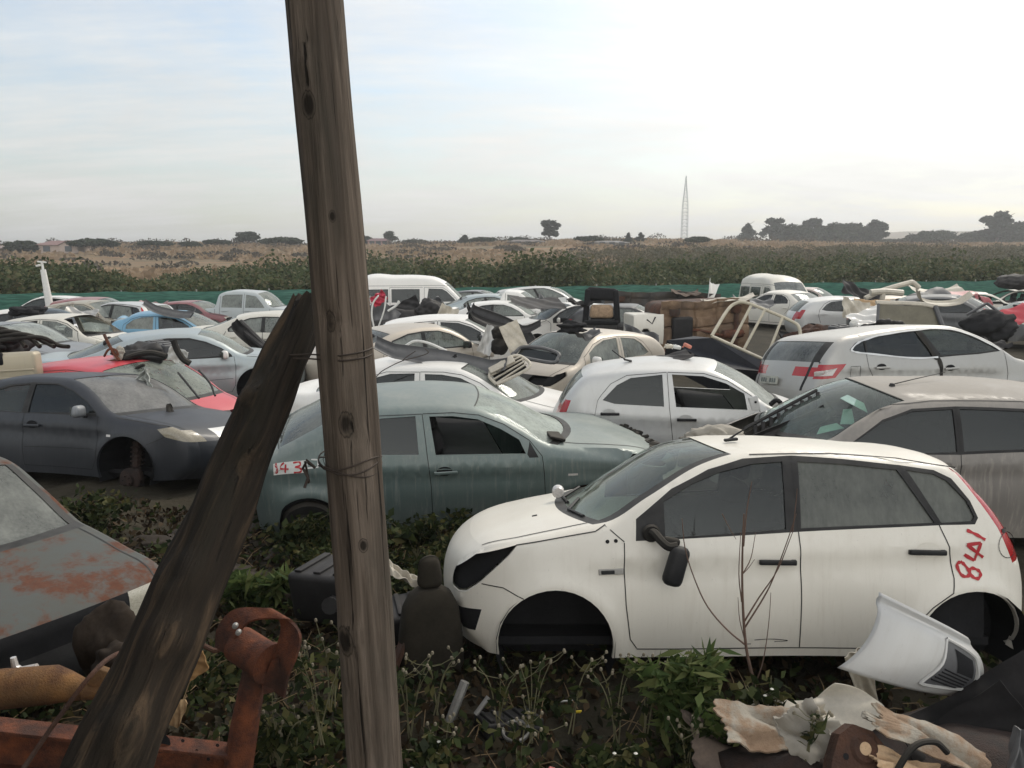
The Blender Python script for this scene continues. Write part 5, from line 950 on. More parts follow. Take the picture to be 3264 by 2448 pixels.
w43 = car_(SEDAN_M, 'saloon_car', 'white saloon with black strips lying over its window, beside the log', (-3.4, 19.0, R(178), .0), P_CREAM, mirrors=(1,), mats=dict(winF=G_LIGHT, winR=G_LIGHT, mirror=P_WHITE2))
w44 = car_(SEDAN_T, 'saloon_car', 'white saloon with an arched roof line, far row beside the log', (-3.2, 26.5, R(172), -.04), P_WHITE2, mirrors=False, mats=dict(winF=G_DARK, winR=G_DARK))
g45 = car_(HATCH_B, 'hatchback_car', 'dark red car half hidden behind the log near the fence', (-4.2, 30.5, R(180), -.05), P_MAROON, mirrors=False, mats=dict(winF=G_DARK, winR=G_DARK))
x1 = car_(SEDAN_M, 'saloon_car', 'grey saloon wreck without glass right of the brown tailgate glass', (18.6, 24.2, R(170), .0), P_GREY, mirrors=False, handles=False, missing=('winF', 'windshield'), deform=crushed(.2, .06, 1.2, 3))
x2 = car_(HATCH_A, 'hatchback_car', 'black hatchback in the far right corner behind the red bonnet', (21.5, 27.5, R(185), .05), P_BLACK, mirrors=False, mats=dict(winF=G_LIGHT, winR=G_LIGHT))
x3 = car_(HATCH_B, 'hatchback_car', 'silver hatchback squeezed between the red wreck and the white saloon', (12.9, 26.8, R(176), .02), P_SILVERW, mirrors=False, mats=dict(winF=G_DARK, winR=G_DARK))
x4 = car_(SEDAN_T, 'saloon_car', 'dusty beige saloon behind the silver crossover, roof only', (17.2, 30.5, R(174), -.05), P_CHAMP, mirrors=False, mats=dict(winF=G_LIGHT, winR=G_LIGHT))
x5 = car_(SEDAN_M, 'saloon_car', 'grey silver saloon bonnet at the right edge below the red bonnet', (19.6, 22.2, R(186), .0), P_SILVER, mirrors=False, mats=dict(winF=G_DARK, winR=G_DARK))
x6 = car_(HATCH_A, 'hatchback_car', 'white hatchback without rear glass behind the dusty tailgate glass', (17.6, 27.6, R(168), .0), P_WHITE2, mirrors=False, missing=('rearglass',), mats=dict(winF=G_DARK, winR=G_DARK, winQ=G_DARK))
x7 = car_(HATCH_B, 'hatchback_car', 'dark blue black hatchback left of the bed frame, behind the beige silver hatchback', (5.0, 23.0, R(170), -.05), P_BLACK, mirrors=False, mats=dict(winF=G_LIGHT, winR=G_DARK))
x8 = car_(SEDAN_T, 'saloon_car', 'black saloon shell without windows in the row before the green fence, right', (16.0, 33.5, R(4), .0), P_BLACK, mirrors=False, handles=False, missing=('winF', 'winR', 'windshield'))
s46 = car_(HATCH_A, 'hatchback_car', 'grey hatchback beyond the minibus bonnet', (.6, 35.0, R(172), -.05), P_GREY, mirrors=False, mats=dict(winF=G_LIGHT, winR=G_LIGHT, winQ=G_LIGHT))
s47 = car_(SEDAN_M, 'saloon_car', 'silver green saloon half hidden by the small white pickup', (1.3, 30.5, R(180), -.02), P_SILVBLUE, mirrors=False, mats=dict(winF=G_LIGHT, winR=G_LIGHT))
s48 = car_(SEDAN_M, 'saloon_car', 'cream car with boxy pillars amid the scrap behind the red wreck', (20.2, 31.2, R(172), .02), P_CREAM, mirrors=False, missing=('winF', 'winR', 'windshield'), handles=False)

# ------------------------------------------------------------------ fence, background
def leafcloud(name, C, size, mat, parent=None, aspect=1.6, up=0.3, seed=1, label=None):
    """many small leaf faces, one island each"""
    rs = np.random.RandomState(seed); C = np.asarray(C, float); n = len(C)
    d = rs.normal(size=(n, 3)); d[:, 2] = d[:, 2] * .7 + up; d /= np.linalg.norm(d, axis=1, keepdims=True)
    e = np.cross(d, rs.normal(size=(n, 3))); e /= np.linalg.norm(e, axis=1, keepdims=True) + 1e-9
    s = (np.asarray(size) * (.6 + .8 * rs.rand(n)))[:, None] if np.ndim(size) == 0 else (np.asarray(size) * (.7 + .6 * rs.rand(n)))[:, None]
    a = d * s * aspect * .5; b = e * s * .5; k = np.cross(d, e) * s * .12
    V = np.stack([C - a, C + b + k, C + a, C - b + k], 1).reshape(-1, 3).astype(np.float32)
    me = bpy.data.meshes.new(name); me.vertices.add(4 * n); me.vertices.foreach_set('co', V.ravel())
    me.loops.add(4 * n); me.loops.foreach_set('vertex_index', np.arange(4 * n, dtype=np.int32)); me.polygons.add(n); me.polygons.foreach_set('loop_start', np.arange(0, 4 * n, 4, dtype=np.int32))
    try: me.polygons.foreach_set('loop_total', np.full(n, 4, dtype=np.int32))
    except Exception: pass
    me.materials.append(mat); me.update(calc_edges=True); me.validate()
    o = bpy.data.objects.new(name, me); COL.objects.link(o)
    if parent: o.parent = parent
    if label: o['label'] = label
    return o
LEAF_HEDGE = leafmat('thicket_leaves', [(.030, .042, .020), (.058, .076, .034), (.090, .104, .048), (.14, .12, .066)], .16, .25)
LEAF_TREE = leafmat('dark_tree_leaves', [(.012, .020, .012), (.026, .038, .020), (.045, .056, .028)], .25, .2)
LEAF_SCRUB = leafmat('dry_scrub_twigs', [(.055, .045, .036), (.085, .070, .052), (.085, .080, .055)], .06, .15)
LEAF_GUM = leafmat('gum_leaves', [(.020, .030, .024), (.036, .048, .038), (.055, .066, .050)], .2, .2)
GRASSY = leafmat('dry_grass_blades', [(.22, .16, .10), (.28, .20, .125), (.32, .235, .15)], .05, .3)
BARK = plain('tree_bark', (.065, .05, .04), .95, var=.4)
# shade-net fence on posts
FX0, FY0, FX1, FY1 = -34.0, 33.5, 46.0, 50.5
fy = lambda x: FY0 + (x - FX0) / (FX1 - FX0) * (FY1 - FY0)
fh = lambda x: 1.16 + (x - FX0) / (FX1 - FX0) * .55
fen = thing('net_fence', 'low green shade net fence running behind the far row of cars', 'fence', (0, fy(0), 0))
xs = np.linspace(FX0, FX1, 230); zz = np.linspace(0, 1, 9)
Pn = np.array([[(x, fy(x) - fy(0) + .05 * math.sin(x * 1.9) * (1 - z) + .012 * math.sin(z * 40), z * (fh(x) + .025 * math.sin(x * 2.3) - .03 * abs(math.sin(x * .52)))) for z in zz] for x in xs])
m, t, o = newmat('green_shade_net'); c = coords(t); w1 = N(t, 'ShaderNodeTexNoise', Scale=2.0, Detail=6.0); LK(t, mapped(t, c, (1, 1, 9)), w1.inputs['Vector'])
w2 = noise(t, c, .4, 4, .6)
princ(t, o, mixc(t, ramp(t, w1.outputs[0], [(.35, 0.), (.65, 1.)]), (.006, .075, .05), mixc(t, w2, (.010, .15, .09), (.07, .17, .13))), .6, 0, 0, bump(t, w1.outputs[0], .4, .05))
mb = MB(); mb.sheet(Pn, .006); mb.build('net', [m], fen, True)
for x in np.arange(FX0, FX1, 3.2):
    mb = MB(); mb.tube([(x, fy(x) - fy(0) + .05, -.1), (x, fy(x) - fy(0) + .05, fh(x) + .06)], .035, 8); mb.build('post', [STEEL], fen, True)
# thicket behind the fence
rs = np.random.RandomState(7); Cl = []
def hills(x, y): return float(terrain([x], [y])[0])
cl = []
for i in range(2300):
    x = rs.uniform(-60, 78); y = fy(x) + 2.0 + (rs.rand() ** 1.2) * 30
    if abs(x) > 8 + y * .72: continue
    n_ = .5 + .5 * math.sin(x * .21 + 1.3) * math.sin(y * .17 + .6); hgt = .95 + 1.25 * n_ + .35 * math.sin(x * .47 + y * .3) + .95 * rs.rand() ** 1.6 + (.35 if -17 < x < -4 else -.25 if x < -17 else .0) + (.35 if x > 22 else 0)
    cl.append((x, y, hgt, rs.uniform(.8, 1.7)))
cl = np.array(cl); tz = terrain(cl[:, 0], cl[:, 1]); pts = []
for (x, y, hh, r), z0 in zip(cl, tz):
    k = int(190 if y < 52 else 130); th = rs.uniform(0, 2 * PI, k); ph = np.arccos(rs.uniform(-.15, 1, k)); q = rs.uniform(.72, 1.08, k)
    pts.append(np.stack([x + r * q * np.sin(ph) * np.cos(th), y + r * q * np.sin(ph) * np.sin(th), z0 + hh * .35 + hh * .65 * q * np.cos(ph)], 1))
th_ = leafcloud('thicket', np.vstack(pts), .17, LEAF_HEDGE, None, 1.5, .4, 3)
tag(th_, 'dense dark green thicket of bushes behind the green fence', 'bushes', kind='stuff')
cl = []
for i in range(1500):
    x = rs.uniform(4, 130); y = fy(x) + 24 + rs.rand() * 75
    if x > 8 + y * .70 or rs.rand() > (x - 2) / 22: continue
    cl.append((x, y, rs.uniform(1.1, 2.3), rs.uniform(1.2, 2.6)))
cl = np.array(cl); tz = terrain(cl[:, 0], cl[:, 1]); pts = []
for (x, y, hh, r), z0 in zip(cl, tz):
    k = 80; th = rs.uniform(0, 2 * PI, k); ph = np.arccos(rs.uniform(-.15, 1, k)); q = rs.uniform(.72, 1.08, k)
    pts.append(np.stack([x + r * q * np.sin(ph) * np.cos(th), y + r * q * np.sin(ph) * np.sin(th), z0 + hh * .35 + hh * .65 * q * np.cos(ph)], 1))
LEAF_OLIVE = leafmat('olive_brown_leaves', [(.055, .054, .03), (.085, .080, .043), (.105, .094, .052), (.125, .10, .06)], .08, .2)
tag(leafcloud('olive_thicket', np.vstack(pts), .24, LEAF_OLIVE, None, 1.5, .4, 8), 'olive brown thicket climbing the slope on the right', 'bushes', kind='stuff')
# dry grass and grey scrub on the slope
gp = np.stack([rs.uniform(-190, 150, 26000), 72 + 190 * rs.rand(26000) ** 1.3, np.zeros(26000)], 1); gp = gp[(np.abs(gp[:, 0]) < gp[:, 1] * .72)]
pat = np.sin(gp[:, 0] * .05 + 1) * np.sin(gp[:, 1] * .06) + .5 * np.sin(gp[:, 0] * .13 + gp[:, 1] * .1); gp = gp[pat > -.5]; gp[:, 2] = terrain(gp[:, 0], gp[:, 1]) + .35
tag(leafcloud('dry_grass', gp, .9, GRASSY, None, 1.3, .9, 5), 'dry tan veld grass on the slope', 'grass', kind='stuff')
sp_ = []
for i in range(300):
    y = 70 + 190 * rs.rand(); x = rs.uniform(-.72, .72) * y + rs.uniform(-5, 5)
    if math.sin(x * .05 + 1) * math.sin(y * .06) > .25 and y < 215: continue
    z0 = hills(x, y); w = rs.uniform(1.2, 3.2) * (1 + (y > 180) * .7); hh = rs.uniform(.6, 1.6) * (1 + (y > 200) * .4); k = int(60 + 40 * (y > 150)); th = rs.uniform(0, 2 * PI, k); q = np.sqrt(rs.rand(k))
    sp_.append(np.stack([x + w * q * np.cos(th), y + w * q * np.sin(th) * .7, z0 + hh * (.35 + .65 * rs.rand(k)) * np.sqrt(1 - .75 * q * q)], 1))
tag(leafcloud('dry_scrub', np.vstack(sp_), .36, LEAF_SCRUB, None, 1.5, .3, 6), 'grey brown thorn scrub scattered over the slope', 'scrub', kind='stuff')

def seat_d(px, base):
    for d in np.arange(110, 300, 2.0):
        if 569 - (hills((px - 1106) * d / 1722, d) - CAM_H) * 1722 / d <= base: return float(d)
    return 230.0
def tree(name, label, px, base, top, wpx, d, kind, seed, group='trees on the skyline'):
    """tree at distance d whose outline is wpx wide and base-top tall in the photograph's scale"""
    if px < 1590: d = seat_d(px, base)
    x = (px - 1106) * d / 1722; y = d; z0 = hills(x, y); hgt = max(1.5, CAM_H + (569 - top) * d / 1722 - z0); w = wpx * (1.45 if px > 1590 else 1.25) * d / 1722 / 2
    r = thing(name, label, 'tree', (x, y, z0), (0, 0, seed), group); rs = np.random.RandomState(seed + 11)
    mb = MB(); lean = rs.uniform(-.04, .04); trh = {'umbrella': .55, 'round': .45, 'gum': .75, 'cone': .9, 'bushy': .4}[kind] * hgt
    mb.tube([(0, 0, -.2), (lean * hgt, 0, trh * .5), (lean * hgt * 1.3, .02 * hgt, trh)], [hgt * .035, hgt * .027, hgt * .014], 7)
    for k in range(6):
        a = k * 1.05 + rs.rand(); l = w * rs.uniform(.45, .8); zb = trh * rs.uniform(.55, .95); mb.tube([(lean * zb, 0, zb), (lean * zb + l * .5 * math.cos(a), l * .5 * math.sin(a), zb + hgt * .14), (lean * zb + l * math.cos(a), l * math.sin(a), zb + hgt * (.10 if kind == 'umbrella' else .24))], [hgt * .013, hgt * .009, hgt * .004], 5)
    mb.build('trunk', [BARK], r, True)
    P = []; nb = {'umbrella': 20, 'round': 22, 'gum': 28, 'cone': 18, 'bushy': 34}[kind]
    for k in range(nb):
        a = rs.uniform(0, 2 * PI); q = math.sqrt(rs.rand())
        if kind == 'umbrella': c = (w * .8 * q * math.cos(a), w * .8 * q * math.sin(a), hgt * (.80 - .22 * q * q + .06 * rs.rand())); rad = (w * .32, w * .32, hgt * .16)
        elif kind == 'cone': f = k / nb; c = (w * .55 * (1 - f) * math.cos(a), w * .55 * (1 - f) * math.sin(a), hgt * (.22 + .70 * f)); rad = (w * (.55 * (1 - f) + .12),) * 2 + (hgt * .09,)
        elif kind == 'gum': f = rs.rand(); tp_ = 1 - .45 * f; c = (w * .85 * q * tp_ * math.cos(a), w * .85 * q * tp_ * math.sin(a), hgt * (.30 + .62 * f)); rad = (w * .26, w * .26, hgt * .085)
        elif kind == 'bushy': c = (w * .8 * q * math.cos(a), w * .8 * q * math.sin(a), hgt * (.22 + .6 * rs.rand() * (1 - .4 * q))); rad = (w * .3, w * .3, hgt * .16)
        else: c = (w * .7 * q * math.cos(a), w * .7 * q * math.sin(a), hgt * (.60 + .30 * math.sqrt(1 - .9 * q * q) * (2 * rs.rand() - .8))); rad = (w * .36, w * .36, hgt * .15)
        m_ = 150 if kind != 'cone' else 110; v = rs.normal(size=(m_, 3)); v /= np.linalg.norm(v, axis=1, keepdims=True); v *= rs.uniform(.5, 1.0, (m_, 1)) ** .8 * (1 + .35 * (rs.rand(m_, 1) > .9)); P.append(np.array(c) + v * np.array(rad))
    leafcloud('crown', np.vstack(P), max(.13, .075 * (w + hgt * .3)), LEAF_GUM if kind in ('gum', 'cone') else LEAF_TREE, r, 1.4, .2, seed)
    return r
TR = [(64, 548, 516, 62, 215, 'bushy', 'dark_tree', 'dark bushy tree left of the gabled house'), (214, 547, 516, 80, 215, 'umbrella', 'thorn_tree', 'broad dome shaped thorn tree right of the gabled house'), (543, 533, 502, 46, 225, 'round', 'round_tree', 'round dark tree standing above the slope left of the pole'), (615, 537, 514, 74, 220, 'umbrella', 'thorn_tree', 'flat thorn tree touching the left edge of the pole'),
  (345, 540, 521, 60, 225, 'umbrella', 'thorn_tree', 'low wide thorn tree in the middle of the left skyline'), (420, 538, 520, 40, 225, 'bushy', 'dark_tree', 'small bushy tree left of the flat grey thorn tree'), (478, 536, 518, 46, 230, 'umbrella', 'thorn_tree', 'flat grey thorn tree left of the round dark tree'),
  (796, 527, 508, 22, 235, 'bushy', 'dark_tree', 'small tree at the right edge of the pole'), (849, 526, 502, 28, 235, 'round', 'round_tree', 'dark tree beside the pink walled house'), (900, 531, 519, 46, 230, 'umbrella', 'thorn_tree', 'low thorn tree right of the pink walled house'), (1006, 530, 508, 32, 235, 'cone', 'pointed_tree', 'pointed dark tree in the middle of the skyline'), (1046, 531, 514, 52, 235, 'umbrella', 'thorn_tree', 'rounded thorn tree right of the pointed tree'),
  (1120, 528, 514, 40, 235, 'umbrella', 'thorn_tree', 'small thorn tree left of the tall ragged tree'), (1187, 524, 477, 44, 240, 'gum', 'tall_tree', 'tall ragged tree standing alone left of the mast'), (1267, 532, 511, 56, 240, 'umbrella', 'thorn_tree', 'flat topped thorn tree right of the tall ragged tree'), (1354, 529, 503, 20, 250, 'cone', 'conifer_tree', 'left tree of the pair left of the mast'), (1380, 526, 503, 24, 250, 'cone', 'conifer_tree', 'right tree of the pair left of the mast'), (1500, 536, 512, 46, 255, 'umbrella', 'thorn_tree', 'low dark tree just right of the mast'),
  (1607, 535, 483, 36, 290, 'cone', 'conifer_tree', 'conical tree standing alone right of the mast'), (1662, 538, 470, 44, 300, 'gum', 'gum_tree', 'thin topped gum at the left end of the grove'), (1700, 538, 478, 60, 300, 'bushy', 'gum_tree', 'dense gum second from the left in the grove'), (1745, 538, 474, 46, 305, 'gum', 'gum_tree', 'gum with a spiky top in the grove'), (1784, 538, 478, 62, 300, 'bushy', 'gum_tree', 'dense dark gum in the middle of the grove'), (1832, 538, 482, 66, 305, 'bushy', 'gum_tree', 'wide gum right of the grove middle'), (1880, 538, 477, 40, 300, 'gum', 'gum_tree', 'tall gum at the right end of the grove'),
  (1725, 538, 482, 60, 310, 'bushy', 'gum_tree', 'dense gum behind the spiky topped gum'), (1808, 538, 484, 60, 312, 'round', 'gum_tree', 'round gum between the two widest gums of the grove'), (1860, 538, 486, 50, 310, 'bushy', 'gum_tree', 'low dense gum left of the tall gum at the right end'), (1935, 541, 512, 60, 330, 'bushy', 'gum_tree', 'low shrubby tree between the grove and the dark gum'), (2110, 545, 490, 60, 300, 'bushy', 'gum_tree', 'dense gum left of the highest gum'), (2195, 545, 478, 60, 305, 'bushy', 'gum_tree', 'dense gum left of the tree cut by the view edge'), (1985, 542, 495, 56, 300, 'bushy', 'gum_tree', 'dark gum in the gap right of the grove'), (2024, 542, 498, 34, 305, 'round', 'gum_tree', 'small round gum right of the dark gum in the gap'), (2078, 542, 500, 40, 300, 'bushy', 'gum_tree', 'low gum left of the big gum clump'), (2135, 545, 460, 64, 290, 'gum', 'gum_tree', 'highest gum of the clump at the right edge'), (2170, 545, 470, 80, 295, 'bushy', 'gum_tree', 'wide dense gum of the clump at the right edge'), (2212, 545, 470, 60, 290, 'bushy', 'gum_tree', 'gum cut by the right edge of the view')]
for i, (px_, b_, t_, w_, d_, kd, nm, lb) in enumerate(TR): tree(nm, lb, px_, b_, t_, w_, d_, kd, i * 7 + 3)

def house(label, px, top, wpx, d, wallc, roofc, gable=True, dep=7.0, base=None):
    d = seat_d(px, {155: 546, 8: 547, 822: 531, 1135: 530, 1310: 532}.get(px, 0)) if px < 1500 else d
    x = (px - 1106) * d / 1722; z0 = hills(x, d) - .3; w = wpx * d / 1722; hgt = CAM_H + (569 - top) * d / 1722 - z0
    r = thing('house', label, 'house', (x, d, z0), (0, 0, .15), 'houses on the skyline'); hw_ = hgt * .66
    wm = plain('house_wall_%d' % px, wallc, .9, var=.12); rm = plain('house_roof_%d' % px, roofc, .8, var=.2)
    mb = MB(); a, b = w / 2, dep / 2
    mb.add([(-a, -b, 0), (a, -b, 0), (a, b, 0), (-a, b, 0), (-a, -b, hw_), (a, -b, hw_), (a, b, hw_), (-a, b, hw_)], [(0, 1, 5, 4), (1, 2, 6, 5), (2, 3, 7, 6), (3, 0, 4, 7)])
    if gable: g0, g1 = .05 * w, w / 2; mb.add([(g0, -b - .6, 0), (g1, -b - .6, 0), (g1, -b, 0), (g0, -b, 0), (g0, -b - .6, hw_), (g1, -b - .6, hw_), ((g0 + g1) / 2, -b - .6, hgt * .96)], [(0, 1, 5, 6, 4), (1, 2, 5), (3, 0, 4)])
    mb.build('wall', [wm], r)
    mb = MB(); e = .5; mb.add([(-a - e, -b - e, hw_ - .05), (a + e, -b - e, hw_ - .05), (a + e, b + e, hw_ - .05), (-a - e, b + e, hw_ - .05), (-a + 1.2, 0, hgt), (a - 1.2, 0, hgt)], [(0, 1, 5, 4), (1, 2, 5), (2, 3, 4, 5), (3, 0, 4)])
    if gable: mb.add([(g0 - .3, -b - .9, hw_ - .1), ((g0 + g1) / 2, -b - .9, hgt * 1.0), (g1 + .3, -b - .9, hw_ - .1), (g0 - .3, 0, hw_ - .1), ((g0 + g1) / 2, 0, hgt * 1.0), (g1 + .3, 0, hw_ - .1)], [(0, 1, 4, 3), (1, 2, 5, 4)])
    mb.build('roof', [rm], r)
    for k, fx in enumerate(([-.3, .27] if gable else [-.3, 0, .3])):
        mb = MB(); yy = -b - (.66 if (gable and fx > 0) else .05); mb.box((fx * w, yy, hw_ * .55), (1.3, .08, 1.1)); mb.build('window', [plain('house_window', (.05, .06, .07), .3)], r)
    return r
house('gabled house with pale pink walls and a reddish roof on the left skyline', 155, 521, 78, 235, (.45, .36, .31), (.20, .12, .11))
house('low pale house at the left edge of the skyline', 8, 531, 44, 235, (.42, .33, .27), (.22, .17, .15), False)
house('small house with pink walls right of the pole', 822, 516, 44, 250, (.36, .22, .20), (.14, .08, .08), False)
house('long low roofed building left of the tall ragged tree', 1135, 519, 70, 260, (.20, .17, .14), (.12, .10, .09), False)
house('low grey roofed building between the tall ragged tree and the mast', 1310, 521, 70, 265, (.25, .23, .2), (.17, .16, .15), False)
house('tiny white walled house below the conical tree', 1545, 522, 22, 300, (.62, .62, .6), (.3, .3, .3), False)
house('pale flat building in the gap of the gums', 1925, 531, 44, 330, (.5, .44, .38), (.35, .3, .27), False)
# lattice mast
d = 620.0; x = (1472 - 1106) * d / 1722; z0 = hills(x, d); hgt = CAM_H + (569 - 387) * d / 1722 - z0
ms = thing('lattice_mast', 'tall thin steel lattice mast rising over the skyline', 'mast', (x, d, z0)); mm = plain('galvanised_steel', (.22, .23, .24), .6, .3)
w0 = 2.3
def wz(f): return w0 * (1 if f < .62 else 1 - .92 * (f - .62) / .38) * (1 - .25 * f)
for sxx in (-1, 1):
    for syy in (-1, 1):
        mb = MB(); mb.tube([(sxx * wz(f), syy * wz(f), f * hgt) for f in np.linspace(0, 1, 12)], .17, 5); mb.build('leg', [mm], ms)
mb = MB()
for k in range(22):
    f0, f1 = k / 22, (k + 1) / 22
    for (a, b) in (((-1, -1), (1, -1)), ((1, -1), (1, 1)), ((1, 1), (-1, 1)), ((-1, 1), (-1, -1))):
        mb.tube([(a[0] * wz(f0), a[1] * wz(f0), f0 * hgt), (b[0] * wz(f1), b[1] * wz(f1), f1 * hgt)], .09, 4); mb.tube([(a[0] * wz(f1), a[1] * wz(f1), f1 * hgt), (b[0] * wz(f1), b[1] * wz(f1), f1 * hgt)], .09, 4)
mb.build('bracing', [mm], ms)

# ------------------------------------------------------------------ wooden pole, leaning log, wire
def woodmat(name, cols, scale=1.0, dark=(.02, .016, .012), knots=()):
    if name in MATS: return MATS[name]
    m, t, o = newmat(name); c = coords(t)
    gr = noise(t, mapped(t, c, (26, 26, 1.1)), scale, 8, .65, .6); fine = noise(t, mapped(t, c, (120, 120, 3.5)), scale, 4, .6); big = noise(t, mapped(t, c, (5, 5, 1.2)), 1.4, 5, .6)
    base = ramp(t, gr, [(.30, cols[0]), (.50, cols[1]), (.68, cols[2])])
    base = mixc(t, ramp(t, big, [(.48, 0.), (.70, .75)]), base, cols[3])
    cr = ramp(t, noise(t, mapped(t, c, (34, 34, .8)), 1.7, 5, .55, .3), [(.31, 1.), (.37, 0.)])
    for kp in knots:
        vs = N(t, 'ShaderNodeVectorMath', operation='SUBTRACT'); LK(t, c, vs.inputs[0]); vs.inputs[1].default_value = kp[:3]
        ln = N(t, 'ShaderNodeVectorMath', operation='LENGTH'); LK(t, mapped(t, vs.outputs[0], (1, 1, .6)), ln.inputs[0]); dd = math_n(t, 'ADD', math_n(t, 'DIVIDE', ln.outputs['Value'], kp[3]), math_n(t, 'MULTIPLY', math_n(t, 'SUBTRACT', fine, .5), .5))
        base = mixc(t, ramp(t, dd, [(.55, .95), (.8, .2), (.92, .75), (1.0, .0)]), base, dark)
    base = mixc(t, cr, base, dark); base = mixc(t, math_n(t, 'MULTIPLY', fine, .35), base, dark)
    hgt = math_n(t, 'ADD', math_n(t, 'ADD', gr, math_n(t, 'MULTIPLY', fine, .3)), math_n(t, 'MULTIPLY', cr, -1.2))
    princ(t, o, base, .9, 0, 0, bump(t, hgt, .85, .02), .2); MATS[name] = m; return m
W_POLE = woodmat('weathered_pole_wood', [(.055, .042, .032), (.150, .116, .088), (.26, .205, .160), (.072, .064, .050)], knots=[(.095 * math.cos(th), .095 * math.sin(th), z, r_) for z, th, r_ in ((2.11, 4.9, .028), (2.43, 4.6, .022), (1.40, 4.25, .034), (3.06, 4.45, .026), (1.72, 5.15, .016), (2.74, 4.95, .012))])
W_LOG = woodmat('dark_rotten_wood', [(.008, .006, .004), (.024, .017, .011), (.11, .072, .042), (.014, .014, .009)], knots=[(.1 * math.cos(th), .1 * math.sin(th), z, r_) for z, th, r_ in ((2.66, 4.6, .045), (2.3, 4.2, .03), (3.1, 5.0, .03), (2.0, 4.9, .035))])
def trunk(name, label, a, b, ra, rb, mat, seed, nseg=70, nr=40, knots=(), flat=1.0, ends=True, rough=1.0):
    a, b = Vector(a), Vector(b); ax = (b - a); Lg = ax.length; rs = np.random.RandomState(seed); v = []; f = []
    ph = rs.rand(12) * 6.28
    for i in range(nseg + 1):
        u = i / nseg
        for k in range(nr):
            th = 2 * PI * k / nr; r = ra + (rb - ra) * u
            r *= 1 + rough * (.030 * math.sin(th * 2 + ph[0] + u * 2.4) + .02 * math.sin(th * 3 + ph[1] - u * 5) + .014 * math.sin(7 * th + ph[2] + 4 * math.sin(u * 6)) + .010 * math.sin(13 * th + ph[3] + u * 3) + .012 * math.sin(u * 40 + ph[4] + th) * math.sin(th * 4 + ph[6]) + (rough - 1) * (.03 * math.sin(u * 23 + 2 * th + ph[9]) * math.sin(th + ph[10]) + .02 * math.sin(u * 57 + 3 * th))) 
            for (ku, kth, kr, kh) in knots:
                dth = (th - kth + PI) % (2 * PI) - PI; q = ((u - ku) * Lg / kr) ** 2 + (dth * r / kr) ** 2; r += kh * math.exp(-q)
            bend = .012 * math.sin(u * 5 + ph[5])
            v.append((r * math.cos(th) + bend, r * math.sin(th) * flat, u * Lg + (0.035 * math.sin(5 * th + ph[7]) + .02 * math.sin(11 * th + ph[8]) if i == nseg else 0)))
    for i in range(nseg):
        for k in range(nr): f.append((i * nr + k, i * nr + (k + 1) % nr, (i + 1) * nr + (k + 1) % nr, (i + 1) * nr + k))
    f.append(tuple(range(nr - 1, -1, -1))); f.append(tuple(nseg * nr + k for k in range(nr)))
    o = mesh(name, v, f, [mat]); o.data.set_sharp_from_angle(angle=R(55)); o.location = a; o.rotation_euler = Vector((0, 0, 1)).rotation_difference(ax).to_euler()
    return o
pole = trunk('wooden_pole', '', (-.435, 2.5, -.05), (-.612, 2.5, 4.0), .099, .083, W_POLE, 3, 110, 48, ((.35, 4.3, .05, .012), (.52, 4.9, .04, -.012), (.60, 4.6, .035, -.014), (.78, 4.4, .04, .012), (.22, 5.0, .05, .010), (.30, 4.0, .03, -.01)))
tag(pole, 'tall grey wooden pole standing upright in the foreground', 'pole')
log = trunk('leaning_log', '', (-1.20, .04, -.05), (-.69, 2.70, 2.40), .118, .068, W_LOG, 9, 150, 64, ((.72, 4.6, .06, .022), (.72, 4.6, .03, -.02), (.55, 4.2, .08, .02), (.82, 5.2, .05, -.02), (.62, 5.0, .05, .02), (.45, 4.4, .07, .025), (.88, 4.3, .05, .02), (.68, 5.3, .06, .022)), rough=2.1)
tag(log, 'dark rotten log leaning against the wooden pole', 'log')
WIRE = plain('rusty_wire', (.06, .045, .035), .7, .3)
for (zz_, ttl, nm) in ((2.27, 'upper', 0), (1.905, 'lower', 1)):
    mb = MB()
    for w in range(3 if nm else 2):
        P = []
        for k in range(33):
            th = 2 * PI * k / 32; cx_ = -.435 - (zz_ + .05) / 4.05 * .177
            if nm == 0: ex_ = -.10 if math.cos(th) < 0 else 0; P.append((cx_ + ex_ + (.097 + (.07 if ex_ else 0)) * math.cos(th), 2.5 + .10 * math.sin(th) + (.06 if ex_ else 0), zz_ + .012 * math.sin(th + w) + .008 * w - .03 * (math.cos(th) < -.5)))
            else: P.append((cx_ + .1 * math.cos(th), 2.5 + .1 * math.sin(th), zz_ + .016 * math.sin(2 * th + w * 1.3) + .012 * w))
        mb.tube(P, .0026, 5, cap=False)
    if nm: 
        p0 = Vector((-.62, 2.44, zz_ + .01)); mb.tube([p0, p0 + Vector((-.02, -.02, .03)), p0 + Vector((-.035, -.01, .0)), p0 + Vector((-.02, -.01, -.03)), p0 + Vector((-.03, -.02, -.06))], .005, 5); mb.tube([p0, p0 + Vector((-.03, 0, .02)), p0 + Vector((-.02, .0, -.05))], .004, 5)
    o = mb.build('tie_wire', [WIRE], None, True); tag(o, ('upper rusty wire tying the log to the wooden pole', 'lower rusty wire twisted round the wooden pole')[nm], 'wire')

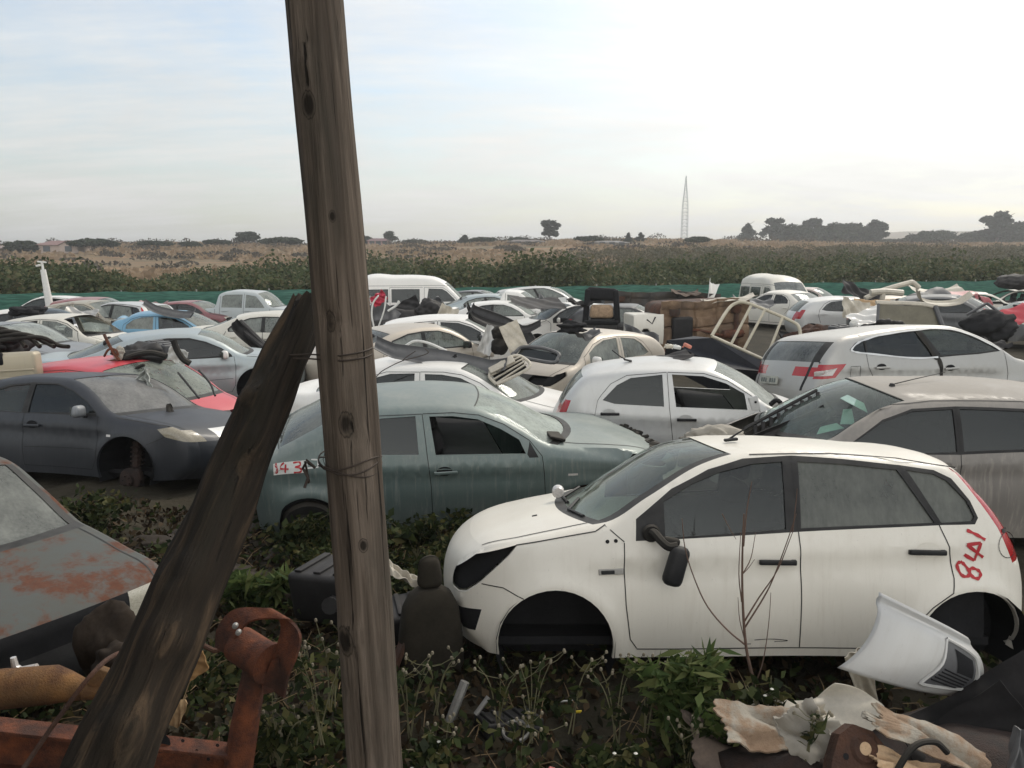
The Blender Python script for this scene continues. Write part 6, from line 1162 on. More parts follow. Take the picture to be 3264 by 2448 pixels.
# ------------------------------------------------------------------ scrap parts
def obj_at(o, loc, rot=(0, 0, 0)): o.location = loc; o.rotation_euler = rot; return o
def bumper(label, loc, rot, mat, length=1.6, hgt=.28, bow=.25, wrap=.35, cat='bumper', th=.006, ridge=True, nm='loose_bumper', twist=0.0, sag=0.0):
    n, k = 40, 9; P = np.zeros((n, k, 3))
    for i in range(n):
        u = -1 + 2 * i / (n - 1); x = u * length / 2; y = bow * (1 - u * u) - wrap * max(0, abs(u) - .72) ** 1.3 * 3
        for j in range(k):
            v = j / (k - 1); z = (v - .5) * hgt * (1 - .25 * u * u); dy = .05 * math.sin(v * PI) + (.02 * math.sin(v * 9) if ridge else 0); a = twist * u
            P[i, j] = (x, (y + dy) * math.cos(a) - z * math.sin(a), z * math.cos(a) + (y + dy) * math.sin(a) - sag * (u * u))
    mb = MB(); mb.sheet(P, th); o = mb.build(nm, [mat], None, True); obj_at(o, loc, rot); return tag(o, label, cat)
def panel(name, label, loc, rot, mat, w, h, curve=.08, crumple=.03, seed=1, th=.006, cat='car panel', n=26, outline=None):
    rs = np.random.RandomState(seed); a = rs.rand(6) * 6.28; P = np.zeros((n, n, 3))
    for i in range(n):
        for j in range(n):
            u, v = i / (n - 1) * 2 - 1, j / (n - 1) * 2 - 1
            ww = 1.0 if outline is None else outline(v)
            P[i, j] = (u * w / 2 * ww, curve * (1 - u * u) + crumple * (math.sin(5 * u + a[0]) * math.sin(4 * v + a[1]) + .6 * math.sin(9 * u + 6 * v + a[2])), v * h / 2 + .4 * crumple * math.sin(7 * u + a[3]))
    mb = MB(); mb.sheet(P, th); o = mb.build(name, [mat], None, True); obj_at(o, loc, rot); return tag(o, label, cat)
def pipes(name, label, cat, pts_r, mat):
    mb = MB()
    for pts, r in pts_r: mb.tube(crspline(pts, 6) if len(pts) > 2 else pts, r, 8)
    return tag(mb.build(name, [mat], None, True), label, cat)
def ribbed_box(name, label, loc, rot, dim, mat, cat='car part', ribs=4, mat2=None):
    r = thing(name, label, cat, loc, rot); mb = MB(); mb.box((0, 0, dim[2] / 2), dim, (0, 0, 0), 0, .12 * min(dim)); mb.build('housing', [mat], r, True)
    mb = MB()
    for k in range(ribs): mb.box((-dim[0] / 2 + (k + .5) * dim[0] / ribs, 0, dim[2] + .006), (dim[0] / ribs * .35, dim[1] * .8, .02), (0, 0, 0), 0, .005)
    mb.tube([(dim[0] * .3, -dim[1] * .5, dim[2] * .5), (dim[0] * .4, -dim[1] * .75, dim[2] * .6)], min(dim) * .16, 10); mb.build('ribs', [mat2 or mat], r, True); return r
P_DUSTY = plain('dusty_black_plastic', (.020, .019, .019), .6, var=.4, dust=.35, dcol=(.12, .11, .10))
BLACKPL = plain('oily_black_plastic', (.012, .011, .011), .8, var=.5, dust=.08, dcol=(.08, .07, .06))
P_GREYPL = plain('grey_bumper_plastic', (.075, .075, .078), .55, var=.25, dust=.55, dcol=(.22, .21, .19))
FOAM = plain('dirty_foam', (.52, .36, .22), .95, var=.35, scale=9, bmp=.8)
CLOTH = plain('crumpled_white_cloth', (.33, .30, .25), .9, var=.15, dust=.2)
CARPET = plain('brown_carpet', (.12, .09, .07), .95, var=.4)
SHELL = plain('grimy_white_panel', (.52, .47, .38), .5, var=.3, scale=4, dust=.3)

# leaning bumper corner with fog lamp, by the white hatchback
fb = thing('loose_bumper', 'silver white bumper corner with a slatted fog lamp recess, leaning on the white hatchback', 'bumper', (2.10, 3.92, .55), (R(-10), R(25), R(4)))
n1_, n2_ = 34, 24; P = np.zeros((n1_, n2_, 3))
for i in range(n1_):
    for j in range(n2_):
        u = i / (n1_ - 1) * 2 - 1; v = j / (n2_ - 1) * 2 - 1
        lft = -.30 - .035 * (1 - v * v) * -1 + .03 * v; rgt = .36 - .10 * (v + .1) ** 2
        P[i, j] = (lft + (rgt - lft) * (u + 1) / 2, -.10 * (1 - (u - .2) ** 2) - .05 * (1 - v * v) + .03 * math.exp(-((v - .78) / .1) ** 2), v * (.19 - .035 * u) + .02 * u)
fu = lambda p: .02 < p[0] < .30 and abs(p[2] - .0) < .125 - .25 * max(0, p[0] - .2)
v = [tuple(p) for p in P.reshape(-1, 3)]; f = []
for i in range(n1_ - 1):
    for j in range(n2_ - 1):
        f.append((i * n2_ + j, (i + 1) * n2_ + j, (i + 1) * n2_ + j + 1, i * n2_ + j + 1))
o = mesh('shell', v, f, [P_SILVERW], fb); o.modifiers.new('thickness', 'SOLIDIFY').thickness = .008
def SP(u, w_, off=0.0):
    fi = np.clip((u + 1) / 2 * (n1_ - 1), 0, n1_ - 1.001); fj = np.clip((w_ + 1) / 2 * (n2_ - 1), 0, n2_ - 1.001); a, b = int(fi), int(fj); s_, t_ = fi - a, fj - b
    p = P[a, b] * (1 - s_) * (1 - t_) + P[a + 1, b] * s_ * (1 - t_) + P[a, b + 1] * (1 - s_) * t_ + P[a + 1, b + 1] * s_ * t_; return (p[0], p[1] - off, p[2])
def quad_patch(cs, name, mat, off, par):
    V = []; F = []; n_ = 9
    for a in range(n_):
        for b in range(n_):
            s_, t_ = a / (n_ - 1), b / (n_ - 1); u = (cs[0][0] * (1 - s_) + cs[1][0] * s_) * (1 - t_) + (cs[3][0] * (1 - s_) + cs[2][0] * s_) * t_; w_ = (cs[0][1] * (1 - s_) + cs[1][1] * s_) * (1 - t_) + (cs[3][1] * (1 - s_) + cs[2][1] * s_) * t_; V.append(SP(u, w_, off))
    for a in range(n_ - 1):
        for b in range(n_ - 1): F.append((a * n_ + b, (a + 1) * n_ + b, (a + 1) * n_ + b + 1, a * n_ + b + 1))
    return mesh(name, V, F, [mat], par)
TLc, TRc, BRc, BLc = (.12, .66), (.70, .52), (.80, -.50), (-.02, -.70)
quad_patch((TLc, TRc, BRc, BLc), 'fog_lamp_recess', P_GREYPL, .004, fb)
quad_patch(((.24, .50), (.64, .38), (.70, -.15), (.34, -.10)), 'opening', DARK, .007, fb)
for k in range(5):
    w0 = -.14 - .095 * k; mb = MB(); mb.tube([SP(.12 - .018 * k, w0 + .02, .006), SP(.38, w0 - .03, .008), SP(.64, w0 - .08, .006)], .0042, 6); mb.build('slat', [DARK], fb, True)
rim = [SP(*q, .006) for q in ((.12, .66), (.40, .62), (.66, .54), (.76, .40), (.82, -.05), (.80, -.46), (.70, -.58), (.36, -.66), (.04, -.72), (-.02, -.62), (.04, .0), (.12, .66))]
mb = MB(); mb.tube(crspline(rim, 4), .009, 6, cap=False); mb.build('surround', [P_SILVERW], fb, True)
panel('bracket_plate', 'greyish stay plate under the leaning bumper corner', (1.93, 4.06, .26), (0, R(-14), .2), SHELL, .17, .42, .03, .012, 4, cat='car panel', outline=lambda v: .55 + .4 * (v + 1) / 2)
# white wing, foam and scrap in the lower right corner
wing = panel('loose_wing', 'grimy white front wing panel lying with its rounded end to the right', (1.52, 3.70, .33), (R(-72), R(-4), R(6)), SHELL, .70, .30, .09, .008, 2, cat='car panel', outline=lambda v: math.sqrt(max(.05, 1 - .75 * v * v)))
def lump(name, label, loc, dim, mat, seed, cat, rough=.25, rot=(0, 0, 0)):
    bm = bmesh.new(); bmesh.ops.create_icosphere(bm, subdivisions=4, radius=1.0); rs = np.random.RandomState(seed); A = rs.normal(size=(7, 3)) * 3.0; ph = rs.rand(7) * 6.28
    for q in bm.verts:
        p = np.array(q.co); s = 1 + rough * sum(math.sin(a @ p * (1 + k * .55) + ph[k]) / (1 + k * .7) for k, a in enumerate(A)) * .6; q.co = Vector((p[0] * dim[0] / 2 * s, p[1] * dim[1] / 2 * s, p[2] * dim[2] / 2 * s))
    bm.verts.index_update(); o = mesh(name, [tuple(q.co) for q in bm.verts], [[q.index for q in fa.verts] for fa in bm.faces], [mat]); bm.free(); obj_at(o, loc, rot); return tag(o, label, cat)
def torn(name, label, loc, rot, mats, w, h, seed, cat, amp=.035, th=.012, stain=None):
    '''crumpled sheet with a ragged outline'''
    rs = np.random.RandomState(seed); n = 44; a = rs.rand(12) * 6.28; fr = rs.uniform(2, 9, 12); P = np.zeros((n, n, 3))
    for i in range(n):
        for j in range(n):
            u, v = i / (n - 1) * 2 - 1, j / (n - 1) * 2 - 1; q = math.atan2(v, u + 1e-6); rag = 1 - .07 * math.sin(3 * q + a[0]) - .035 * math.sin(7 * q + a[1]) - .025 * math.sin(17 * q + a[2]) - .02 * math.sin(31 * q + a[3])
            c = max(abs(u), abs(v)); k = 1 + (rag - 1) * c; z = sum(math.sin(fr[m_] * (u * math.cos(a[m_]) + v * math.sin(a[m_])) + a[(m_ + 3) % 12]) / (1 + .25 * fr[m_]) for m_ in range(12))
            cc = 1 - abs(math.sin(2.2 * u + 1.3 * v + a[5] + .6 * math.sin(3 * v))); P[i, j] = (u * k * w / 2, amp * (z * .55 + 1.6 * cc * cc), v * k * h / 2)
    mb = MB(); mb.sheet(P, th); mi = [0] * len(mb.f)
    o = mb.build(name, mats, None, True); obj_at(o, loc, rot); return tag(o, label, cat)
TORN = newmat('torn_lining')[0]; MATS['torn_lining'] = TORN
t = TORN.node_tree; o = [q for q in t.nodes if q.type == 'OUTPUT_MATERIAL'][0]; c = coords(t); k1 = noise(t, c, 9, 5, .6); k2 = noise(t, c, 60, 5, .7); k3 = noise(t, c, 4, 6, .65)
bs = mixc(t, ramp(t, k1, [(.42, 0.), (.56, 1.)]), (.36, .33, .27), (.29, .20, .13)); bs = mixc(t, ramp(t, k3, [(.52, 0.), (.72, .85)]), bs, (.16, .10, .06)); bs = mixc(t, math_n(t, 'MULTIPLY', k2, .3), bs, (.2, .13, .08))
princ(t, o, bs, .95, 0, 0, bump(t, math_n(t, 'ADD', k2, k1), .8, .012))
torn('torn_lining', 'torn tan and white lining on the white wing panel', (1.24, 3.52, .37), (R(-62), R(8), R(5)), [TORN], .50, .22, 3, 'lining', .016, .008)
torn('torn_lining', 'long torn tan and white lining along the bottom edge, lower right', (1.95, 3.26, .42), (R(-62), R(24), R(-6)), [TORN], .70, .15, 8, 'lining', .016, .008)
torn('crumpled_cloth', 'crumpled dirty white cloth between the lining and the rusty bracket', (1.36, 3.40, .40), (R(-30), R(-28), 0), [CLOTH], .20, .24, 5, 'cloth', .022)
torn('crumpled_cloth', 'white torn trim cloth running to the lower right corner', (1.80, 3.32, .46), (R(-60), R(22), 0), [CLOTH], .46, .07, 12, 'cloth', .012)
torn('dirty_sack', 'brown dirty sack behind the torn lining in the lower right', (1.12, 3.62, .24), (R(-64), R(4), R(10)), [CARPET], .5, .3, 15, 'sack', .025)
torn('torn_lining', 'greyish torn lining scrap tucked under the white wing panel', (1.40, 3.58, .34), (R(-50), R(-14), R(10)), [SHELL], .34, .16, 19, 'lining', .02, .006)
torn('torn_lining', 'brown torn lining scrap right of the rusty bracket', (1.74, 3.22, .36), (R(-66), R(18), R(4)), [FOAM], .34, .12, 23, 'lining', .018, .006)
rb = thing('rusty_bracket', 'rusty steel suspension bracket with a round bush hole, lower right', 'car part', (1.52, 3.22, .34), (R(-28), R(4), R(8)))
mb = MB(); pr = [(-.19, -.18), (-.12, .05), (-.07, .15), (.0, .19), (.09, .16), (.17, .06), (.22, -.02), (.24, -.18)]; nn_ = len(pr)
mb.add([(a, -.02, b) for a, b in pr] + [(a, .05, b) for a, b in pr], [tuple(range(nn_)), tuple(range(2 * nn_ - 1, nn_ - 1, -1))] + [(i, (i + 1) % nn_, nn_ + (i + 1) % nn_, nn_ + i) for i in range(nn_)]); mb.build('plate', [RUSTD], rb)
mb = MB(); mb.lathe([(.028, -.028), (.055, -.032), (.065, -.024), (.07, -.018)], 22, 0, 'Y', (.04, 0, .09)); mb.build('bush', [RUSTD], rb, True)
mb = MB(); mb.lathe([(.001, -.026), (.028, -.027)], 18, 0, 'Y', (.04, 0, .09)); mb.build('bush_hole', [FOAM], rb)
for (a, b) in ((-.055, .06), (-.10, -.06), (.10, -.02)):
    mb = MB(); mb.lathe([(.001, -.0225), (.014, -.0225)], 12, 0, 'Y', (a, 0, b)); mb.build('hole', [DARK], rb)
pipes('hose', 'black rubber hose curving up beside the rusty bracket', 'hose', [([(1.62, 3.14, .2), (1.66, 3.16, .36), (1.74, 3.18, .48), (1.84, 3.2, .49), (1.9, 3.2, .44)], .014)], RUBBER)
for i, (loc, rot, sz_, lb) in enumerate([((2.30, 3.60, .36), (R(-56), R(-27), R(8)), (.95, .36), 'big matt black plastic bumper skin, lower right'), ((2.20, 3.30, .36), (R(-70), R(-8), R(-5)), (.75, .26), 'black plastic undertray at the lower right corner'), ((2.10, 3.55, .28), (R(-50), R(-32), 0), (.75, .22), 'black plastic strip under the leaning bumper corner')]):
    panel('black_plastic_panel', lb, loc, rot, BLACKPL, sz_[0], sz_[1], .10, .012, 20 + i, cat='car panel')
panel('torn_sheet', 'triangular grey torn panel standing at the lower right corner', (2.16, 3.1, .42), (R(-10), R(12), R(20)), P_GREYPL, .22, .34, .04, .01, 31, cat='car panel', outline=lambda v: max(.08, (1 - v) / 2))
pipes('pipe', 'rusty steel pipe pointing up out of the weeds, lower middle', 'pipe', [([(1.02, 3.72, .17), (1.38, 3.30, .04)], .024)], RUSTD)
lump('scrap_heap', 'dark heap of oily scrap under the black plastic panels', (2.35, 3.4, .12), (1.5, .9, .40), HUBM, 15, 'scrap', .3)
lump('scrap_heap', 'low brown heap of scrap under the white wing panel', (1.5, 3.4, .10), (1.0, .8, .36), HUBM, 16, 'scrap', .3)

# car seat on end in front of the white hatchback
st = thing('car_seat', 'dirty dark seat back with headrest standing against the nose of the white hatchback', 'seat', (-.50, 4.62, .0), (0, 0, R(20)))
GRIME = plain('grimy_seat_cloth', (.026, .022, .016), .95, var=.35, dust=.3, dcol=(.07, .06, .045))
mb = MB(); n_ = 13; ring = []
prof = [(0, .17, .09), (.12, .20, .11), (.30, .195, .11), (.48, .17, .10), (.56, .13, .085), (.60, .075, .06)]
V = []; F = []
for z, a, b in prof:
    for k in range(20):
        th = 2 * PI * k / 20; cc, ss = math.cos(th), math.sin(th); V.append((a * abs(cc) ** .6 * (1 if cc > 0 else -1), b * abs(ss) ** .6 * (1 if ss > 0 else -1), z))
for i in range(len(prof) - 1):
    for k in range(20): F.append((i * 20 + k, i * 20 + (k + 1) % 20, (i + 1) * 20 + (k + 1) % 20, (i + 1) * 20 + k))
F.append(tuple(range((len(prof) - 1) * 20, len(prof) * 20))); mb.add(V, F); mb.build('backrest', [GRIME], st, True)
mb = MB(); mb.box((.0, 0, .70), (.17, .11, .20), (0, 0, 0), 0, .05, .72); mb.tube([(-.03, 0, .55), (-.03, 0, .66)], .008); mb.tube([(.03, 0, .55), (.03, 0, .66)], .008); mb.build('headrest', [GRIME], st, True)
mb = MB(); mb.box((-.20, -.02, .22), (.03, .10, .46), (0, .38, 0), 0, .01); mb.build('seat_rail', [RUSTD], st)
# black boxes and scrap behind the pole
ribbed_box('battery_tray', 'black plastic box lying in the weeds left of the pole base', (-1.22, 5.35, .10), (R(4), R(-6), R(-28)), (.52, .40, .36), P_DUSTY, 'box', 3)
ribbed_box('air_box', 'low black plastic housing between the pole and the seat back', (-.78, 5.0, .02), (R(5), R(-4), R(15)), (.36, .34, .30), P_DUSTY, 'box', 4)
panel('torn_sheet', 'thin pale torn strip curling behind the pole', (-.72, 5.2, .46), (R(-70), R(20), R(-10)), SHELL, .30, .08, .04, .02, 33, cat='car panel')
pipes('pipe', 'short pale tube sticking out of the weeds below the white hatchback', 'pipe', [([(-.36, 4.05, .02), (-.26, 4.12, .26)], .026)], STEEL)
pipes('strap', 'small pale metal strap lying beside the pale tube', 'strap', [([(-.20, 4.06, .10), (-.13, 4.1, .18)], .014)], STEEL)
mb = MB(); mb.lathe([(.062, 0), (.072, .008), (.078, 0), (.074, -.02), (.06, -.02), (.062, 0)], 26); mb.build('x', [STEEL]); o = bpy.data.objects['x']; o.name = 'metal_ring'; tag(o, 'thin grey metal ring lying in the weeds below the front wheel arch', 'ring'); obj_at(o, (.02, 3.95, .075), (R(12), R(-6), 0))
ribbed_box('lamp_housing', 'broken black lamp housing lying by the metal ring', (-.02, 4.08, -.02), (R(-10), R(8), R(25)), (.34, .20, .09), P_DUSTY, 'car part', 5)
mb = MB(); mb.box((.30, 4.06, .18), (.055, .004, .035), (.9, .1, .3)); tag(mb.build('paper_scrap', [WHITEP]), 'small white scrap of paper on a stem under the front wheel arch', 'litter')
mb = MB(); mb.box((.36, 4.02, .14), (.035, .006, .025), (.6, .1, .3), 0, .005); tag(mb.build('yellow_wrapper', [plain('yellow_plastic', (.65, .48, .03), .5)]), 'tiny yellow wrapper under the front wheel arch', 'litter')
mb = MB(); mb.box((.19, 3.62, .06), (.035, .02, .055), (.3, .4, .2), 0, .006); tag(mb.build('red_packet', [plain('red_white_card', (.50, .16, .14), .6, var=.5, scale=60)]), 'small red and white packet in the weeds at the bottom edge', 'litter')
RUSTC = rusty('orange_red_rust', (.035, .010, .006), (.25, .070, .022), 11.0, (.03, .016, .011), .42)
# orange rusty chassis
ch_ = thing('rusty_chassis', 'orange rusty truck chassis beam with upright arm and spring shackle, lower left', 'car part', (-1.6, 3.35, .0))
loc0 = Vector((-1.6, 3.35, 0))
def rel(u, v, Y): return at(u, v, Y) - loc0
a_, b_ = rel(-60, 1585, 3.30), rel(540, 1650, 3.45); dvec = b_ - a_; an = math.atan2(-dvec.z, math.hypot(dvec.x, dvec.y)); c_ = (a_ + b_) / 2
mb = MB(); mb.box(c_ + Vector((0, .0, -.02)), (dvec.length, .025, .22), (0, an, math.atan2(dvec.y, dvec.x)), 0, .004); mb.box(c_ + Vector((0, -.05, .09)), (dvec.length, .11, .018), (0, an, math.atan2(dvec.y, dvec.x)), 0, .004); mb.box(c_ + Vector((0, -.05, -.13)), (dvec.length, .11, .018), (0, an, math.atan2(dvec.y, dvec.x)), 0, .004); mb.build('beam', [RUSTC], ch_)
for (u, v_, r_) in ((345, 1605, .05), (395, 1600, .008), (425, 1622, .008), (450, 1640, .008), (470, 1610, .008), (120, 1600, .012)):
    p = rel(u, v_, 3.34); mb = MB(); mb.lathe([(.001, 0), (r_, 0)], 16, 0, 'Y', tuple(p)); mb.build('hole', [DARK], ch_)
mb = MB(); p0, p1 = rel(508, 1700, 3.38), rel(552, 1440, 3.44); mb.tube([p0, (p0 + p1) / 2 + Vector((-.004, 0, 0)), p1], [.07, .066, .055], 12); mb.build('arm', [RUSTC], ch_, True)
cyl0, cyl1 = rel(518, 1392, 3.52), rel(580, 1432, 3.40)
mb = MB(); mb.tube([cyl0, cyl1], .085, 26); ax_ = (cyl1 - cyl0).normalized(); mb.tube([cyl1 - ax_ * .012, cyl1 + ax_ * .012], .094, 26); mb.build('bush', [RUSTC], ch_, True)
def strap(pts, w, nm):
    Q = crspline(pts, 7); mb = MB(); Pg = np.array([[np.array(q) + np.array(ax_) * w * (s - .5) for s in (0, .33, .66, 1)] for q in Q]); mb.sheet(Pg, .014); return mb.build(nm, [RUSTC], ch_, True)
strap([rel(488, 1408, 3.5), rel(492, 1370, 3.5), rel(520, 1334, 3.5), rel(565, 1326, 3.48), rel(605, 1332, 3.44), rel(626, 1362, 3.40), rel(618, 1405, 3.38), rel(600, 1450, 3.37), rel(592, 1495, 3.37)], .13, 'shackle')
mb = MB(); q = [rel(600, 1425, 3.36), rel(612, 1490, 3.36), rel(570, 1500, 3.36), rel(565, 1480, 3.38), rel(585, 1430, 3.37)]; mb.add([tuple(p) for p in q] + [tuple(p + Vector((0, .02, 0))) for p in q], [(0, 1, 2, 3, 4), (9, 8, 7, 6, 5)] + [(i, (i + 1) % 5, 5 + (i + 1) % 5, 5 + i) for i in range(5)]); mb.build('shackle_foot', [RUSTC], ch_)
for (u, v_) in ((508, 1352), (515, 1366)):
    p = rel(u, v_, 3.40); mb = MB(); mb.lathe([(.001, -.01), (.012, -.008), (.013, .01)], 10, 0, 'Y', tuple(p)); mb.build('bolt', [STEEL], ch_, True)
TANK = rusty('yellow_rust', (.07, .026, .010), (.27, .13, .038), 9.0, (.12, .07, .03), .42)
ta = thing('axle_tube', 'yellow and orange rusty axle tube with a flange, lower left under the old saloon', 'car part', tuple(at(60, 1500, 3.6)))
l0 = Vector(ta.location); mb = MB(); A0, A1 = at(-120, 1500, 3.55) - l0, at(120, 1478, 3.65) - l0; A2 = at(182, 1490, 3.65) - l0; A3 = at(262, 1488, 3.66) - l0
mb.tube([A0, (A0 + A1) / 2, A1, A1 * .6 + A2 * .4, A2], [.092, .096, .092, .075, .05], 22); mb.build('tube', [TANK], ta, True)
mb = MB(); mb.tube([A2, A3], [.05, .042], 14); mb.box(A2 * .5 + A3 * .5 + Vector((.03, 0, .05)), (.16, .05, .10), (0, .5, .2), 0, .01); mb.build('flange', [TANK], ta, True)
pipes('brake_pipe', 'thin rusty rod crossing diagonally in front of the axle tube', 'rod', [([tuple(at(30, 1690, 3.1)), tuple(at(120, 1560, 3.2)), tuple(at(200, 1455, 3.3)), tuple(at(255, 1412, 3.5)), tuple(at(330, 1395, 3.7))], .011)], RUSTD)
pipes('brake_pipe', 'short bent rusty rod right of the leaning log', 'rod', [([tuple(at(405, 1385, 3.9)), tuple(at(435, 1392, 3.9)), tuple(at(462, 1405, 3.9)), tuple(at(478, 1402, 3.9))], .013)], RUSTD)
lump('wheel_arch_liner', 'dark mud caked rubber liner between the old saloon and the log', tuple(at(235, 1385, 4.2)), (.34, .3, .42), plain('mud_caked_rubber', (.035, .026, .019), .95, var=.5), 22, 'car part', .2, (0, .3, 0))
lump('wheel_arch_liner', 'second mud caked liner lower down behind the log', tuple(at(270, 1450, 4.0)), (.34, .26, .30), plain('mud_caked_rubber', (.035, .026, .019)), 23, 'car part', .2, (0, .5, 0))
panel('cardboard', 'brown cardboard scrap behind the log, near the bent rod', tuple(at(415, 1442, 3.9)), (R(-35), R(-30), .1), plain('cardboard', (.26, .15, .06), .9, var=.25), .16, .10, .02, .008, 41, cat='litter')
panel('cardboard', 'small pale cardboard scrap tied with wire behind the chassis beam', tuple(at(375, 1540, 3.6)), (R(-12), R(22), .1), plain('pale_cardboard', (.34, .23, .12), .9, var=.35), .09, .13, .02, .008, 42, cat='litter')
mb = MB(); p = at(50, 1440, 3.75); mb.tube([p + Vector((-.045, 0, .05)), p + Vector((-.04, 0, .0)), p + Vector((-.015, 0, -.02)), p + Vector((.07, 0, .0))], [.014, .018, .02, .017], 8); tag(mb.build('light_bracket', [L_WHITE], None, True), 'bright white broken lamp piece on the rusty axle tube', 'lamp')
lump('scrap_heap', 'dark heap of rusty scrap under the old saloon nose', (-2.2, 3.5, -.05), (1.6, 1.0, .5), HUBM, 17, 'scrap', .3)
for i, (x, y, s_) in enumerate([(-2.3, 6.1, .5), (-1.8, 6.6, .45), (-2.7, 7.3, .55), (-3.2, 6.9, .4), (-1.7, 5.9, .35)]):
    lump('dirt_clod', ('flat dark slab of old tarpaulin in front of the dark grey saloon', 'second slab of tarpaulin nearer the log', 'crumpled dark sheet under the front of the dark grey saloon', 'grey brown clod near the old saloon roof', 'pale edged scrap of liner beside the log')[i], (x, y, .03), (s_ * 1.6, s_, .14), plain('muddy_tarpaulin', (.045, .036, .028), .95, var=.5), 50 + i, 'scrap', .3)

# ------------------------------------------------------------------ scrap among the cars
def seatunit(label, loc, rot, s=1.0):
    r = thing('car_seat', label, 'seat', loc, rot); mb = MB(); mb.box((0, 0, .48 * s), (.50 * s, .15 * s, .62 * s), (-.15, 0, 0), 0, .06 * s, .85); mb.box((0, .05, .92 * s), (.26 * s, .10 * s, .18 * s), (0, 0, 0), 0, .04 * s); mb.build('backrest', [DARK], r, True)
    mb = MB(); mb.box((0, -.25 * s, .14 * s), (.50 * s, .50 * s, .16 * s), (.1, 0, 0), 0, .05 * s); mb.build('cushion', [DARK], r, True); return r
sr = thing('seat_frame', 'car seat frame with torn tan padding standing on the white hatchback roof', 'seat', tuple(at(1299, 694, 21.6)), (0, 0, R(-8)))
sr.scale = (1.22, 1.22, 1.22)
mb = MB(); mb.box((-.33, 0, .33), (.13, .22, .78), (0, .08, 0), 0, .05); mb.box((.33, 0, .33), (.13, .22, .74), (0, -.08, 0), 0, .05); mb.box((0, .02, .60), (.66, .20, .28), (0, .06, 0), 0, .07); mb.box((0, -.05, -.02), (.75, .3, .10), (0, 0, 0), 0, .03); mb.build('frame', [DARK], sr, True)
mb = MB(); mb.box((0, -.03, .22), (.54, .16, .30), (.1, 0, 0), 0, .07, .9); mb.build('padding', [plain('torn_padding', (.36, .25, .16), .95, var=.5, scale=14, bmp=.8)], sr, True)
panel('roof_scrap', 'dark crumpled plastic lying across the top of the seat frame', tuple(at(1262, 648, 21.6)), (R(-80), 0, R(10)), P_DUSTY, .9, .3, .1, .05, 61)
panel('bonnet_cover', 'black sheet lying over the windscreen of the white hatchback with the seat', (.70, 22.6, 1.50), (R(-75), R(3), R(14)), P_DUSTY, 1.5, 1.0, .06, .02, 62)
# bumpers and trims lying on cars
bumper('grey bumper hooked over the roof of the beige silver saloon', (-.20, 15.7, 1.30), (R(15), R(28), R(20)), P_GREYPL, 1.7, .34, .32, .7, twist=.3)
bumper('long dark grey bumper lying on the white roof right of the pole', tuple(at(955, 765, 10.6)), (R(-38), R(9), R(-4)), P_GREYPL, 1.75, .26, .10, .3, sag=.08)
pipes('door_seal', 'white curved trim strip standing over the long grey bumper', 'trim', [([tuple(at(u, v_, 10.9)) for u, v_ in ((845, 768), (872, 750), (895, 737), (925, 741), (965, 758))], .017)], WHITEP)
pipes('wire_harness', 'thin loose wire lying on the white roof right of the pole', 'wire', [([tuple(at(u, v_, 10.2)) for u, v_ in ((812, 815), (828, 800), (868, 780), (905, 770), (925, 762), (918, 753))], .006), ([tuple(at(u, v_, 10.2)) for u, v_ in ((868, 780), (880, 770), (898, 758))], .005)], WIRE)
mb = MB(); mb.add([(0, 0, 0), (.07, 0, .0), (.07, 0, .05)], [(0, 1, 2)]); p = at(975, 772, 10.5); mb.v = [tuple(Vector(q) + p) for q in mb.v] ; mb.box(p + Vector((.05, .02, .02)), (.06, .05, .05), (0, -.3, 0), 0, .01, .4); tag(mb.build('roof_aerial', [TRIM]), 'small black shark fin aerial on the white roof', 'aerial')
# radiator grille on the white bonnet
gr_ = thing('loose_grille', 'cream radiator grille with broken bars lying by the front of the white saloon roof', 'grille', tuple(at(1100, 800, 10.4)), (R(-45), R(-28), R(10)))
mb = MB(); ring = crspline([(-.24, 0, -.10), (-.26, 0, .08), (-.1, 0, .16), (.14, 0, .17), (.25, .02, .08), (.24, .02, -.10), (-.24, 0, -.10)], 5); mb.tube(ring, .022, 7, cap=False); mb.build('rim', [SHELL], gr_, True)
for k in range(4):
    mb = MB(); mb.box((0, 0, -.06 + .06 * k), (.48, .025, .02), (0, .05 * (k - 1.5), 0), 0, .004); mb.build('bar', [SHELL], gr_)
mb = MB(); mb.box((0, .05, .02), (.44, .02, .20)); mb.build('backing', [DARK], gr_)
mb = MB(); mb.box((-.05, -.035, .11), (.36, .03, .10), (0, .05, 0), 0, .01); mb.build('number_plate_holder', [SHELL], gr_)
# dashboard seen through the sandy windscreen car and loose frame on its bonnet
fr_ = thing('window_frame', 'grey plastic window frame lying against the windscreen of the beige silver hatchback', 'frame', tuple(at(1160, 765, 13.05)), (R(-52), R(5), R(-38)))
mb = MB(); mb.tube(crspline([(-.42, 0, -.05), (-.36, 0, .09), (0, 0, .15), (.36, 0, .10), (.42, 0, .0), (.36, 0, -.12), (-.38, 0, -.12), (-.42, 0, -.05)], 6), .032, 7, cap=False); mb.build('rim', [P_GREYPL], fr_, True)
mb = MB(); mb.box((0, .02, 0), (.74, .01, .2)); mb.build('pane', [G_TINT], fr_)
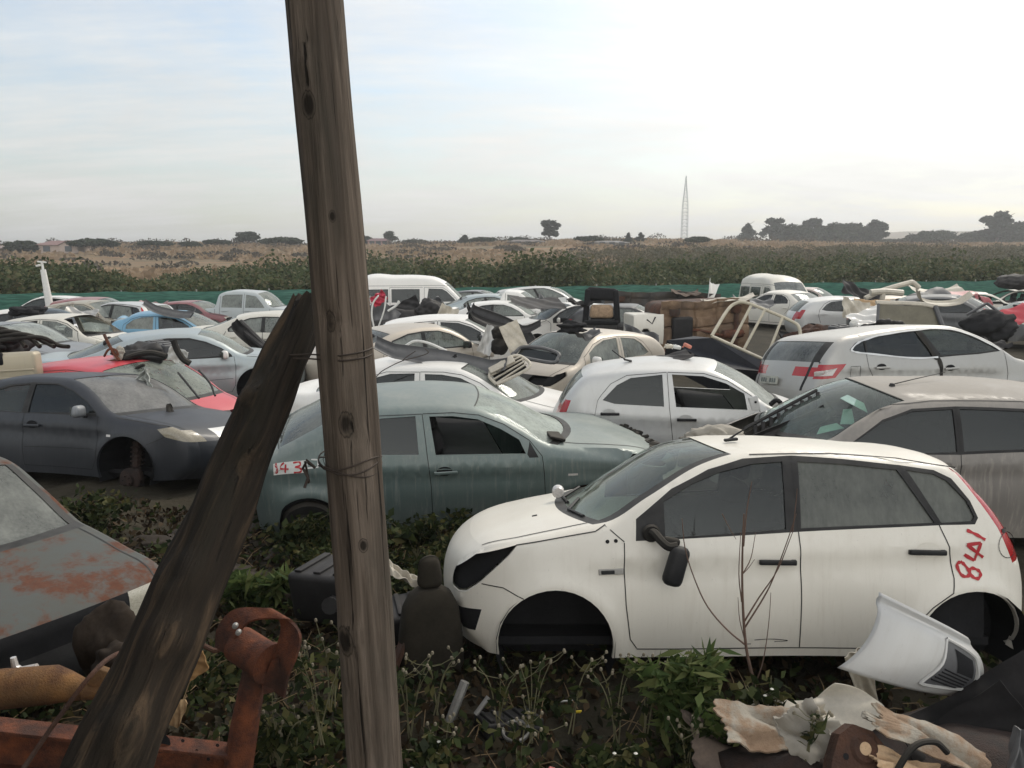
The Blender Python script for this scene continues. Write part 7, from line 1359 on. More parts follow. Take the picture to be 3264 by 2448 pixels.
# heap between minibus and beige saloon
for i, (lb, u, v_, Y, rot, w, h, mt) in enumerate([('black door card leaning in the heap in front of the minibus', 870, 668, 22.5, (R(-20), R(-24), 0), 1.0, .5, P_DUSTY), ('dark bumper skin in the heap below the minibus window', 905, 690, 21.8, (R(-30), R(-10), .2), 1.2, .5, P_DUSTY), ('pale torn door skin on the right end of the heap', 962, 690, 21.4, (R(-10), R(24), .1), .5, .75, SHELL), ('brown dusty panel at the left end of the heap beside the pole', 825, 680, 21.5, (R(-20), R(35), 0), .8, .7, P_GREYPL), ('grey inner wing in the heap', 938, 660, 22.0, (R(-30), R(-35), .2), .5, .35, P_GREYPL)]):
    panel('scrap_sheet', lb, tuple(at(u, v_, Y)), rot, mt, w, h, .1, .04, 70 + i)
pipes('loose_pipe', 'white bent pipes sticking up from the heap beside the pole', 'pipe', [([tuple(at(u, v_, 20.5)) for u, v_ in ((808, 708), (803, 680), (806, 655), (818, 638))], .022), ([tuple(at(u, v_, 20.5)) for u, v_ in ((818, 705), (830, 670), (834, 640))], .02), ([tuple(at(u, v_, 20.5)) for u, v_ in ((838, 672), (856, 660), (862, 650))], .03)], WHITEP)
panel('red_plate', 'red plastic part hanging in the minibus window', tuple(at(818, 645, 21.5)), (R(-10), R(-35), 0), plain('red_plastic', (.40, .035, .06), .5), .42, .3, .05, .04, 77)
lump('engine_block', 'grimy engine block in the heap in front of the minibus', tuple(at(925, 672, 21.9)), (.7, .5, .6), P_DUSTY, 31, 'engine', .3)
lump('scrap_heap', 'dark heap of mixed scrap right of the pole in the middle rows', (-3.0, 22.0, .45), (3.2, 1.5, 1.5), P_DUSTY, 33, 'scrap', .25)
# mirrors and fan parts by the beige saloon
for (u, v_, s_, lb) in ((1077, 720, .14, 'black round headrest standing by the bonnet of the small white car'), (1078, 748, .17, 'black fan motor below the round headrest')):
    lump('black_part', lb, tuple(at(u, v_, 13.6)), (s_ * 1.7, s_, s_ * 1.8), RUBBER, int(u + v_), 'car part', .12)
panel('door_window', 'pale door window frame leaning beside the black fan motor', tuple(at(1110, 728, 13.4)), (R(-10), R(-22), R(20)), SHELL, .34, .5, .02, .01, 79)
panel('door_window', 'grey glass shard leaning left of the round headrest', tuple(at(1055, 735, 13.8)), (R(-10), R(20), R(-20)), P_SILVERW, .25, .5, .05, .01, 80)
# on the pale silver hatchback roof
panel('black_plastic_panel', 'black plastic panel lying on the roof of the pale silver hatchback', tuple(at(1436, 770, 9.75)), (R(-86), R(-9), R(6)), P_DUSTY, .62, .42, .03, .012, 81)
for i, (u, v_, mt, lb) in enumerate([(1445, 748, SHELL, 'cream plastic clip on the black roof panel'), (1462, 750, WHITEP, 'white plastic bracket on the black roof panel'), (1485, 747, plain('salmon_plastic', (.55, .20, .14), .6), 'salmon coloured lamp end on the black roof panel')]):
    mb = MB(); p = at(u, v_, 9.8); mb.box((0, 0, 0), (.10, .06, .045), (.2, .2 * i, .3), 0, .012); mb.tube([(-.06, 0, -.02), (-.02, -.02, .03), (.05, 0, -.01)], .010, 6); mb.v = [tuple(Vector(q) + p) for q in mb.v]; tag(mb.build('plastic_part', [mt], None, True), lb, 'car part')
mb = MB(); mb.tube(crspline([tuple(at(1350, 775, 9.6)), tuple(at(1340, 770, 9.6)), tuple(at(1322, 756, 9.6))], 4), .008, 6); mb.box(at(1356, 778, 9.6), (.10, .06, .02), (0, .2, 0), 0, .008); tag(mb.build('roof_aerial', [TRIM]), 'black stub aerial at the rear of the pale silver hatchback roof', 'aerial')
# cloth and slatted plastic between the silver hatchback and the dusty estate
lump('crumpled_cloth', 'crumpled white airbag cloth behind the roof of the white hatchback', tuple(at(1545, 948, 7.2)), (.50, .3, .20), CLOTH, 6, 'cloth', .35)
lump('crumpled_cloth', 'flat white cloth left of the crumpled airbag cloth', tuple(at(1520, 958, 7.0)), (.36, .25, .10), CLOTH, 9, 'cloth', .35)
sg = thing('slatted_grille', 'black slatted cowl grille lying on the broken windscreen of the dusty estate', 'car part', tuple(at(1700, 905, 7.5)), (R(-30), R(-28), R(4)))
mb = MB()
for k in range(9): mb.box((-.34 + .085 * k, 0, 0), (.035, .025, .20), (0, .5, 0), 0, .004)
mb.box((0, .01, .11), (.80, .04, .03), (0, 0, 0), 0, .01); mb.box((0, .01, -.11), (.80, .04, .04), (0, 0, 0), 0, .01); mb.build('slats', [P_DUSTY], sg)
mb = MB(); mb.box((0, .05, -.05), (.86, .03, .26), (0, 0, 0), 0, .01); mb.build('tray', [RUBBER], sg)
bumper('black plastic cowl strip at the bonnet edge of the dusty estate', tuple(at(1690, 930, 7.2)), (R(-40), R(-20), R(8)), P_DUSTY, .9, .18, .06, .1)
for i, (u, v_, w, h, rt) in enumerate([(1830, 900, .14, .2, (R(-40), R(14), 0)), (1790, 925, .26, .1, (R(-60), R(-10), 0)), (1845, 868, .3, .12, (R(-50), R(30), 0))]):
    mb = MB(); mb.add([(-w / 2, 0, -h / 2), (w / 2, 0, -h / 2 * .6), (w / 2 * .7, 0, h / 2), (-w / 2 * .5, 0, h / 2 * .7)], [(0, 1, 2, 3)]); o = mb.build('glass_shard', [plain('green_glass_shard', (.30, .42, .37), .2, var=.2)]); o.modifiers.new('thickness', 'SOLIDIFY').thickness = .005; obj_at(o, tuple(at(u, v_, 7.15)), rt); tag(o, ('upright green glass shard in the broken windscreen', 'flat green glass shard low in the broken windscreen', 'long green glass shard high in the broken windscreen')[i], 'glass')
# on the red hatchback
RUSTP = [([tuple(at(u, v_, 10.9)) for u, v_ in ((150, 800), (180, 796), (215, 788), (250, 780), (262, 770))], .035), ([tuple(at(u, v_, 10.8)) for u, v_ in ((225, 722), (236, 745), (248, 765), (258, 778))], .022), ([tuple(at(u, v_, 10.8)) for u, v_ in ((225, 770), (235, 755), (250, 756), (256, 768))], .016)]
pipes('suspension_arm', 'rusty suspension arms lying across the roof of the red hatchback', 'car part', RUSTP, RUST)
pipes('coil_strut', 'black strut and cables on the roof of the red hatchback', 'car part', [([tuple(at(u, v_, 10.9)) for u, v_ in ((270, 775), (300, 765), (330, 762), (360, 770))], .04), ([tuple(at(u, v_, 10.9)) for u, v_ in ((375, 735), (382, 755), (395, 775), (410, 785))], .045), ([tuple(at(u, v_, 10.7)) for u, v_ in ((286, 830), (285, 810), (296, 795), (312, 788))], .022)], RUBBER)
ribbed_box('instrument_panel', 'grey black instrument panel at the front of the red hatchback roof', tuple(at(352, 772, 11.6)), (0, R(6), R(-30)), (.42, .26, .22), P_GREYPL, 'car part', 3)
lump('engine_block', 'grey gearbox lump in the scrap behind the red hatchback', tuple(at(300, 770, 11.2)), (.7, .5, .35), P_DUSTY, 36, 'engine', .3)
lump('cloth_bag', 'pale crumpled plastic bag on the roof scrap of the red hatchback', tuple(at(258, 766, 10.9)), (.16, .14, .2), CLOTH, 37, 'litter', .35)
panel('white_bracket', 'white plastic frame piece among the scrap behind the red hatchback', tuple(at(383, 768, 11.0)), (0, R(20), .1), WHITEP, .26, .20, .02, .02, 82)
for i, (p0, p1) in enumerate((((385, 805), (430, 860)), ((430, 800), (465, 855)))):
    pipes('loose_wiper', ('long wiper arm lying on the left of the red hatchback windscreen', 'bent wiper arm lying on the right of the red hatchback windscreen')[i], 'wiper', [([tuple(at(p0[0], p0[1], 10.15 - .2 * i)), tuple(at((p0[0] + p1[0]) / 2 + 6 * i, (p0[1] + p1[1]) / 2, 9.95 - .2 * i)), tuple(at(p1[0], p1[1], 9.75 - .15 * i))], .014)], TRIM)
panel('plastic_sheet', 'torn clear plastic sheet flapping at the red hatchback window', tuple(at(310, 815, 9.9)), (R(-15), R(10), R(-10)), plain('milky_plastic', (.34, .35, .32), .4), .34, .22, .05, .03, 83, outline=lambda v: max(.15, .9 - .45 * (v + 1)))
# on the silver blue saloon
pipes('door_seal', 'black rubber door seal looped on the boot of the silver blue saloon', 'seal', [([tuple(at(u, v_, 16.0)) for u, v_ in ((330, 738), (345, 726), (362, 716), (385, 714), (398, 722), (390, 730), (365, 732), (352, 722), (372, 712))], .03)], RUBBER)
for i, (p0, p1) in enumerate((((505, 700), (570, 752)), ((520, 695), (580, 755)), ((515, 715), (585, 765)))):
    pipes('trim_strip', ('upper', 'middle', 'lower')[i] + ' black trim strip lying across the white saloon beside the log', 'trim', [([tuple(at(*p0, 17.2)), tuple(at(*p1, 16.6))], .06)], P_DUSTY)
bumper('dark bumper skin behind the windscreen of the silver blue saloon', tuple(at(560, 740, 16.9)), (R(-30), R(38), R(10)), P_DUSTY, 1.3, .3, .1, .2)
# gold tailgate piece, left edge
gt = thing('gold_bumper', 'gold beige rear bumper with a dark latch notch at the left edge', 'bumper', (-7.1, 10.6, 1.02), (0, R(-3), R(4)))
mb = MB(); mb.box((0, 0, .12), (1.5, .22, .42), (0, 0, 0), 0, .05); mb.box((0, -.118, .10), (1.46, .02, .025), (0, 0, 0), 0, .006); mb.box((0, -.118, -.0), (1.46, .02, .025), (0, 0, 0), 0, .006); mb.build('skin', [P_GOLD], gt, True)
mb = MB(); mb.box((.22, -.1, .26), (.26, .06, .17), (0, 0, 0), 0, .03); mb.build('latch', [DARK], gt, True)
lump('engine_block', 'black engine and hoses above the gold bumper at the left edge', (-7.75, 11.6, 1.42), (.8, .7, .36), DARK, 38, 'engine', .35)
pipes('hose', 'tangle of dark hoses on the engine at the left edge', 'hose', [([(-7.9 + .2 * k, 11.1, 1.45 + .06 * math.sin(k)), (-7.2 + .2 * k, 11.05, 1.66 - .04 * k), (-7.0 + .2 * k, 11.2, 1.56 - .05 * k), (-6.8 + .2 * k, 11.1, 1.4)], .03) for k in range(4)], RUBBER)
# white pole with lamp head
pl = thing('white_pole', 'slim white steel pole with a small cross head beyond the left rows', 'pole', (-15.55, 27.0, 0), (0, 0, 0))
mb = MB(); mb.tube([(0, 0, 0), (-.06, 0, 1.2), (-.17, 0, 2.35)], [.15, .12, .085], 12); mb.build('shaft', [WHITEP], pl, True)
mb = MB(); mb.tube([(-.17, 0, 2.34), (-.19, 0, 2.62)], .04); mb.box((-.19, 0, 2.60), (.30, .07, .05), (0, .1, 0), 0, .02); mb.box((-.32, 0, 2.48), (.14, .1, .07), (0, -.3, 0), 0, .02); mb.build('head', [WHITEP], pl, True)
# metal bed frame and dark trough
bf = thing('bed_frame', 'cream steel bed frame end with four bars, leaning above the pale silver hatchback', 'frame', (4.55, 14.9, 1.28))
l0 = Vector(bf.location); C4_ = [at(1537, 726, 14.8) - l0, at(1570, 672, 15.2) - l0, at(1590, 655, 15.3) - l0, at(1612, 654, 15.3) - l0, at(1660, 672, 15.2) - l0, at(1712, 695, 15.1) - l0, at(1726, 708, 15.0) - l0, at(1728, 735, 14.9) - l0, at(1718, 770, 14.7) - l0]
CREAM = plain('cream_enamel', (.50, .45, .34), .5, var=.25, dust=.2)
mb = MB(); mb.tube(crspline([tuple(p) for p in C4_], 6), .032, 8); mb.tube([C4_[0], at(1668, 785, 14.6) - l0], .03, 8); mb.tube([at(1718, 735, 14.8) - l0, at(1668, 785, 14.6) - l0], .03, 8); mb.build('outer_tube', [CREAM], bf, True)
for (a, b) in (((1622, 661), (1578, 746)), ((1652, 670), (1605, 758)), ((1690, 686), (1655, 775)), ((1640, 780), (1690, 688))):
    if (a, b) == ((1640, 780), (1690, 688)): continue
    mb = MB(); mb.tube([at(*a, 15.1) - l0, at(*b, 14.75) - l0], .026, 8); mb.build('bar', [CREAM], bf, True)
tr = [at(1500, 726, 15.3), at(1537, 730, 14.7), at(1672, 790, 14.4), at(1650, 802, 14.3), at(1560, 795, 14.2), at(1440, 735, 15.0)]
mb = MB(); mb.add([tuple(p) for p in tr] + [tuple(p + Vector((0, .25, -.5))) for p in tr], [(0, 1, 2, 3, 4, 5)] + [(i, (i + 1) % 6, 6 + (i + 1) % 6, 6 + i) for i in range(6)]); tag(mb.build('dark_trough', [plain('black_bed_liner', (.022, .023, .028), .6)]), 'black trough shaped load liner below the cream bed frame', 'car part')
lump('rusty_hand_part', 'rusty brown clump hanging at the corner of the bed frame', tuple(at(1668, 792, 14.3)), (.2, .2, .22), RUST, 44, 'car part', .3)
# overturned wrecks
def overturned(label, loc, rot, mats, ln=4.0, seed=0, tyres=True):
    r = thing('overturned_car', label, 'car', loc, rot); rs = np.random.RandomState(seed)
    n1_, n2_ = 60, 26; P = np.zeros((n1_, n2_, 3))
    for i in range(n1_):
        for j in range(n2_):
            u, v = i / (n1_ - 1), j / (n2_ - 1); x = (u - .5) * ln; z = .05 + v * 1.62; rib = .05 * (math.sin(v * 21) > .2) + .06 * (abs(v - .5) < .08) - .08 * (.22 < u < .40) - .05 * (.62 < u < .66) + .02 * math.sin(u * 37 + 2 * math.sin(v * 9))
            P[i, j] = (x, -rib - .12 * math.exp(-((u - .3) / .1) ** 2 - ((v - .6) / .25) ** 2), z + .03 * math.sin(u * 9 + seed))
    mb = MB(); mb.sheet(P, -.05); 
    mb.build('underside', [mats[0]], r, True)
    mb = MB(); mb.box((0, .65, .85), (ln * .96, 1.1, 1.5), (0, 0, 0), 0, .2, 1.0); mb.box((-.2, 1.2, .86), (ln * .5, .5, 1.2), (0, 0, 0), 0, .15); mb.build('body', [mats[1]], r, True)
    mb = MB(); mb.box((-ln * .28, -.14, .75), (ln * .22, .2, 1.1), (0, 0, 0), 0, .05); mb.build('engine_undertray', [mats[2]], r, True)
    for (px_, pz) in ((-ln * .36, .3), (-ln * .36, 1.45), (ln * .34, .3), (ln * .34, 1.45)):
        mb = MB(); mb.lathe([(.001, -.12), (.10, -.12), (.13, -.06), (.13, .06)], 16, 0, 'Z', (0, 0, 0)); mb.v = [(a + px_, b - .12, c + pz) for a, b, c in mb.v]; mb.build('wheel_hub', [RUSTD], r, True)
    mb = MB(); mb.tube(crspline([(-ln * .3, -.15, .9), (-.2, -.12, .95), (.4, -.16, .8), (ln * .3, -.12, .85), (ln * .45, -.1, .8)], 6), .035, 8); mb.lathe([(.001, -.3), (.10, -.26), (.11, 0), (.10, .26), (.001, .3)], 14, 0, 'X', (.7, -.16, .82)); mb.build('exhaust', [RUST], r, True)
    mb = MB(); mb.tube([(ln * .34, -.14, .2), (ln * .34, -.14, 1.55)], .06, 8); mb.build('axle', [RUSTD], r, True)
    return r
MUDM = rusty('mud_caked_steel', (.14, .085, .05), (.30, .20, .12), 3.5, (.10, .07, .05), .4)
overturned('overturned wreck on its side, muddy brown underside facing the camera', (4.75, 19.7, .0), (R(3), R(-2), R(14)), (MUDM, RUSTD, P_DUSTY), 2.35, 1)
overturned('second overturned wreck, darker underside behind the muddy one', (4.7, 25.2, .0), (0, R(1), R(-3)), (rusty('dark_mud_steel', (.04, .033, .027), (.10, .078, .058), 4, (.06, .06, .06), .4), RUSTD, P_DUSTY), 3.6, 2)
panel('loose_wing', 'white curved wing standing on the second overturned wreck', tuple(at(1540, 627, 25.0)), (R(-30), R(30), R(15)), P_WHITE2, .45, .75, .16, .01, 91, outline=lambda v: .6 + .25 * v)
panel('loose_roof_skin', 'cream sheet lying on top of the muddy overturned wreck', tuple(at(1575, 643, 19.8)), (R(-85), R(-6), 0), SHELL, 1.3, .5, .05, .03, 92)
panel('loose_roof_skin', 'dark dented roof skin on top of the muddy overturned wreck', tuple(at(1628, 648, 20.6)), (R(-70), R(3), 0), P_GREYPL, 1.0, .5, .12, .03, 93)
# white load bin with an arch
lb_ = thing('load_bin', 'white pickup load bin with an arched wheel cut, left of the overturned wreck', 'car part', (3.28, 19.2, .62), (0, 0, R(6)))
n1_, n2_ = 30, 26; v = []; f = []
for i in range(n1_):
    for j in range(n2_): u, w_ = i / (n1_ - 1), j / (n2_ - 1); v.append(((u - .5) * .74 + .06 * (1 - w_) * (u < .3) * 0, .04 * math.sin(w_ * PI) * -1, w_ * .72))
for i in range(n1_ - 1):
    for j in range(n2_ - 1):
        q = (i * n2_ + j, (i + 1) * n2_ + j, (i + 1) * n2_ + j + 1, i * n2_ + j + 1); c = np.mean([v[k] for k in q], axis=0)
        if ((c[0] + .08) / .125) ** 2 + (max(c[2] - .22, 0) / .16) ** 2 < 1 or (c[0] < -.28 and c[2] > .70): continue
        f.append(q)
o = mesh('side', v, f, [P_WHITE], lb_); o.modifiers.new('thickness', 'SOLIDIFY').thickness = -.03
mb = MB(); mb.box((0, .55, .36), (.70, 1.0, .70), (0, 0, 0), 0, .04); mb.build('bin', [P_CREAM], lb_); mb = MB(); mb.tube([(-.05, -.05, .60), (.08, -.055, .50), (.16, -.05, .66)], .018, 6); mb.build('stay', [TRIM], lb_, True); mb = MB(); mb.box((-.08, .02, .2), (.24, .02, .38), (0, 0, 0)); mb.build('arch_inner', [DARK], lb_)
# number plate on the silver crossover
car, hf, wp = QASH
mb = MB(); mb.box((4.36, -.10, .82), (.015, .44, .12), (0, -.15, 0), 0, .003); mb.v = [tuple(p) for p in wp(mb.v)]; mb.build('number_plate', [plain('plate_yellow_white', (.42, .42, .36), .6)], car)
for k in range(7):
    if k != 3: mb = MB(); mb.box((4.372, -.10 - .165 + .055 * k, .82), (.006, .028, .06), (0, -.15, 0)); mb.v = [tuple(p) for p in wp(mb.v)]; mb.build('plate_character', [plain('plate_grey', (.16, .18, .17), .7)], car)
# things on the silver crossover roof and the rows behind it
panel('carpet_roll', 'brown carpet lying folded on the roof of the silver crossover', tuple(at(1880, 716, 13.4)), (R(-70), R(-4), R(12)), CARPET, 1.0, .5, .13, .04, 95, cat='carpet')
lump('carpet_roll', 'dark tangled harness at the right end of the brown carpet', tuple(at(1925, 708, 13.5)), (.42, .3, .28), P_DUSTY, 46, 'car part', .4)
ribbed_box('plastic_tray', 'grey plastic tray on the rear of the silver crossover roof', tuple(at(1812, 722, 13.0)), (0, R(-4), R(14)), (.26, .22, .14), P_GREYPL, 'car part', 2)
mb = MB(); mb.lathe([(.001, 0), (.05, 0), (.07, .07), (.06, .10), (.055, .06), (.001, .05)], 14); o = mb.build('white_bowl', [WHITEP], None, True); obj_at(o, tuple(at(1842, 708, 13.2)), (.3, 0, 0)); tag(o, 'small white plastic bowl beside the grey plastic tray', 'bowl')
gl_ = thing('tailgate_glass', 'dusty brown tailgate glass with a pale spoiler standing behind the silver crossover', 'tailgate', tuple(at(1960, 690, 16.0)), (R(-24), R(2), R(-6)))
P = np.array([[(x * (1 - .13 * z) + .10 * (x > .4) * (1 - z) , .12 * (x * x) * -1 + .05, (z - .5) * .62) for z in np.linspace(0, 1, 12)] for x in np.linspace(-.62, .62, 20)])
mb = MB(); mb.sheet(P, .012); mb.build('glass', [plain('dust_caked_glass', (.14, .125, .085), .5, var=.3, scale=3)], gl_, True)
mb = MB(); mb.tube(crspline([(-.60, -.02, .33), (-.3, .04, .36), (.25, .04, .36), (.52, -.02, .30)], 6), .045, 8, flat=.6); mb.build('spoiler', [SHELL], gl_, True)
for a, b, r_ in (((-.62, -.04, -.33), (-.55, -.02, .3), .03), ((.70, -.05, -.33), (.54, -.02, .3), .05)):
    mb = MB(); mb.tube([a, b], r_); mb.build('frame', [P_GREYPL], gl_, True)
panel('torn_boot_lid', 'white torn boot lid left of the dusty tailgate glass', tuple(at(1880, 678, 17.0)), (R(-60), R(-18), R(10)), P_WHITE2, .9, .45, .06, .03, 96)
pipes('roof_frame', 'bent cream roof rails sticking up behind the red wreck', 'frame', [([tuple(at(u, v_, 26.0)) for u, v_ in ((1868, 645), (1905, 628), (1960, 612), (1972, 611), (1985, 622))], .085), ([tuple(at(u, v_, 25.0)) for u, v_ in ((1880, 632), (1910, 630), (1950, 633))], .10), ([tuple(at(u, v_, 25.0)) for u, v_ in ((1905, 650), (1908, 632))], .08)], SHELL)
panel('roof_skin', 'tan roof board lying in the scrap below the bent cream rails', tuple(at(1888, 655, 24.0)), (R(-60), R(2), 0), plain('tan_board', (.40, .27, .15), .9), 1.1, .45, .03, .03, 97)
panel('roof_skin', 'light grey shell resting near the green fence at the far right', tuple(at(2020, 620, 33.0)), (R(-70), R(2), 0), SHELL, 2.2, .9, .3, .03, 98)
lump('scrap_heap', 'brown grey heap of body parts behind the silver crossover', (13.2, 25.5, .5), (3.4, 1.8, 1.9), P_GREYPL, 47, 'scrap', .3)
lump('scrap_heap', 'dark heap with a headlamp at the far right edge', (16.6, 19.2, .5), (2.2, 1.6, 1.9), P_DUSTY, 48, 'scrap', .3)
panel('red_bonnet', 'bright red bonnet panel leaning at the right edge', tuple(at(2178, 676, 18.2)), (R(-52), R(-10), R(-8)), P_RED, .85, .55, .16, .02, 99)
pipes('wiper_rod', 'thin grey rod leaning on the red bonnet panel', 'rod', [([tuple(at(2132, 655, 17.8)), tuple(at(2200, 706, 17.4))], .035), ([tuple(at(2132, 655, 17.8)), tuple(at(2088, 680, 17.9))], .03)], P_GREYPL)
panel('dark_door', 'dark car door leaning beside the red wreck', tuple(at(1862, 630, 27.0)), (R(-40), R(20), 0), P_DUSTY, 1.4, .6, .12, .05, 100)
lump('black_box', 'black crate shaped scrap on the white gutted frame at the right edge', tuple(at(2195, 610, 33.5)), (1.6, .8, .6), P_DUSTY, 49, 'scrap', .2)
panel('white_tonneau', 'white flat tonneau edge on the roof of the black hatchback', tuple(at(1340, 634, 28.5)), (R(-70), R(5), 0), P_WHITE2, 1.2, .3, .03, .01, 101)
# ------------------------------------------------------------------ weeds in front
rs = np.random.RandomState(21)
LEAF_WEED = leafmat('weed_leaves', [(.010, .015, .006), (.024, .034, .012), (.048, .060, .020), (.13, .11, .045)], 1.5, .3)
LEAF_BRIGHT = leafmat('fresh_green_leaves', [(.030, .050, .016), (.060, .092, .028), (.10, .13, .042), (.15, .16, .06)], 1.5, .35)
LEAF_DEAD = leafmat('dead_leaves', [(.014, .010, .007), (.035, .023, .013), (.085, .056, .03), (.03, .03, .018)], 2.0, .15)
def scatter(n, fn, zfun):
    out = []
    while len(out) < n:
        x, y = rs.uniform(-4.6, 3.6), rs.uniform(2.9, 8.2)
        if rs.rand() < fn(x, y): out.append((x, y, float(zfun(x, y))))
    return np.array(out)
def dens(x, y):
    if -.5 < x < 3.4 and 4.42 < y < 6.2: return .06
    pt = math.sin(3.3 * x + 1 + math.sin(2 * y)) * math.sin(2.9 * y + math.sin(3 * x)); d = .05 + .5 * max(0, pt)
    if -2.0 < x < .3 and 5.3 < y < 7.3: d = .15 + .7 * (pt > .1)
    if -.9 < x < 1.9 and y < 4.4: d = .04 + .4 * max(0, pt)
    if x < -2.2 and y > 5: d *= .5
    return d
G0 = scatter(22000, dens, lambda x, y: terrain([x], [y])[0]); hmax = np.where((G0[:, 0] > -2.0) & (G0[:, 0] < .3) & (G0[:, 1] > 5.3), .24, .18); G0[:, 2] += hmax * rs.rand(len(G0)) ** 1.4
tag(leafcloud('weeds', G0, .036, LEAF_WEED, None, 1.9, .5, 31), 'low green weeds growing between the cars', 'weeds', kind='stuff')
G1 = scatter(15000, lambda x, y: .5 + .5 * (math.sin(3 * x) * math.sin(2.2 * y + 1) > -.2), lambda x, y: terrain([x], [y])[0]); G1[:, 2] += .015 + .05 * rs.rand(len(G1)) ** 2
tag(leafcloud('leaf_litter', G1, .042, LEAF_DEAD, None, 1.7, 1.0, 32), 'brown dead leaves and litter on the yard floor', 'leaf litter', kind='stuff')
# thin dry stalks lying and standing
mb = MB()
for i in range(900):
    x, y = rs.uniform(-3, 2.4), rs.uniform(3.1, 7.0)
    if -.5 < x and 4.4 < y < 6.2: continue
    a = rs.uniform(0, 6.28); l = rs.uniform(.08, .34); up = rs.uniform(-.02, .6) * l; z0 = float(terrain([x], [y])[0]); mb.tube([(x, y, z0 + .01), (x + l * .5 * math.cos(a), y + l * .5 * math.sin(a), z0 + .02 + up * .7), (x + l * math.cos(a), y + l * math.sin(a), z0 + up + .01)], [.004, .003, .0015], 4)
tag(mb.build('dry_stalks', [plain('dry_stalk', (.20, .135, .07), .9, var=.5)], None, True), 'thin dry stalks tangled in the weeds', 'stalks', kind='stuff')
STEM = plain('weed_stem', (.13, .12, .065), .9, var=.3); BUD = plain('seed_head', (.19, .165, .115), .9, var=.4); TWIG = plain('bare_twig', (.12, .075, .055), .9, var=.3)
def weed(label, u, v, Y, hgt, nst, seed, lean=.62, buds=True, name='seeding_weed', sp=.26):
    b = at(u, v, Y); r = thing(name, label, 'weed', tuple(b), (0, 0, 0), 'seeding weeds in the foreground'); rs = np.random.RandomState(seed)
    mb = MB(); HD = []; L = []
    for s in range(nst):
        a = rs.uniform(0, 6.28); l = hgt * rs.uniform(.6, 1.0); dx, dy = lean * l * math.cos(a) * rs.uniform(.2, 1), lean * l * math.sin(a) * .4; top = Vector((dx, dy, l)); mid = top * .5 + Vector((-.1 * dx, 0, .03 * l)); mb.tube(crspline([(rs.uniform(-.02, .02), 0, -.12), tuple(mid), tuple(top)], 4), [.0042, .004, .0036, .0034, .003, .0026, .0022, .002, .0018], 5)
        for k in range(rs.randint(1, 4)):
            f = rs.uniform(.45, .95); p = mid * (1 - f) + top * f; a2 = rs.uniform(0, 6.28); q = p + Vector((math.cos(a2) * sp * .5, math.sin(a2) * .05, rs.uniform(.03, .11))) * rs.uniform(.5, 1.1); mb.tube([tuple(p), tuple((p + q) / 2 + Vector((0, 0, -.012))), tuple(q)], [.0022, .0018, .0014], 4)
            if buds: HD.append((tuple(q), .0085))
            for z in range(2): L.append(tuple(p + Vector((rs.uniform(-.03, .03), rs.uniform(-.02, .02), rs.uniform(-.04, .03)))))
        if buds: HD.append((tuple(top), .009))
        for z in range(5): L.append(tuple(mid * rs.rand() * 1.2 + Vector((rs.uniform(-.04, .04), rs.uniform(-.03, .03), 0))))
    mb.build('stem', [STEM], r, True)
    for q, r_ in HD:
        mbu = MB(); mbu.lathe([(.001, -r_), (r_ * .9, -.5 * r_), (r_, .3 * r_), (.65 * r_, 1.2 * r_), (.001, 1.4 * r_)], 8, 0, 'Z', q); mbu.build('seed_head', [BUD], r, True)
    leafcloud('leaves', np.array(L), .034, LEAF_WEED, r, 2.0, .4, seed); return r
WD = [('tall seeding weed just left of the pole base', 692, 1560, 3.6, .50, 4), ('seeding weed with white buds close to the left side of the pole', 715, 1480, 3.75, .30, 3), ('seeding weed right of the pole in front of the seat back', 885, 1560, 3.9, .40, 4), ('seeding weed in front of the nose of the white hatchback', 940, 1500, 4.0, .26, 3), ('tall seeding weed in front of the front wheel arch', 1150, 1560, 3.9, .44, 4), ('leaning seeding weed left of the front wheel arch', 1080, 1530, 3.95, .26, 3), ('single thin seeding weed under the front wheel arch', 1235, 1540, 3.9, .30, 2), ('seeding weed under the front door of the white hatchback', 1330, 1560, 3.9, .38, 4), ('thin seeding weed right of the front wheel arch', 1400, 1540, 3.9, .36, 3), ('low seeding weed at the bottom edge right of the pole', 960, 1640, 3.6, .20, 4), ('low seeding weed at the bottom edge under the wheel arch', 1120, 1650, 3.6, .26, 4), ('low seeding weed at the bottom edge left of the pole', 640, 1640, 3.6, .22, 3), ('small seeding weed beside the rusty shackle foot', 590, 1600, 3.6, .26, 3), ('sparse seeding weed growing through the foam lumps', 1745, 1600, 3.35, .20, 3), ('seeding weed at the bottom edge left of the rusty pipe', 1480, 1650, 3.6, .22, 4)]
for i, (lb, u, v_, Y, hh, n_) in enumerate(WD): weed(lb, u, v_, Y, hh, n_, 100 + i)
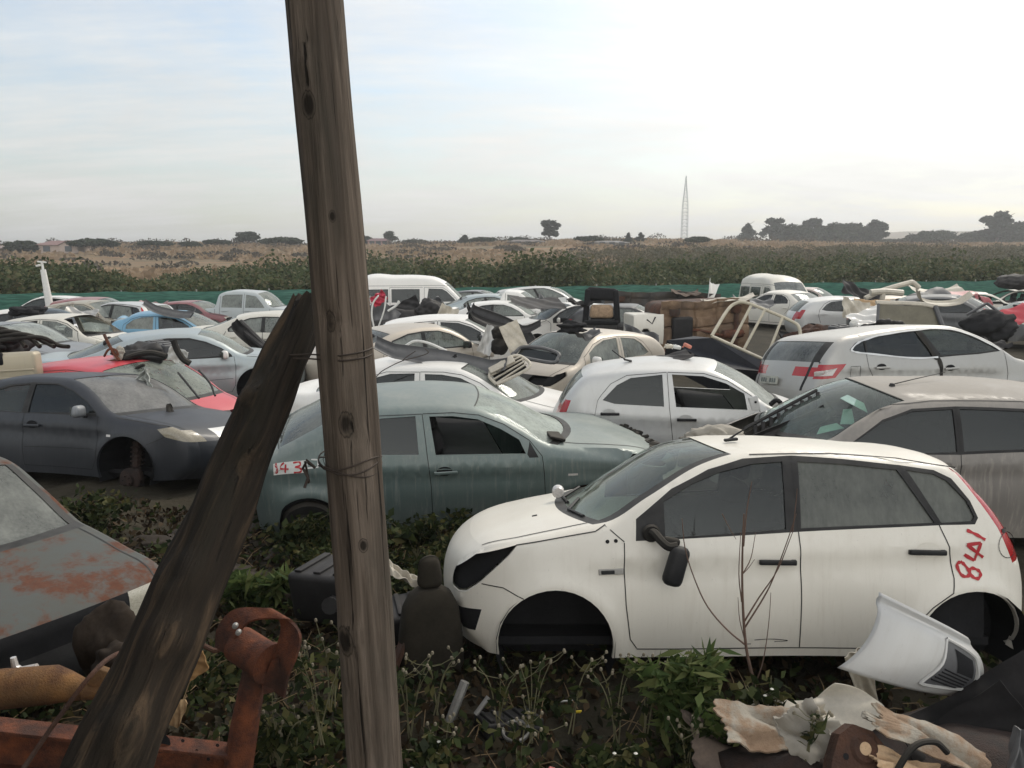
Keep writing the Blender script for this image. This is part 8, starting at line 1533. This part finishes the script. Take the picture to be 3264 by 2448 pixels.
def bush(label, u, v, Y, hgt, wid, n, seed, size=.042, asp=1.9, name='leafy_weed', nst=6, flower=False, mat=None):
    b = at(u, v, Y); r = thing(name, label, 'plant', tuple(b)); rs = np.random.RandomState(seed); mb = MB(); L = []
    for s in range(nst):
        a = rs.uniform(0, 6.28); q = rs.rand(); top = Vector((wid * q * math.cos(a) * .5, wid * q * math.sin(a) * .35, hgt * rs.uniform(.65, 1))); mb.tube(crspline([(0, 0, -.1), tuple(top * .5 + Vector((0, 0, .03))), tuple(top)], 4), [.006, .0055, .005, .0045, .004, .0036, .003, .0026, .002], 5)
        for k in range(n // nst):
            f = rs.rand() ** .6; p = top * f; a2 = rs.uniform(0, 6.28); L.append(tuple(p + Vector((math.cos(a2), math.sin(a2) * .7, rs.uniform(-.3, .5))) * rs.uniform(.02, .09)))
    mb.build('stem', [STEM], r, True); leafcloud('leaves', np.array(L), size, mat or LEAF_WEED, r, asp, .3, seed)
    if flower:
        for k in range(2):
            mb = MB(); p = L[rs.randint(len(L))]; mb.lathe([(.001, 0), (.010, .003), (.003, .008), (.001, .008)], 7, 0, 'Z', (p[0], p[1] - .03, p[2] + .03)); mb.build('flower', [plain('small_white_flower', (.6, .58, .5), .8)], r, True)
    return r
bush('feathery green weed in front of the front door of the white hatchback', 1470, 1600, 3.85, .50, .40, 620, 201, .032, 4.6, mat=LEAF_BRIGHT)
bush('broad leaved green weed at the foot of the bare twig sapling', 1660, 1600, 3.75, .34, .36, 110, 202, .046, 1.8, flower=True)
bush('dark green leafy weed left of the broad leaved weed', 1560, 1620, 3.7, .30, .42, 300, 203, .036, 2.2, mat=LEAF_BRIGHT)
bush('broad leaved weed at the bottom edge right of the pole', 920, 1660, 3.5, .16, .45, 120, 204, .038, 1.6, flower=True)
bush('leafy weed at the bottom edge below the metal ring', 1300, 1670, 3.5, .16, .55, 130, 205, .038, 1.6, flower=True)
bush('leafy weed beside the rusty chassis arm', 600, 1620, 3.55, .18, .35, 90, 206, .038, 1.6)
bush('grassy green clump behind the chassis shackle', 545, 1330, 5.6, .34, .7, 420, 207, .05, 4.2, mat=LEAF_BRIGHT)
bush('dark leafy clump under the nose of the dark grey saloon', 210, 1140, 7.0, .28, .8, 260, 208, .042, 1.7)
bush('leafy clump between the teal saloon and the pole', 640, 1175, 6.6, .24, .8, 180, 209, .05, 1.8)
bush('leafy clump between the pole and the nose of the white hatchback', 900, 1180, 6.3, .24, .8, 240, 210, .05, 1.8)
# bare twig sapling
tw = thing('bare_sapling', 'bare leafless sapling standing in front of the front door of the white hatchback', 'plant', tuple(at(1640, 1610, 3.98)))
l0 = Vector(tw.location)
def tp(L_): return [tuple(at(u, v_, 3.98 - .0006 * abs(u - 1620)) - l0) for u, v_ in L_]
mb = MB(); mb.tube(crspline(tp([(1641, 1640), (1632, 1500), (1612, 1400), (1604, 1290), (1604, 1180), (1607, 1110)]), 5), [.011 - .0003 * k for k in range(26)], 7)
for L_, r0 in (([(1612, 1395), (1570, 1360), (1528, 1310), (1500, 1250), (1480, 1185), (1473, 1120)], .0055), ([(1606, 1345), (1640, 1290), (1680, 1230), (1712, 1150)], .005), ([(1606, 1360), (1650, 1290), (1672, 1245), (1700, 1170), (1720, 1110)], .005), ([(1604, 1240), (1622, 1205), (1632, 1150)], .0035), ([(1606, 1180), (1612, 1110), (1624, 1040)], .005), ([(1602, 1300), (1596, 1240), (1600, 1150)], .004), ([(1604, 1240), (1618, 1225), (1630, 1208)], .003), ([(1612, 1395), (1598, 1340), (1594, 1290)], .0035), ([(1630, 1480), (1645, 1440), (1655, 1390), (1662, 1330), (1665, 1280)], .004), ([(1560, 1110), (1575, 1140), (1590, 1165)], .003), ([(1712, 1150), (1720, 1080), (1722, 1055)], .003)):
    Q = crspline(tp(L_), 4); mb.tube(Q, [max(.0014, r0 * (1 - .65 * k / len(Q))) for k in range(len(Q))], 5)
mb.build('twigs', [TWIG], tw, True)
# more loose scrap on the roofs and in the gaps
EXTRA = [('bumper', 'grey bumper lying across the roof of the sky blue saloon', (370, 668, 21.6), (-40, 8, -10), P_GREYPL), ('panel', 'crumpled silver bonnet on top of the beige box shaped hatchback', (175, 672, 23.4), (-70, 6, 10), P_SILVER), ('lump', 'dark tangle of hoses on the roof of the white saloon at the left edge', (60, 672, 20.0), (.8, .5, .25), DARK), ('bumper', 'black bumper lying on the bonnet of the small white car', (1085, 690, 15.6), (-50, 14, 12), P_DUSTY), ('panel', 'grey inner wing leaning on the white pickup cab', (1190, 660, 24.6), (-30, 20, 20), P_GREYPL), ('lump', 'dark engine lump on the roof of the beige silver hatchback', (1235, 708, 12.6), (.4, .3, .2), DARK), ('panel', 'flat grey plastic shield on the roof of the beige silver hatchback', (1265, 712, 12.7), (-80, 5, 20), P_GREYPL),
  ('panel', 'cream door skin standing between the red wreck and the brown glass', (1850, 668, 20.5), (-18, 12, 20), SHELL), ('bumper', 'pale bumper on the roof of the long dark grey saloon', (2035, 640, 19.6), (-60, 4, 10), SHELL), ('lump', 'heap of dark seats right of the long dark grey saloon', (2140, 705, 17.5), (1.1, .8, .7), DARK), ('panel', 'black bonnet lying on the bonnet of the silver crossover', (2150, 735, 13.6), (-75, 10, 10), P_DUSTY), ('lump', 'brown scrap on the corner between the bed frame and the silver crossover', (1762, 735, 15.5), (.9, .6, .5), RUSTD), ('bumper', 'dark bumper below the white saloon with empty tail light holes', (1740, 722, 18.5), (-30, 3, 10), P_DUSTY), ('panel', 'grey wheel arch liner left of the white load bin', (1385, 735, 17.5), (-20, 18, 20), P_GREYPL),
  ('panel', 'brown sheet on the roof of the second overturned wreck', (1480, 628, 25.0), (-80, 4, 0), CARPET), ('lump', 'grey gearbox behind the gold bumper at the left edge', (20, 745, 11.8), (.5, .4, .35), P_DUSTY), ('panel', 'maroon door lying on the roof of the white hatchback in the far left row', (330, 655, 27.0), (-70, 4, 10), P_MAROON)]
for i, (k, lb, p, r_, mt) in enumerate(EXTRA):
    loc = tuple(at(*p))
    if k == 'bumper': bumper(lb, loc, tuple(R(a) for a in r_), mt, 1.5, .26, .2, .3)
    elif k == 'panel': panel('scrap_sheet', lb, loc, tuple(R(a) for a in r_), mt, .9 if p[2] > 14 else .45, .55 if p[2] > 14 else .3, .1, .035, 300 + i)
    else: lump('scrap_lump', lb, loc, r_, mt, 300 + i, 'scrap', .35)

# ------------------------------------------------------------------ unseen roof and wall added to shade the lower left, and the air of the day
sr_ = thing('unseen_shade_roof', 'unseen rusty corrugated roof added left of the camera to shade the foreground', 'roof', (-2.6, -.6, 3.78))
P = np.array([[(x, y, .10 * y - .03 * abs(math.sin(x * 21))) for y in np.linspace(-2.6, 3.25, 14)] for x in np.linspace(-3.6, 1.6, 140)])
mb = MB(); mb.sheet(P, .004); mb.build('sheeting', [RUSTD], sr_, True)
for y in (-2.2, .4, 2.95):
    mb = MB(); mb.box((-1.0, y, .10 * y - .09), (5.1, .08, .10)); mb.build('purlin', [W_LOG], sr_)
sw_ = thing('unseen_shade_wall', 'dark corrugated shed wall along the left of the lean-to', 'wall', (-5.2, -.4, 0))  # out of view, added to darken the lower left foreground
P = np.array([[(.02 * math.sin(y * 24), y, z) for z in np.linspace(-.05, 3.9, 6)] for y in np.linspace(-2.6, 4.2, 150)])
mb = MB(); mb.sheet(P, .004); mb.build('sheeting', [RUSTD], sw_, True)
# even haze
hz = MB(); hz.box((0, 1810, 28), (5400, 3780, 72)); 
m, t, o = newmat('air_haze'); pv = N(t, 'ShaderNodeVolumePrincipled'); pv.inputs['Color'].default_value = (.91, .915, .91, 1); pv.inputs['Density'].default_value = .0008; pv.inputs['Anisotropy'].default_value = .35
LK(t, pv.outputs[0], o.inputs['Volume'])
h_ = hz.build('haze', [m]); tag(h_, 'pale even haze lying over the yard and the slope', 'haze', kind='stuff')
